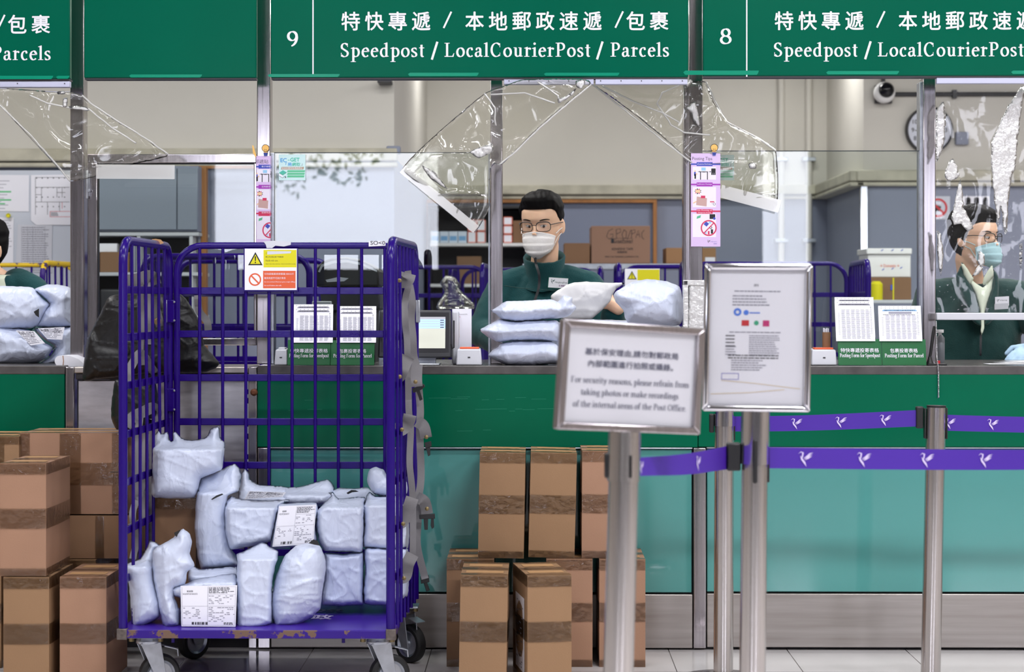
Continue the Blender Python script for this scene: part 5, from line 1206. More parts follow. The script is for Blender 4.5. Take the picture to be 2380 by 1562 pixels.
form_holder(Z6, (203, 502, 812, 988), S_, 'Posting Form for Speedpost', 'green speedpost form holder seen through the roll cage bars')
form_holder(Z6, (504, 810, 815, 988), Pq, 'Posting Form for Parcel', 'green parcel form holder seen through the roll cage bars')
form_holder(ZR, (627, 931, 925, 1103), S_, 'Posting Form for Speedpost', 'green speedpost form holder near the last steel post, with a white chip')
form_holder(ZR, (933, 1242, 928, 1103), Pq, 'Posting Form for Parcel', 'green parcel form holder touching the last steel post')
form_stack(Z6, [(250, 590), (516, 588), (520, 830), (245, 830)], 'speedpost forms standing in the holder behind the roll cage bars', 3)
form_stack(Z6, [(552, 603), (832, 603), (822, 830), (548, 830)], 'parcel forms standing in the holder behind the roll cage bars', 5)
form_stack(ZR, [(600, 660), (876, 650), (884, 940), (612, 940)], 'speedpost forms standing in the holder near the last steel post', 7)
form_stack(ZR, [(904, 705), (1188, 700), (1212, 940), (914, 940)], 'blue headed parcel forms in the holder touching the last steel post', 8, True)
M['ltgrey'] = mat('light grey plastic', rgb(206, 208, 216), .4)
for (u0, u1, v0, lab) in ((1060, 1120, 812, 'white card reader with orange slot beside the piled mailers'), (637, 668, 813, 'white card reader partly hidden behind the form holder in the roll cage view'), (1886, 1946, 813, 'white card reader beside the portrait notice stand')):
    y = .02; r = thing('card_reader', lab, 'card reader', (X((u0+u1)/2, y), y, ZC), 'white card readers on the counter')
    a, c, zt = X(u0, y), X(u1, y), Z(v0, y); b = MB()
    b.loft([[(a, y, ZC+.001), (c, y, ZC+.001), (c, y+.09, ZC+.001), (a, y+.09, ZC+.001)], [(a+.004, y+.006, zt), (c-.004, y+.006, zt), (c-.006, y+.08, zt+.004), (a+.006, y+.08, zt+.004)]]); b.build('body', M['ltgrey'], r, bevel=.004)
    b = MB(); b.box(a+.012, c-.01, y+.02, y+.07, zt+.0005, zt+.007); b.build('slot_cover', M['orange'] if u0 > 700 else M['ltgrey'], r, bevel=.002)
    m_ = (a+c)/2; b = MB(); b.box(m_-.004, m_+.004, y+.001, y+.004, (ZC+zt)/2-.002, (ZC+zt)/2+.002); b.build('indicator', M['darkgrey'], r)
# payment display
y = .06; u0, u1, v0, v1 = 878, 1050, 721, 832
r = thing('payment_display', 'black framed customer display with lit screen behind the roll cage straps', 'display', (X(965, y), y, ZC))
b = MB(); a, c = X(u0, y), X(u1, y); zb, zt = Z(v1, y), Z(v0, y); t_ = .03
vs = [(a, y, zb), (c, y, zb), (c-.004, y+t_, zt), (a+.004, y+t_, zt)]; b.add(vs+[(p[0], p[1]+.03, p[2]) for p in vs], [(0, 1, 2, 3), (7, 6, 5, 4), (0, 4, 5, 1), (1, 5, 6, 2), (2, 6, 7, 3), (3, 7, 4, 0)]); b.build('bezel', M['darkgrey'], r, bevel=.006)
pn = Pen((a, y, zb), ((c-a)/100, 0, 0), Vector((0, t_, zt-zb))/70, .0008)
sm = [mat('display page', rgb(196, 198, 186), .4, emit=.55), mat('display rows', rgb(170, 200, 240), .4, emit=.7), M['ink'], M['black'], M['ltgrey']]
pn.rect(4, 8, 96, 66, 3); pn.rect(10, 14, 91, 60, 0, 2e-4); pn.rect(10, 43, 91, 57, 1, 4e-4); pn.rect(10, 57, 91, 60, 4, 4e-4)
for i in range(4): pn.rect(10, 46.2+i*3.5, 91, 46.6+i*3.5, 4, 6e-4); pn.rect(12, 44+i*3.5, 26, 45.2+i*3.5, 2, 6e-4); pn.rect(84, 44+i*3.5, 89, 45.2+i*3.5, 2, 6e-4)
pn.mb.build('screen', sm, r)
b = MB(); x = X(985, y); b.box(x-.04, x+.04, y+.02, y+.05, ZC+.004, zb+.02); b.box(x-.06, x+.055, y-.035, y+.09, ZC+.0005, ZC+.006); b.build('stand', M['zinc'], r, bevel=.003)
b = MB(); b.box(c-.002, c+.022, y+.055, y+.12, ZC+.001, zt-.004); b.build('terminal_body', M['ltgrey'], r, bevel=.006)
b = MB(); q = [P(1055, v, y+.01) for v in (745, 760, 790, 808, 812, 800)]; q[4].x -= .006; q[5].x -= .009; b.tube(q, .0025, 6); b.build('stylus_cable', M['dark'], r, smooth=60)
# acrylic leaflet stand
y = .165; r = thing('leaflet_stand', 'clear leaflet stand with pale printed notice beside the customer display', 'leaflet stand', (X(1075, y), y, ZC))
b = MB(); pbox(b, 1050, 1097, 717, 845, y+.004, y+.008); b.build('acrylic_sheet', M['acrylic'], r)
pn = pen_at(y, 1050, 845); 
pn.rect(1, 10, 46, 127, 0, -.003); pn.sans('sign is not acceptable.', 3, 113, 34, 3, 1); pn.sans('passbook.', 5, 107, 16, 2.6, 2); pn.sans('online.', 5, 101, 11, 2.6, 2); pn.rect(4, 60, 18, 97, 3); pn.disc(11, 82, 4, 1); pn.rect(6, 62, 16, 70, 4); pn.poly([(6, 88), (10, 92), (16, 88)], 1)
pn.mb.build('leaflet', [M['paper'], M['ink'], M['red'], mat('beige print', rgb(214, 196, 160), .6), M['yellow']], r)
# weighing and printing machine behind the glass
y = .36; r = thing('label_printer', 'black hooded postal machine behind the glass, seen through the roll cage', 'machine', (X(805, y), y, ZC))
f = Zf(Z6); hood = f([(392, 345), (410, 300), (450, 262), (520, 240), (610, 232), (700, 246), (790, 290), (842, 322), (845, 440), (640, 440), (400, 440)])
b = MB(); ps = [P(*q, y) for q in hood]; b.prism([(p.x, p.z) for p in ps][::-1], y, y+.22); b.build('hood', M['dark'], r, bevel=.008)
b = MB(); ps = [P(*q, y-.004) for q in f([(430, 340), (450, 300), (530, 275), (620, 270), (720, 290), (830, 338), (828, 325), (720, 272), (610, 250), (520, 258), (440, 285), (418, 335)])]; b.prism([(p.x, p.z) for p in ps][::-1], y-.004, y); b.build('hood_rim', M['ltgrey'], r)
b = MB(); ps = [P(*q, y+.01) for q in f([(430, 440), (845, 440), (850, 600), (770, 620), (440, 600)])]; b.prism([(p.x, p.z) for p in ps][::-1], y+.01, y+.24); b.build('body', M['darkgrey'], r, bevel=.006)
b = MB(); pbox(b, 725, 770, 700, 752, y-.02, y+.1); b.build('paper_tray', M['ltgrey'], r, bevel=.003)
b = MB(); c = P(745, 845, y); b.box(X(735, y), X(870, y), y+.03, y+.22, ZC+.0005, Z(715, y)); b.build('base', M['darkin'], r)
b = MB(); b.add([P(*q, y-.006) for q in f([(470, 392), (560, 372), (632, 380), (600, 402), (480, 408)])], [(0, 1, 2, 3, 4)]); b.build('paper_slip', M['papergrey'], r)
# pot, pen with chain, sanitiser, papers
y = .1; c = P(1921, 846, y); r = thing('pencil_pot', 'brown pot of pale sticks beside the right speedpost form holder', 'pot', (c.x, y, ZC))
b = MB(); b.lathe([(.014, ZC+.001), (.0145, Z(772, y)), (.0125, Z(772, y)), (.012, ZC+.01)], (c.x, y, 0), 16); b.build('pot', M['cardb'], r, smooth=50)
for k in range(5): b = MB(); x = c.x-.008+k*.004; b.tube([(x, y+(k % 2)*.005, Z(800, y)), (x-.002, y+(k % 2)*.005, Z(762+k % 3, y))], .0018, 6); b.build('stick', M['paper'], r)
y = .02; r = thing('counter_pen', 'black pen on a counter stand at the last steel post', 'pen', (X(2166, y), y, ZC))
b = MB(); b.box(X(2157, y), X(2201, y), y, y+.05, ZC+.0005, ZC+.006); b.lathe([(.014, ZC+.006), (.008, ZC+.02), (.006, ZC+.03)], (X(2164, y), y+.02, 0), 12); b.build('pen_base', M['dark'], r, bevel=.001)
b = MB(); b.tube([(X(2164, y), y+.02, ZC+.025), (X(2172, y), y+.02, Z(775, y)), (X(2174, y), y+.02, Z(758, y))], [.005, .006, .004], 10); b.build('pen', M['dark'], r, smooth=60)
pts = [P(2176, 748, .03), P(2177, 800, .02), P(2178, 830, .005), P(2180, 846, -.006), P(2182, 870, -.008), P(2182, 926, -.008)]; b = MB()
for i in range(len(pts)-1):
    L = (pts[i+1]-pts[i]).length; n = max(1, int(L/.0052))
    for k in range(n): p = pts[i].lerp(pts[i+1], k/n); b.ell(p, (.0021, .0021, .0024), 6)
    for o_ in (-.003,): b.tube([pts[i]+Vector((o_, 0, 0)), pts[i+1]+Vector((o_, 0, 0))], .0012, 5)
ch = b.build('ball_chain', M['chrome'], smooth=60); tag(ch, 'thin silver ball chain hanging over the green counter front by the last post', 'chain')
y = .25; c = P(2186, 835, y); r = thing('sanitiser_bottle', 'grey pump bottle behind the hanging ball chain', 'bottle', (c.x, y, ZC))
b = MB(); b.lathe([(.012, ZC+.001), (.0145, ZC+.008), (.0145, Z(785, y)), (.006, Z(778, y))], (c.x, y, 0), 16); b.build('bottle', mat('grey translucent plastic', rgb(120, 124, 130), .3), r, smooth=40)
b = MB(); b.lathe([(.006, Z(779, y)), (.006, Z(774, y)), (.013, Z(773, y)), (.013, Z(766, y))], (c.x-.002, y, 0), 16); b.build('pump_head', M['white'], r)
b = MB(); c = P(2181, 838, .06); b.lathe([(.006, ZC+.001), (.006, ZC+.016)], (c.x, .06, 0), 12); tag(b.build('red_cap', M['red']), 'small red cap on the counter by the ball chain', 'cap')
def bundle(u0, u1, v0, v1, y):
    r = thing('paper_bundle', 'folded white paper bundle with a rubber band beside the first steel post', 'paper', (X(160, y), y, Z(852, y)))
    b = MB(); zc = (Z(v0, y)+Z(v1, y))/2; rr = (Z(v0, y)-Z(v1, y))/2; x0, x1 = X(u0, y), X(u1, y); prof = [(x0+rr+rr*math.cos(a), zc+rr*math.sin(a)) for a in [math.pi/2+math.pi*i/10 for i in range(11)]]+[(x1, zc-rr), (x1, zc-rr+.008), (x1-.02, zc+rr*.35), ((x0+x1)/2, zc+rr)]
    b.prism(prof, y, y+.12); b.build('paper', M['paper'], r, smooth=40)
    b = MB(); x = x0+(x1-x0)*.28; b.tube([(x, y-.001, zc+rr), (x+.002, y-.001, zc), (x, y-.001, zc-rr)], .0012, 6); b.build('rubber_band', M['wood'], r)
bundle(127, 196, 827, 852, .05)
b = MB()
for k, (u, v) in enumerate(((2300, 847), (2340, 843), (2372, 846))): p = P(u, 846, .15+k*.12); b = MB(); a = .3*k; X_, Y_ = Vector((math.cos(a), math.sin(a), 0)), Vector((-math.sin(a), math.cos(a), 0)); q = Vector((p.x, p.y, ZC+.001+k*.0008)); b.quad(q, q+X_*.14, q+X_*.14+Y_*.1, q+Y_*.1); tag(b.build('loose_paper', M['papergrey']), ['nearest', 'middle', 'farthest'][k]+' of the loose papers on the counter before the person in the dark jacket', 'paper', 'loose papers on the right counter')
# foil wrapped acrylic holder beside the posting tips post
y = -.005; r = thing('display_holder', 'clear upright holder lined with crumpled film beside the portrait notice stand', 'holder', (X(1614, y), y, ZC))
b = MB(); pbox(b, 1588, 1600, 651, 848, y, y+.03); pbox(b, 1588, 1642, 651, 664, y, y+.03); b.build('holder_edge', M['filmcrease_glint'], r, bevel=.003)
b = MB(); pbox(b, 1600, 1642, 664, 848, y+.012, y+.016); b.build('back_sheet', M['papergrey'], r)
o = inflate('film_wrap', [(1601, 665), (1643, 665), (1643, 846), (1601, 846)], y+.008, .003, 10, 'filmcrease_glint', 71, crease=.004, parent=r)
# clear bag in the office and grey sheet
o = inflate('plastic_bag', Zf(Z6)([(1270, 410), (1310, 362), (1370, 375), (1405, 420), (1410, 460), (1510, 560), (1500, 600), (1260, 600), (1250, 560), (1300, 480)]), 3.02, .06, 24, M['film'], 72, crease=.02)
tag(o, 'clear plastic bag hanging on the office roll cage behind the glass', 'bag')
# posters
def bird(pn, x, y, k, m):
    """small flying bird mark: a curved body and three wing strokes"""
    s = lambda pts, ws: pn.stroke([(x+a*k, y+c*k) for a, c in pts], [w_*k for w_ in ws], m)
    s([(-.46, .30), (-.30, .42), (-.16, .36), (-.2, .1), (-.27, -.02)], [.01, .05, .10, .08, .02])
    s([(-.33, .16), (-.24, -.05), (-.06, -.28), (.06, -.52)], [.02, .12, .12, .01])
    for i in range(3): s([(-.12+i*.05, .0-i*.05), (.12+i*.03, .14-i*.07), (.3, .3-i*.11), (.52-i*.04, .36-i*.12)], [.02, .075, .07, .01])
def tips_poster(P_, wrap=False):
    """posting tips poster, local frame 68 wide 216 high, origin lower left"""
    p = P_; p.rect(0, 0, 68, 216, 0)
    def banner(y, m, t, wr=0): p.rect(0, y-2, 68, y+1.6, m, 1e-4); p.rect(13, y-4.5-wr, 50, y+4.5, m, 1.5e-4); return y
    p.sans('郵遞貼士' if wrap else 'Posting Tips', 3, 198, 46, 9.5, 1, dz=1e-4)
    banner(191, 2, ''); banner(144, 3, ''); banner(82, 4, '', 1.5)
    ts = ('電子報關', '足夠郵資', '禁寄物品') if wrap else ('eCustoms Declaration', 'Sufficient Postage', 'No Posting of')
    for t, y in zip(ts, (189.5, 142.5, 82)): p.sans(t, 31.5, y, 34 if not wrap else 22, 3.6, 6, dz=3e-4, align='c')
    if not wrap: p.sans('Dangerous Articles', 31.5, 77, 30, 3.2, 6, dz=3e-4, align='c')
    for a, c in ((155, 185), (91, 138), (22, 76)): p.rect(4, a, 58, c, 6, 1e-4)
    p.lines(6, 18, 183, 3, 3, 1.2, 1, 3)
    p.rect(8, 157, 11.5, 168, 7, 2e-4); p.rect(7, 164, 11, 173, 2, 2e-4); p.disc(9.5, 175, 1.8, 8, 2e-4); p.disc(13, 168, 2, 8, 2.2e-4)
    for x in (16, 41): p.stroke([(x, 173.5), (x+4, 173.5)], 1, 7, 2e-4); p.poly([(x+3.5, 171.5), (x+6, 173.5), (x+3.5, 175.5)], 7, 2e-4)
    p.rect(24, 176, 34, 183, 9, 2e-4); p.rect(21, 155, 39, 174, 7, 2e-4); p.rect(23, 155, 37, 172.5, 6, 2.5e-4); p.rect(27, 172, 33, 174, 7, 3e-4)
    for i in range(3): p.rect(47+i*3.5, 166, 50+i*3.5, 176, 7, 2e-4); p.disc(48.5+i*3.5, 177.5, 1.8, 7, 2e-4)
    p.rect(47, 171, 57, 181, 7, 1.6e-4)
    st = [(16+9*(1 if i % 2 else .6)*math.cos(i*math.pi/9), 128+7.5*(1 if i % 2 else .6)*math.sin(i*math.pi/9)) for i in range(18)]
    for i in range(18): p.poly([(16, 128), st[i], st[(i+1) % 18]], 4 if i % 4 > 1 else 7, 2e-4)
    p.disc(16, 128, 6, 8, 3e-4, ry=.62); p.lines(11.5, 20, 129, 1, 2, 1.2, 7, 4, 0)
    p.poly([(12, 96), (36, 93), (37, 112), (13.5, 116)], 10, 2e-4); p.lines(17, 30, 108, 4, 3.5, .8, 7, 6); p.rect(23, 112, 33, 118, 4, 3e-4); p.poly([(4, 101), (12, 106), (14, 104), (6, 99)], 8, 2e-4)
    p.rect(44, 96, 54, 104, 6, 2e-4); p.rect(44, 102.5, 54, 105, 4, 2.4e-4); p.ring(54, 98.5, 2.2, 3, 7, 3e-4); p.lines(43, 56, 117, 1, 2, 1.3, 1, 8); p.ring(49, 100, 0.1, .6, 7, 3e-4)
    p.poly([(13, 64), (22, 67), (23, 73), (14, 70)], 11, 2e-4); p.lines(9, 24, 62, 2, 3.4, 1.5, 1, 9); p.rect(43, 64, 56, 75, 7, 2e-4); p.disc(54, 65, 3, 2, 3e-4)
    p.lines(7, 25, 32, 2, 3.5, 1.3, 1, 10)
    p.ring(41, 43, 15.5, 18.5, 4, 3e-4); p.poly([(29, 52), (36, 46), (42, 53), (35, 58)], 2, 2e-4); p.rect(39, 28, 43, 36, 4, 2e-4); p.rect(46, 30, 51, 40, 7, 2e-4); p.ring(46, 44, 1.6, 3, 7, 2e-4); p.rect(33, 29, 36, 36, 9, 2e-4); p.disc(44, 56, 3, 9, 2e-4); p.stroke([(30, 31), (53, 55)], 2.4, 4, 4e-4)
    bird(p, 41, 12, 8, 7); p.sans('HongkongPost', 45, 10, 15, 2.4, 2, dz=2e-4); p.sans('香港郵政', 52, 5.5, 8, 2.4, 2, dz=2e-4)
lil = mat('lilac poster', rgb(216, 190, 232), .5)
tmats = [lil, M['ink'], mat('royal blue print', rgb(58, 74, 180), .5), mat('violet print', rgb(160, 50, 178), .5), mat('crimson print', rgb(206, 48, 92), .5), M['orange'], mat('poster white', rgb(234, 228, 244), .5), M['black'], mat('peach print', rgb(236, 200, 160), .5), mat('sky print', rgb(150, 200, 236), .5), mat('envelope print', rgb(196, 160, 156), .5), mat('note green', rgb(90, 180, 140), .5)]
def bulb(par, cx, cz, y, k, cut=1):
    pn = Pen((cx, y, cz), (k, 0, 0), (0, 0, k), 0); pn.disc(0, 8, 8.5, 0, 0, 24); pn.poly([(-5, 2), (5, 2), (4.5, -4), (-4.5, -4)], 0, 1e-5); pn.ring(0, 8, 8.2, 9.4, 2, 2e-4, 24)
    pn.poly([(-5, -3), (5, -3), (3.5, -11), (-3.5, -11)], 1, 1e-4)
    for i in range(3): pn.stroke([(-5+i*.6, -4.5-i*2.4), (5-i*.6, -4-i*2.4)], 1, 2, 3e-4)
    pn.stroke([(-2, 0), (-2.5, 6), (0, 4), (2.5, 6), (2, 0)], .8, 2, 2e-4); return pn.mb.build('bulb_cutout', [mat('bulb yellow', rgb(240, 190, 104), .5), M['blue'], M['black']], par)
yp = PY0-.004; kk = 1/sc_at(yp)
yq = yp; yp = .150
r = thing('poster', 'lilac posting tips poster with a light bulb cutout on the steel post', 'poster', P(1640, 573, yp))
pn = Pen(P(1606, 573, yp), (kk, 0, -.004*kk), (0, 0, kk), 0); tips_poster(pn); pn.mb.build('poster_sheet', tmats, r)
a = P(1660, 351, yp-.003); bulb(r, a.x, a.z, yp-.003, kk*.95)
yp = yq
# wrapped poster on the second post: front strip, printed in Chinese, folding round both sides
r = thing('poster', 'narrow lilac poster wrapped around the second steel post, printed in Chinese', 'poster', P(611, 578, yp))
pn = Pen(P(593, 578, yp), (kk, 0, 0), (0, 0, kk), 0); tips_poster(pn, True); mb = pn.mb
xa, xb = X(595.5, yp), X(628.5, yp)
def bend(p):
    x, yy, z = p
    sx = xa+(x-(P(593, 578, yp)).x)*.95-.0105
    if sx > xb: return (xb+.0004*1, yp+(sx-xb), z) if False else (xb+(yp-yy), yp+(sx-xb), z)
    if sx < xa: return (xa-(yp-yy), yp+(xa-sx), z)
    return (sx, yy, z)
nv, nf, nm_ = [], [], []
for f, m_ in zip(mb.f, mb.m):
    q = [Vector(mb.v[i]) for i in f]; wd = max(p.x for p in q)-min(p.x for p in q); k = max(1, math.ceil(wd/(2.5*kk))) if len(q) == 4 else 1
    for i in range(k):
        pp = q if k == 1 else [q[0].lerp(q[1], i/k), q[0].lerp(q[1], (i+1)/k), q[3].lerp(q[2], (i+1)/k), q[3].lerp(q[2], i/k)]
        nf.append(tuple(range(len(nv), len(nv)+len(pp)))); nv += pp; nm_.append(m_)
mb.f, mb.m = nf, nm_; mb.v = [bend(p) for p in nv]; mb.build('poster_sheet', tmats, r)
a = P(617, 352, yp-.003); bulb(r, a.x, a.z, yp-.003, kk*.95)
pn = Pen(P(590, 352, yp-.004), (kk, 0, 0), (0, 0, kk), 0); pn.poly([(-4, 14), (-2, -4), (4, -14), (6, -10), (2, 4), (-1, 14)], 0); pn.mb.build('bulb_cutout', [mat('bulb cutout edge', rgb(240, 190, 104), .5)], r)
def sticker(u0, v0, u1, v1, label, y):
    r = thing('sticker', label, 'sticker', P(u0, v1, y)); k = (X(u1, y)-X(u0, y))/62
    pn = Pen(P(u0, v1, y), (k, 0, 0), (0, 0, k), 0); mats = [mat('aqua sticker', rgb(206, 236, 238), .4), mat('sticker blue', rgb(92, 168, 222), .4), mat('sticker teal', rgb(84, 194, 172), .4), mat('sticker bronze', rgb(176, 150, 118), .4), M['paper'], mat('sticker green', rgb(98, 196, 150), .4), mat('deep green print', rgb(40, 140, 100), .4), M['ink']]
    pn.rect(0, 0, 62, 60, 0); pn.sans('EC', 4, 42, 14, 9, 1, bold=.05, dz=1e-4); pn.sans('-', 21, 46, 4, 1.5, 2, dz=1e-4); pn.sans('GET', 27, 43.5, 21, 8.5, 2, bold=.05, dz=1e-4)
    pn.sans('「易', 16, 33, 14, 8, 1, bold=.03, dz=1e-4); pn.sans('網取', 31, 33, 19, 8, 2, bold=.03, dz=1e-4); pn.sans('」', 52, 34, 3, 5, 7, dz=1e-4)
    pn.rect(5, 25, 57, 31, 3, 1e-4, 1.5); pn.sans('超過百萬智能櫃服務站', 7, 26, 48, 4.4, 4, dz=2e-4)
    for i, y_ in enumerate((18.5, 12.5, 6.5)): pn.rect(19, y_, 60-i*.8, y_+4.8, 5, 1e-4, 1.5); pn.sans(('免費自取·安全可靠', '登記電郵收取通知', '全港郵局網絡自取點'), 0, 0, 1, 1) if False else pn.lines(22, 54, y_+3.8, 1, 2, 2.4, 4, i+3, .1)
    pn.poly([(1, 17.5), (9, 12.5), (18, 18.5), (9.5, 23.5)], 2, 2e-4); pn.poly([(1, 17.5), (9, 12.5), (9, 5.5), (1, 10)], 4, 2e-4); pn.poly([(9, 12.5), (18, 18.5), (18, 11), (9, 5.5)], 0, 2.2e-4); pn.stroke([(1, 17), (9, 12), (18, 18)], 1, 6, 3e-4); pn.stroke([(1, 10), (9, 5.5), (16, 10)], .8, 7, 3e-4); pn.poly([(14.5, 4.5), (14.5, 10), (17.5, 7)], 7, 3e-4)
    pn.mb.build('printed_sheet', mats, r)
sticker(648, 359.5, 710, 419, 'square aqua sticker on the glass beside the second steel post', GY-.002)
sticker(1645, 360, 1706, 419, 'square aqua sticker on the glass, half hidden by the posting tips poster', GY-.002)
# ------------------------------------------------------------------ clear film curtains tied over the hatches
def curtain(label, rail, sheet, hem_glints, bar, seed, y=-.012, glints=()):
    u0, u1, v0, v1 = rail; r = thing('film_curtain', label, 'film curtain', P((u0+u1)/2, v1, .0))
    b = MB(); pbox(b, u0, u1, v0, v1, .006, .03); b.build('rail', mat('lavender rail', rgb(196, 198, 222), .35), r, bevel=.002)
    for u in np.linspace(u0+12, u1-12, 5):
        c = P(u, v0+5, .005); b = MB(); b.ell(c, (.002, .002, .002), 8); b.build('screw', M['darkgrey'], r)
    inflate('film_sheet', sheet, y, .004, 14, 'film', seed, crease=.012, cdir=(.4, .4), wr=1.0, parent=r, jit=.6)
    for k, hp in enumerate(hem_glints):  # pale tubes stand in for bright highlights along film edges and folds
        b = MB(); pts = [P(u, v, y-.008-.003*math.sin(i*.9)) for i, (u, v) in enumerate(resample(hp+hp[-2:0:-1], 16, jit=.8, seed=seed+k)[:len(hp)*9])] if False else []
        n = 10; q = []
        for i in range(len(hp)-1):
            for j in range(n): t = j/n; q.append((hp[i][0]+(hp[i+1][0]-hp[i][0])*t, hp[i][1]+(hp[i+1][1]-hp[i][1])*t))
        q.append(hp[-1]); b.tube([P(u+noise.noise(Vector((u*.05, v*.05, seed)))*2, v, y-.012) for u, v in q], .0032, 6); b.build('film_hem_glint', M['hem_glint'], r, smooth=180)
    for k, g in enumerate(glints): inflate('film_glint', g, y-.016, .004, 8, 'filmcrease_glint', seed+20+k, crease=.012, parent=r, cdir=(2.5, 2.5), grid=4, step=4)  # highlights on the folds put in as whitish patches
    if bar:
        a, c, w = bar; a, c = Vector(P(*a, y-.006)), Vector(P(*c, y-.006)); d = (c-a).normalized(); n_ = Vector((-d.z, 0, d.x))*w/2/sc_at(y)
        b = MB(); vs = [a-n_, c-n_, c+n_, a+n_]; b.add(vs+[p+Vector((0, .006, 0)) for p in vs], [(0, 1, 2, 3), (7, 6, 5, 4), (0, 4, 5, 1), (1, 5, 6, 2), (2, 6, 7, 3), (3, 7, 4, 0)])
        b.build('weight_bar', film_mat('milky bar', (.9, .95, .96, 1), 1.2, .15, .5), r, bevel=.002)
        n2 = n_*1.5; a2, c2 = a-d*.012, c+d*.012; b = MB(); o = Vector((0, -.002, 0)); b.quad(a2-n2+o, c2-n2+o, c2+n2+o, a2+n2+o); b.build('bar_pocket', M['hem_glint'], r)
    return r
z1 = (0, 0, 3.003)
curtain('clear film pulled aside over the first steel post at the left end', (-300, 162, 189, 203), Zf(z1)([(-60, 600), (0, 612), (400, 640), (490, 640), (575, 665), (612, 702), (800, 832), (1000, 952), (1172, 1078), (1110, 1108), (920, 1150), (640, 1240), (490, 1265), (430, 1200), (300, 1060), (150, 900), (0, 740), (-60, 690)]),
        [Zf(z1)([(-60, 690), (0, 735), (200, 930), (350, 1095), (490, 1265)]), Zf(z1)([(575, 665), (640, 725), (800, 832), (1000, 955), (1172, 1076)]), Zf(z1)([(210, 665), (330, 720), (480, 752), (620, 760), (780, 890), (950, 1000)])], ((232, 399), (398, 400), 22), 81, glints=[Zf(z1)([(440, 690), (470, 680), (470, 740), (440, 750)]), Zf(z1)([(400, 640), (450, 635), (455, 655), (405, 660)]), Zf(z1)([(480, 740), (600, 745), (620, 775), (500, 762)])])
curtain('clear film hanging left of the worker, draped across the middle steel post', (1171, 1380, 183, 196), [(970, 352), (1046, 283), (1126, 217), (1170, 200), (1220, 184), (1350, 183), (1374, 195), (1320, 240), (1253, 297), (1200, 350), (1165, 384), (1150, 380), (1140, 395), (1138, 480), (1104, 540), (1060, 505), (1000, 450), (934, 398)],
        [[(1374, 196), (1320, 241), (1253, 298), (1200, 351), (1160, 383)], [(1140, 220), (1220, 216), (1290, 240)], [(1126, 217), (1150, 250), (1152, 292)], [(1300, 236), (1297, 222), (1250, 190)]], ((942, 398), (1100, 528), 14), 82,
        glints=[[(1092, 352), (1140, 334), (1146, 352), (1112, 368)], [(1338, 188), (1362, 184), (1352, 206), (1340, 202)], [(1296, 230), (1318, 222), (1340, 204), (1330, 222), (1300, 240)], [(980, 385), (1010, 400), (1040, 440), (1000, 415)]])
curtain('clear film hanging right of the worker, draped past the posting tips post', (1384, 1598, 183, 196), [(1376, 195), (1396, 188), (1600, 188), (1640, 190), (1660, 240), (1700, 290), (1760, 320), (1804, 352), (1806, 478), (1740, 462), (1680, 442), (1610, 384), (1560, 336), (1480, 270), (1420, 226)],
        [[(1378, 197), (1440, 246), (1530, 318), (1608, 378)], [(1640, 190), (1662, 236), (1690, 284), (1760, 320), (1803, 351)], [(1605, 186), (1540, 215), (1526, 240), (1560, 290), (1590, 308), (1650, 314)], [(1400, 200), (1470, 235), (1540, 262), (1580, 285)]], ((1682, 446), (1804, 478), 20), 83,
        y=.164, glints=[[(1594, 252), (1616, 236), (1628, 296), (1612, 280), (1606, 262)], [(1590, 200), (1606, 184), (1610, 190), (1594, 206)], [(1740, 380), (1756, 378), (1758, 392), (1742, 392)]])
# flat scratched screen at the last hatch
r = thing('film_screen', 'flat scratched clear film screen in front of the person in the dark jacket', 'film curtain', P(2290, 745, .12))
b = MB(); pbox(b, 2177, 2560, 180, 194, .006, .03); b.build('rail', mat('lavender rail', rgb(196, 198, 222), .35), r, bevel=.002)
b = MB(); x0, x1, z0, z1_ = X(2177, .11), X(2560, .11), Z(726, .11), Z(192, .11)
b.grid([[(x0+(x1-x0)*i/40, .11+.006*noise.noise(Vector((i*.22, k*.12, 3))), z0+(z1_-z0)*k/50) for i in range(41)] for k in range(51)]); b.build('film_sheet', M['filmrough'], r, smooth=180)
b = MB(); pbox(b, 2177, 2560, 727, 744, .1, .125); b.build('bottom_bar', M['ltgrey'], r, bevel=.003)
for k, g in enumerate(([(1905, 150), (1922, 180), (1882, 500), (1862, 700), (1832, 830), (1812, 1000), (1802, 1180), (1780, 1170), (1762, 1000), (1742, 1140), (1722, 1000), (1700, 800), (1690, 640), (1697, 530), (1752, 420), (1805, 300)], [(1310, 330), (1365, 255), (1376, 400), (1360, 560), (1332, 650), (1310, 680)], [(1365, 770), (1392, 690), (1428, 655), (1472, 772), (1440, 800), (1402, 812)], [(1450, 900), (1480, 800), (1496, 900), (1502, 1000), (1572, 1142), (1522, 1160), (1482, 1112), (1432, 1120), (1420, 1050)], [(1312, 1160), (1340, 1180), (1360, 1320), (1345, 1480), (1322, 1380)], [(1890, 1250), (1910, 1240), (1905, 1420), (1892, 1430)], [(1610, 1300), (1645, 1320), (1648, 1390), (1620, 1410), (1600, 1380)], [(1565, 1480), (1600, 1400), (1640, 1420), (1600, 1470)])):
    inflate('wrinkle_glint', Zf(ZQ)(g), .1005, .0008, 8, 'filmcrease_glint', 90+k, crease=.005, parent=r, cdir=(1.8, 1.2), grid=5, step=5, jit=3)  # highlights on the creased screen laid on as milky patches
rd = random.Random(5); b = MB()
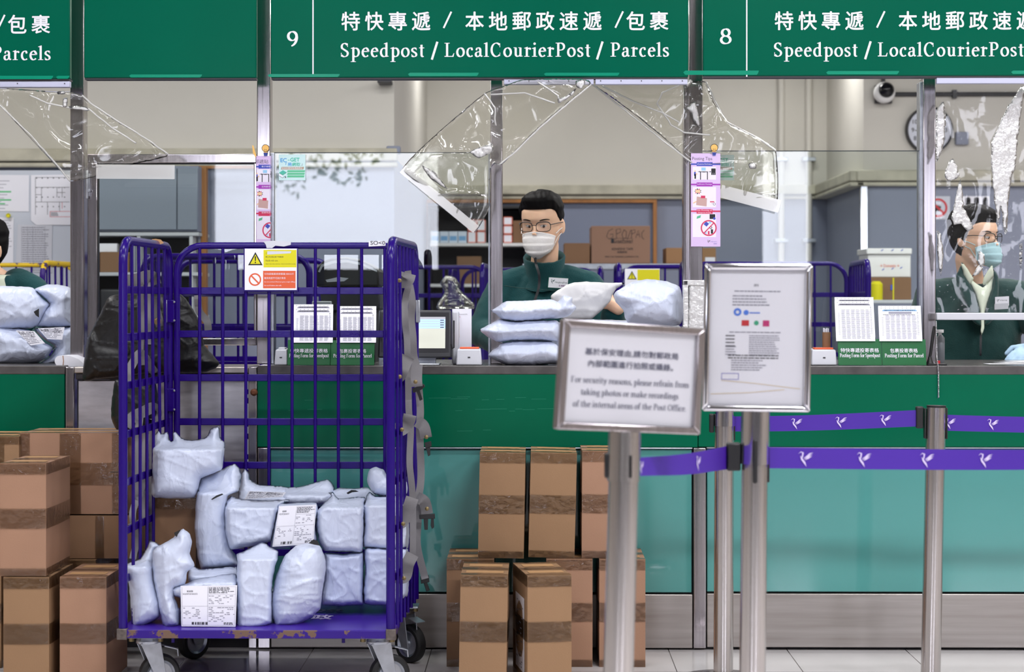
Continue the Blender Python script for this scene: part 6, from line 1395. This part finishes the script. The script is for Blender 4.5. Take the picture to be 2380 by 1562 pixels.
for k in range(170):
    u, v = rd.uniform(2182, 2380), rd.choice((rd.uniform(480, 724), rd.uniform(200, 724))); a = rd.uniform(0, 3.1); l = rd.uniform(1, 4); q = P(u, v, .1); w_ = rd.uniform(.0004, .0011)
    b.quad(q, q+Vector((l*math.cos(a), 0, l*math.sin(a)))*.0015, q+Vector((l*math.cos(a), 0, l*math.sin(a)))*.0015+Vector((0, 0, w_)), q+Vector((0, 0, w_)))
b.build('scratch_marking', mat('scratch', rgb(226, 228, 236), .6), r)['kind'] = 'stuff'
# ------------------------------------------------------------------ stanchions and notice stands
def pole(name, label, cat, D, top, bot, r, group=None, cap=True, collar=None):
    y = yat(D); (u0, v0), (u1, v1) = top, bot; a, c = Vector(P(u0, v0, y)), Vector(P(u1, v1, y)); d = (c-a).normalized()
    base = a+d*((a.z-.025)/-d.z); root = thing(name, label, cat, (base.x, y, 0), group)
    b = MB(); b.tube([a, a+(base-a)*.5, base], r, 28); b.build('pole', M['pole'], root, smooth=50)
    b = MB(); b.lathe([(.135, .0), (.137, .008), (.128, .016), (.05, .024)], (base.x, y, 0), 36); b.build('base', M['steel'], root, smooth=40)
    if cap: b = MB(); b.tube([a-d*.006, a], r*.98, 24); b.build('top_cap', M['dark'], root)
    if collar: b = MB(); q = a+(c-a).normalized()*collar; b.tube([a+d*.002, q], r*1.07, 28); b.build('belt_cassette', M['chrome'], root, smooth=50)
    return root, y
def vbar(par, nm, u0, u1, v0, v1, y, mt='dark', d=.02):
    b = MB(); pbox(b, u0, u1, v0, v1, y, y+d); return b.build(nm, M[mt], par, bevel=.004)
def belt(par, u0, y0, vt0, vb0, u1, y1, vt1, vb1, birds, seed):
    f, k = [], []
    a0, a1, c0, c1 = P(u0, vt0, y0), P(u0, vb0, y0), P(u1, vt1, y1), P(u1, vb1, y1); N_ = 30
    for i in range(N_+1):
        t = i/N_; o = Vector((0, .006*math.sin(t*7+seed), -.004*math.sin(math.pi*t)))
        T_, B_ = a0.lerp(c0, t)+o, a1.lerp(c1, t)+o; f.append([T_, T_.lerp(B_, .5), B_]); k.append([p+Vector((0, .0015, 0)) for p in f[-1]])
    b = MB(); b.grid(f); b.grid(k); bl = b.build('belt', M['belt'], par, smooth=180)
    for ub in birds:
        t = (ub-u0)/(u1-u0); o = Vector((0, .006*math.sin(t*7+seed)-.0022, -.004*math.sin(math.pi*t))); T_, B_ = a0.lerp(c0, t)+o, a1.lerp(c1, t)+o; h = (T_-B_).length
        pn = Pen(T_.lerp(B_, .5), (c0-a0).normalized()*h, (T_-B_), .0006); bird(pn, 0, 0, .74, 0); pn.mb.build('bird_print', M['bird'], bl)
G_ = 'belt stanchions'
p1, y1 = pole('notice_stand', 'steel notice stand with a landscape security notice, nearest the camera', 'notice stand', 4.06, (1453, 1002), (1437, 1562), .031, collar=None, cap=False)
b = MB(); a = P(1452, 1003, y1); c = P(1449, 1118, y1); b.tube([a, c], .0335, 28); b.build('belt_cassette', M['pole'], p1, smooth=50)
vbar(p1, 'belt_clip', 1405, 1419, 1054, 1112, y1-.01); vbar(p1, 'belt_slot', 1463, 1469, 1058, 1112, y1-.036, d=.006)
p2, y2 = pole('notice_stand', 'polished notice stand with a portrait sheet in a bright chrome frame', 'notice stand', 4.63, (1756, 955), (1749, 1562), .0305, cap=False)
b = MB(); a = P(1756, 956, y2); c = P(1754, 1078, y2); b.tube([a, c], .0335, 28); b.build('belt_cassette', M['chrome'], p2, smooth=50)
vbar(p2, 'belt_clip', 1690, 1722, 1030, 1095, y2-.012, d=.03); vbar(p2, 'belt_slot', 1750, 1761, 1022, 1124, y2-.04, d=.01); vbar(p2, 'belt_slot', 1783, 1789, 1040, 1122, y2-.01)
p3, y3 = pole('belt_stanchion', 'steel belt stanchion half hidden behind the polished portrait notice stand', 'stanchion', 6.17, (1684, 946), (1681, 1562), .0305, G_)
b = MB(); b.tube([P(1684, 948, y3), P(1684, 990, y3)], .033, 26); b.build('belt_cassette', M['chrome'], p3, smooth=50)
vbar(p3, 'belt_clip', 1649, 1660, 962, 1006, y3-.01); vbar(p3, 'belt_slot', 1705, 1709, 965, 1024, y3-.01)
p4, y4 = pole('belt_stanchion', 'steel belt stanchion at the right in front of bare teal glass', 'stanchion', 6.12, (2176, 947), (2163, 1562), .0300, G_)
vbar(p4, 'belt_clip', 2130, 2147, 945, 996, y4-.012, d=.024); vbar(p4, 'belt_slot', 2149, 2153, 949, 1020, y4-.012, d=.024); vbar(p4, 'belt_slot', 2199, 2203, 948, 1021, y4-.012, d=.024)
belt(p1, 1486, y1, 1064, 1107, 1692, y2, 1037, 1091, [1490, 1616], 1)
belt(p2, 1786, y2, 1040, 1089, 2900, y2+.25, 1042, 1087, [1868, 1998, 2140, 2274, 2410], 2)
belt(p3, 1707, y3, 968, 1003, 2131, y4, 953, 991, [1851, 1955, 2058], 3)
belt(p4, 2201, y4, 964, 1001, 2800, y4, 972, 1008, [2206, 2306, 2410], 4)
def frame_sign(par, corners, bw, bevel, fm, fill, size, mats):
    tl, tr, br, bl = corners; W_, H_ = size
    B_ = lambda a, c, o=0: (tl*(1-a)+tr*a)*(1-c)+(bl*(1-a)+br*a)*c+n*o
    n = (tr-tl).cross(tl-bl).normalized()
    a, c = bw/W_, bw/H_
    for q in (((0, 0), (1, 0), (1-a, c), (a, c)), ((a, 1-c), (1-a, 1-c), (1, 1), (0, 1)), ((0, 0), (a, c), (a, 1-c), (0, 1)), ((1-a, c), (1, 0), (1, 1), (1-a, 1-c))):
        b = MB(); vs = [B_(*p, .0) for p in q]; mid = [sum((p[0] for p in q))/4, sum((p[1] for p in q))/4]
        fr = [B_(p[0]*.8+mid[0]*.2 if False else p[0], p[1], .012) for p in q]
        b.add(fr+[B_(*p, -.008) for p in q], [(3, 2, 1, 0), (4, 5, 6, 7), (0, 1, 5, 4), (1, 2, 6, 5), (2, 3, 7, 6), (3, 0, 4, 7)]); b.build('frame_bar', M[fm], par, bevel=bevel, seg=3)
    pn = Pen(B_(0, 1), (B_(1, 1)-B_(0, 1))/W_, (B_(0, 0)-B_(0, 1))/H_, .002); pn.rect(bw*.8, bw*.8, W_-bw*.8, H_-bw*.8, 0, -.001); fill(pn); pn.mb.build('printed_sheet', mats, par)
    b = MB(); b.quad(B_(a*.8, 1-c*.8, .007), B_(1-a*.8, 1-c*.8, .007), B_(1-a*.8, c*.8, .007), B_(a*.8, c*.8, .007)); b.build('cover_sheet', M['acrylic'], par)
    b = MB(); b.quad(B_(.02, .02, -.009), B_(.98, .02, -.009), B_(.98, .98, -.009), B_(.02, .98, -.009)); b.build('back_board', M['darkgrey'], par)
ya, yb_ = yat(3.99), yat(4.15)
def n1(p):
    p.sans('基於保安理由,請勿對郵政局', 165, 168, 215, 15.5, 1, bold=.02, align='c'); p.sans('內部範圍進行拍照或攝錄。', 164, 142, 196, 15.5, 1, bold=.02, align='c')
    p.serif('For security reasons, please refrain from', 166, 106, 13.5, width=274, m=1, align='c'); p.serif('taking photos or make recordings', 166, 79, 13.5, width=226, m=1, align='c'); p.serif('of the internal areas of the Post Office.', 168, 52, 13.5, width=262, m=1, align='c')
frame_sign(p1, [P(1304, 741, ya), P(1632, 763, yb_), P(1621, 1010, yb_), P(1288, 997, ya)], 17, .003, 'steel', n1, (331, 244), [M['paper'], mat('notice ink', rgb(104, 106, 128), .6)])
def n2(p):
    p.sans('通告', 120, 292, 12, 6, 1, align='c'); p.lines(70, 176, 282, 1, 4, 2.2, 2, 1, 0); p.lines(66, 156, 271, 4, 7, 2.4, 2, 2)
    p.ring(78, 232, 4, 9, 3); p.disc(98, 231, 6, 3); p.lines(106, 130, 232, 1, 3, 3, 3, 3, 0)
    p.rect(88, 200, 105, 213, 4); p.disc(122, 207, 5.5, 5); p.rect(137, 199, 152, 213, 6); p.lines(60, 180, 186, 1, 4, 2, 2, 5, 0)
    p.lines(52, 78, 178, 4, 8, 2.6, 1, 6); p.lines(106, 180, 178, 10, 5, 1.8, 2, 7); p.lines(52, 78, 152, 4, 6, 2, 2, 8); p.lines(58, 190, 132, 2, 6, 2.4, 1, 9); p.lines(66, 150, 120, 5, 5.5, 2, 2, 10)
    for q in ((44, 88, 84, 89), (44, 74, 84, 75), (44, 74, 45, 89), (83, 74, 84, 89)): p.rect(*q, 7)
    p.stroke([(44, 72), (120, 66), (226, 54)], 1.4, 8); p.stroke([(20, 40), (110, 44), (190, 52)], 1.4, 8)
frame_sign(p2, [P(1638, 612, y2-.03), P(1888, 613, y2-.03), P(1882, 958, y2-.03), P(1630.5, 955, y2-.03)], 16, .006, 'chrome', n2, (250, 345), [M['paper'], M['ink'], M['inklight'], mat('bright blue print', rgb(80, 130, 230), .5), M['red'], mat('jade print', rgb(60, 170, 130), .5), mat('magenta print', rgb(200, 50, 120), .5), mat('navy print', rgb(90, 84, 190), .5), mat('cream thread', rgb(232, 214, 180), .5)])
# ------------------------------------------------------------------ people
HT = np.array([0, .06, .18, .32, .44, .54, .64, .78, .9, .97, 1.0])
HA = np.array([.020, .040, .056, .066, .0715, .073, .0755, .074, .058, .032, .003])
HF = np.array([.086, .097, .096, .097, .098, .092, .099, .093, .068, .036, .003])
HB = np.array([.012, .022, .045, .072, .088, .096, .101, .098, .074, .04, .003])
HH = .226
def hsurf(phi, t, off=0.0):
    a, f, k = (float(np.interp(t, HT, q))+off for q in (HA, HF, HB))
    sx, cx = math.sin(phi), math.cos(phi); e = .88
    x = a*math.copysign(abs(sx)**e, sx); y = -f*abs(cx)**e if cx > 0 else k*abs(cx)**e
    return Vector((x, y, t*HH+(off*.6 if t > .9 else 0)))
def hoff(phi, t, th):
    p = hsurf(phi, t); q = p-Vector((0, .004, .135)); return p+q.normalized()*th
def hand(mb, wr, d, n, side, curl=.5, k=1.0):
    """palm and five bent fingers; d points to the fingertips, n out of the back of the hand"""
    d, n = Vector(d).normalized(), Vector(n); n = (n-d*n.dot(d)).normalized(); s = d.cross(n)*side; wr = Vector(wr)
    pc = wr+d*.045*k
    R = Matrix((s, d, n)).transposed(); mb.ell(wr+d*.05*k, (.041*k, .052*k, .015*k), 14, R)
    mb.caps_(wr-d*.02, wr+d*.03*k, .026*k, .026*k)
    for i, (o, L) in enumerate(((-.030, .066), (-.010, .076), (.011, .071), (.030, .054))):
        b0 = wr+d*(.088-.006*abs(i-1.3))*k+s*o*k; dr = d; p = b0
        for j, fr in enumerate((.44, .32, .24)):
            an = curl*(.35+.45*j); dr = (d*math.cos(an)-n*math.sin(an)+s*(o*.8)).normalized(); q = p+dr*L*fr*k
            mb.caps_(p, q, (.0092-.0011*j)*k, (.0086-.0011*j)*k, 10); p = q
    b0 = wr+d*.022*k-s*.030*k; t1 = b0+(d*.75-s*.7-n*.25).normalized()*.036*k; t2 = t1+(d*.9-s*.15-n*.45).normalized()*.03*k
    mb.caps_(wr+d*.012*k-s*.012*k, t1, .015*k, .0105*k, 10); mb.caps_(t1, t2, .0105*k, .0085*k, 10)
def soft(o, vox, it=6, tex=0):
    m = o.modifiers.new('remesh', 'REMESH'); m.mode = 'VOXEL'; m.voxel_size = vox; m.use_smooth_shade = True
    s = o.modifiers.new('smooth', 'SMOOTH'); s.iterations = it; s.factor = .5
    if tex:
        t = bpy.data.textures.new('folds', 'CLOUDS'); t.noise_scale = .07; t.noise_depth = 2
        d = o.modifiers.new('folds', 'DISPLACE'); d.texture = t; d.strength = tex; d.mid_level = .5; d.texture_coords = 'LOCAL'
    return o
def person(label, chin, psi, pitch, k, arms, jacket, jk='fleece', legs='dark', maskmat='mask', glasses=True, hair_len=0, gloves=False, turn=0, hands=True, high_collar=True, sleeves=None, boff=(0, 0, 0)):
    """chin = world point under the chin; arms = list of (shoulder, elbow, wrist, hand dir, back-of-hand normal, side) world points"""
    C_ = Vector(chin); root = thing('person', label, 'person', (C_.x, C_.y+.02, 0))
    Rh = Matrix.Rotation(psi, 3, 'Z') @ Matrix.Rotation(pitch, 3, 'X'); Rb = Matrix.Rotation(turn, 3, 'Z')
    hw = lambda p: C_+Rh @ (Vector(p)*k)
    bw = lambda p: C_+Vector(boff)+Rb @ Vector(p)
    def rings(spec, n=24, f=bw, e=1.0): return [[f((a*math.cos(2*math.pi*i/n), (b_*math.sin(2*math.pi*i/n))+oy, z)) for i in range(n)] for z, a, b_, oy in spec]
    # body: head, neck, trunk, legs and hands as one surface
    b = MB(); n = 36
    b.loft([[hw(hsurf(2*math.pi*i/n, t)) for i in range(n)] for t in np.linspace(0.0, 1, 26)])
    b.tube([hw((0, -.095, .115)), hw((0, -.108, .095)), hw((0, -.113, .085))], [.007*k, .010*k, .012*k], 10)
    for s in (-1, 1):
        b.ell(hw((s*.010, -.102, .08)), (.009*k, .009*k, .007*k), 10)
        b.ell(hw((s*.077, .008, .105)), (.007*k, .019*k, .031*k), 12, Rh @ Matrix.Rotation(s*-.35, 3, 'Z'))
    b.tube([hw((0, .028, .08)), hw((0, .03, .03)), C_+Vector((0, .035, -.06))+Vector(boff)*.7, bw((0, .04, -.12))], [.046*k, .051*k, .054*k, .07*k], 18)
    b.loft(rings([(-.74, .15, .1, .03), (-.55, .14, .095, .03), (-.3, .155, .1, .03), (-.16, .15, .085, .035), (-.10, .08, .06, .04)]))
    zf = -C_.z
    for s in (-1, 1): b.caps_(bw((s*.085, .03, -.72)), bw((s*.09, .03, zf+.5)), .085, .06); b.caps_(bw((s*.09, .03, zf+.5)), bw((s*.095, .04, zf+.06)), .058, .04); b.caps_(bw((s*.095, .05, zf+.04)), bw((s*.1, -.12, zf+.035)), .04, .032)
    for sh, el, wr, hd, hn, side in arms:
        b.caps_(sh, el, .038, .028); b.caps_(el, wr, .026, .018)
        if hands and not gloves: hand(b, wr, hd, hn, side, .75, .86)
    soft(b.build('body', M['skin'], root), .0043, 3)
    if gloves:
        for sh, el, wr, hd, hn, side in arms: b = MB(); hand(b, wr, hd, hn, side, .7, 1.08); soft(b.build('glove', M['glove'], root), .0048, 3)
    # trousers
    b = MB()
    for s in (-1, 1): b.caps_(bw((s*.085, .03, -.70)), bw((s*.095, .035, zf+.12)), .105, .075)
    soft(b.build('trousers', M['darkin'], root), .012, 4)
    # hair cap
    rows = []; rd = random.Random(int(psi*100)+7); N_ = 120
    for j in range(29):
        row = []
        for i in range(N_):
            ph = 2*math.pi*i/N_; c = math.cos(ph); sd = abs(math.sin(ph))
            tl = .80 if c > .55 else (.80-(.55-c)/.75*.36 if c > -.2 else .44-(-.2-c)*.30) - hair_len*.18*(c < .1)
            if .25 < c < .6: tl += .02*math.sin(c*20)
            fr = j/28; t = tl+(1-tl)*fr**.75
            side = .0055 if t < .72 else .0055+.017*min(1, (t-.72)/.2)
            th = side*min(1, .25+fr*3.2)+hair_len*.010*min(1, fr*4)
            if c > .2: th += .016*(c-.2)*math.sin(math.pi*min(1, fr*1.15+.08))*(1-hair_len*.6)
            if j == 0: th = .001
            p0 = hsurf(ph, t); th += (.006*noise.noise(Vector((p0.x*22+p0.z*14, p0.y*9, psi)))+.0045*noise.noise(Vector((p0.x*95+p0.z*40, p0.y*26, 2.2))))*min(1, j/2)
            p = hoff(ph, min(t, .992), th)
            row.append(hw(p))
        rows.append(row)
    b = MB(); b.loft(rows, caps=True); b.build('hair', M['hair'], root, smooth=180)
    # brows, eyes
    for s in (-1, 1):
        b = MB(); pts = []
        for i in range(6): t = i/5; pts.append(hw(hsurf(s*(.2+.52*t), (.618+.018*math.sin(t*2.7)), .001)))
        b.tube(pts, [.0022*k, .0034*k, .0036*k, .0032*k, .0025*k, .0012*k], 8, flat=.6); b.build('eyebrow', M['hair'], root, smooth=180)
        ec = hsurf(s*.37, .525, -.0035); b = MB(); b.ell(hw(ec), (.0142*k, .008*k, .0050*k), 14, Rh @ Matrix.Rotation(s*.35, 3, 'Z')); ey = b.build('eye', M['eyewhite'], root, smooth=180)
        ic = ec+Vector((.0035, -.0062, -.0016)); b = MB(); b.ell(hw(ic), (.0052*k, .003*k, .0055*k), 12, Rh); b.build('iris', M['iris'], ey, smooth=180)
        b = MB(); b.tube([hw(hsurf(s*(.22+.3*i/6), .54+.013*math.sin(i/6*3.14), .0015)) for i in range(7)], .0021*k, 6); b.build('eyelid', M['skin'], root, smooth=180)
        b = MB(); b.tube([hw(hsurf(s*(.22+.3*i/6), .533+.013*math.sin(i/6*3.14), .0024)) for i in range(7)], .0009*k, 6); b.build('eyelash', M['hair'], root, smooth=180)
    if glasses:
        g = MB(); rim = MB(); ctr = {}
        for s in (-1, 1):
            cx, cz = s*.034, .117; pts = []
            for i in range(28):
                a = 2*math.pi*i/28; ex = .0265*math.copysign(abs(math.cos(a))**.6, math.cos(a)); ez = .0185*math.copysign(abs(math.sin(a))**.7, math.sin(a))
                pts.append(hw((cx+ex, -.112+abs(cx+ex)*.28, cz+ez)))
            rim.tube(pts, .0013*k, 6, closed=True)
            rim.tube([pts[i] for i in range(1, 14)], .0019*k, 6)
            b = MB(); b.add(pts, [tuple(range(28))]); ctr[s] = b
            rim.tube([hw((s*.0605, -.096, .124)), hw((s*.078, -.05, .125)), hw((s*.082, .0, .122))], .0018*k, 6)
        rim.tube([hw((-.0085, -.111, .122)), hw((0, -.116, .125)), hw((.0085, -.111, .122))], .0016*k, 6)
        gl = rim.build('glasses', M['dark'], root, smooth=60)
        for s in (-1, 1): ctr[s].build('lens', M['lens'], gl)
    # mask with pleats and ear loops
    if maskmat:
        rows = []; nr, nc = 26, 40
        for j in range(nr+1):
            v = j/nr; row = []
            for i in range(nc+1):
                s = -1+2*i/nc; ph = s*1.08
                tt = -.035+v*(.475-.105*abs(s)**1.6)+.10*(1-v)*abs(s)**2
                lift = .008+.022*(1-abs(s)**2)*math.sin(math.pi*min(1, v*.86+.16))+.0042*((v*3.6) % 1)*(1-abs(s)**2)
                p = hsurf(ph, max(tt, .0), lift); 
                if tt < 0: p.z += tt*HH; p.y += -tt*.25
                if v > .8: p.y -= .05*(v-.8)*(1-abs(s))**2
                row.append(hw(p))
            rows.append(row)
        b = MB(); b.grid(rows); mk = b.build('face_mask', M[maskmat], root, smooth=180)
        sd = mk.modifiers.new('thickness', 'SOLIDIFY'); sd.thickness = .0015
        for s in (-1, 1):
            for v in (.38, .10): b = MB(); b.tube([hw(hsurf(s*1.07, v, .009)), hw(hsurf(s*1.3, v*.4+.27, .007)), hw(hsurf(s*1.5, .45 if v > .2 else .36, .010))], .0016*k, 6); b.build('ear_loop', M[maskmat], mk, smooth=60)
    # jacket
    b = MB(); b.loft(rings(jacket))
    for sh, el, wr, hd, hn, side in arms:
        sh, el, wr = Vector(sh), Vector(el), Vector(wr); b.caps_(bw((.07 if (sh-C_).x > 0 else -.07, .035, -.10)), sh, .06, .068); b.caps_(sh, el, .068, .056)
        if not sleeves: b.caps_(el, el.lerp(wr, .80), .058, .046)
    soft(b.build('jacket', M[jk], root), .0075, 5, .012)
    if sleeves:
        b = MB()
        for sh, el, wr, hd, hn, side in arms: b.caps_(Vector(sh).lerp(Vector(el), .6), el, .052, .05); b.caps_(el, Vector(el).lerp(Vector(wr), .95), .05, .034)
        soft(b.build('shirt_sleeve', M[sleeves], root), .007, 3, .014)
    if high_collar:
        rows = []
        for z, a, dy in ((-.115, .098, .0), (-.085, .084, .0), (-.045, .078, 0), (-.012, .082, -.004), (-.006, .077, -.004), (-.03, .071, 0), (-.08, .074, 0)):
            rows.append([bw((a*math.cos(2*math.pi*i/40), a*1.06*math.sin(2*math.pi*i/40)+.022+dy, z+.03*math.sin(2*math.pi*i/40)+.004*noise.noise(Vector((i*.4, z*30, 1))))) for i in range(40)])
        b = MB(); b.loft(rows, caps=False); b.build('collar', M[jk], root, smooth=180)
    return root, hw, bw
ym = .95
c0 = P(1264, 590, ym)
jk = [(-.70, .185, .135, .03), (-.5, .18, .13, .03), (-.3, .205, .135, .03), (-.2, .205, .125, .035), (-.13, .17, .10, .04), (-.085, .095, .08, .03), (-.05, .08, .075, .025)]
A1 = [(P(1172, 668, .98), P(1118, 772, .86), P(1190, 815, .60), (.6, -.7, 0), (0, .2, 1), 1), (P(1366, 668, .98), P(1425, 790, .84), P(1426, 712, .62), (-.8, .02, .5), (.3, -.85, .3), -1)]
man, hw, bw = person('person in a green zipped fleece, glasses and white mask handling a mailer', c0, math.radians(-17), math.radians(9), 1.0, A1, jk, turn=math.radians(-6))
cu = lambda u, v, y: P(u, v, y)
ribbon(man, 'zip', [(1243, 592, .855), (1246, 614, .838), (1253, 640, .826), (1252, 670, .815), (1243, 700, .81), (1238, 740, .81)], 6, 'black', th=.004)
b = MB(); b.tube([cu(1245, 598, .848), cu(1246, 612, .842)], .003, 6); b.build('zip_pull', M['dark'], man)
pn = Pen(P(1273.5, 668, .800), Vector((.073, .024, -.004))/44, Vector((.004, .004, .038))/22, .001)
pn.rect(-1, -1, 45, 23, 1, -3e-4); pn.rect(0, 0, 44, 22, 0); bird(pn, 9, 14, 11, 2); pn.sans('HongkongPost', 15, 9.5, 27, 4.6, 2, dz=1e-4); pn.sans('香港郵政', 24, 3, 17, 4.2, 3, dz=1e-4)
o = pn.mb.build('name_badge', [M['paper'], M['signgreen'], M['fleece'], mat('badge violet', rgb(120, 50, 130), .5)], man); sd = o.modifiers.new('thickness', 'SOLIDIFY'); sd.thickness = .003; sd.offset = -1
b = MB(); b.tube([P(u, v, .806) for u, v in ((1172, 664), (1205, 669), (1240, 672))], .0016, 6); b.tube([P(u, v, .80) for u, v in ((1252, 673), (1290, 676), (1330, 672), (1362, 660))], .0016, 6); b.build('chest_seam', M['fleecedark'], man, smooth=60)
o = inflate(NP, Zf(Za)([(602, 805), (655, 762), (740, 716), (850, 705), (1000, 713), (1116, 715), (1060, 752), (1030, 800), (1012, 850), (940, 920), (872, 968), (690, 965), (620, 880)]), .54, .022, 60, mat('grey white mailer', rgb(228, 226, 228), .4, bump=.2, bscale=14), 101, crease=.006)
tag(o, 'greyish flat mailer held up in the hand of the masked worker', 'parcel')
yr = .97
c1 = P(2262, 618, yr)
jr = [(-.72, .19, .135, .03), (-.5, .185, .13, .03), (-.3, .20, .13, .03), (-.19, .20, .12, .035), (-.12, .155, .095, .04), (-.07, .085, .075, .03)]
A2 = [(P(2166, 688, 1.0), P(2130, 800, .95), P(2150, 870, .85), (.4, .1, -.8), (0, .1, 1), 1), (P(2368, 690, 1.0), P(2418, 770, .92), P(2402, 806, .78), (-.6, -.5, -.35), (.2, -.4, .9), -1)]
wm, hw2, bw2 = person('person in a dark green jacket, pale shirt and blue mask behind scratched film', c1, math.radians(42), math.radians(2), .93, A2, jr, jk='fleecedark', maskmat='maskblue', hair_len=1.0, gloves=True, high_collar=False, sleeves='shirt', turn=math.radians(6))
ZW = (2170, 440, 3.719)
inflate('shirt', Zf(ZW)([(238, 640), (300, 740), (340, 790), (425, 850), (470, 790), (505, 690), (516, 760), (500, 870), (462, 980), (440, 1080), (436, 1200), (412, 1260), (402, 1060), (362, 905), (312, 812), (258, 720)]), .872, .012, 16, 'shirt', 111, crease=.004, parent=wm, fold=lambda u, v: -.0006*max(0, v-640))
for g in ([(236, 634), (262, 645), (330, 745), (345, 770), (312, 830), (262, 740)], [(430, 775), (498, 655), (515, 690), (516, 760), (430, 835)]): inflate('shirt_collar', Zf(ZW)(g), .855, .006, 10, 'shirt', 112, crease=.002, parent=wm)
ribbon(wm, 'zip', [(*Zf(ZW)([(x, y)])[0], .81) for x, y in ((412, 1190), (408, 1280), (405, 1440))], 5, 'black', th=.004)
for g in ([(240, 650), (262, 720), (330, 850), (400, 1050), (404, 1180), (330, 1130), (240, 900), (190, 760)], [(516, 690), (520, 830), (470, 980), (440, 1180), (520, 1120), (560, 900), (560, 760)]): inflate('lapel', Zf(ZW)(g), .862, .010, 14, 'fleecedark', 113, crease=.003, parent=wm, fold=lambda u, v: -.0005*max(0, v-640))
pn = Pen(P(*Zf(ZW)([(530, 1012)])[0], .815), Vector((.055, .01, .003))/44, Vector((0, 0, .030))/22, .001); pn.rect(0, 0, 44, 26, 0); pn.rect(-2, -9, 42, 7, 1, 3e-4); bird(pn, 9, 16, 10, 2); pn.sans('Hong', 16, 13, 22, 5, 2, dz=1e-4); pn.lines(8, 34, 1, 2, 4, 1.6, 2, 3)
pn.mb.build('name_badge', [M['paper'], M['ltgrey'], M['ink']], wm)
c2 = P(-42, 648, 1.0)
A3 = [(P(-170, 722, 1.0), P(-200, 820, .9), P(-150, 840, .7), (.4, -.8, 0), (0, .1, 1), 1), (P(72, 676, 1.02), P(128, 760, .95), P(60, 830, .7), (-.6, -.6, 0), (0, .2, 1), -1)]
lm, hw3, bw3 = person('person at the left picture edge, only hair, ear and green shoulder showing', c2, math.radians(-30), 0, 1.0, A3, jr, maskmat='mask', hair_len=.6, high_collar=False, boff=(.06, 0, .085))
rows = [[bw3((a*math.cos(2*math.pi*i/40), a*1.06*math.sin(2*math.pi*i/40)+.022, z)) for i in range(40)] for z, a in ((-.13, .086), (-.09, .074), (-.07, .068), (-.10, .064))]
b = MB(); b.loft(rows, caps=False); b.build('shirt_collar', M['shirt'], lm, smooth=180)
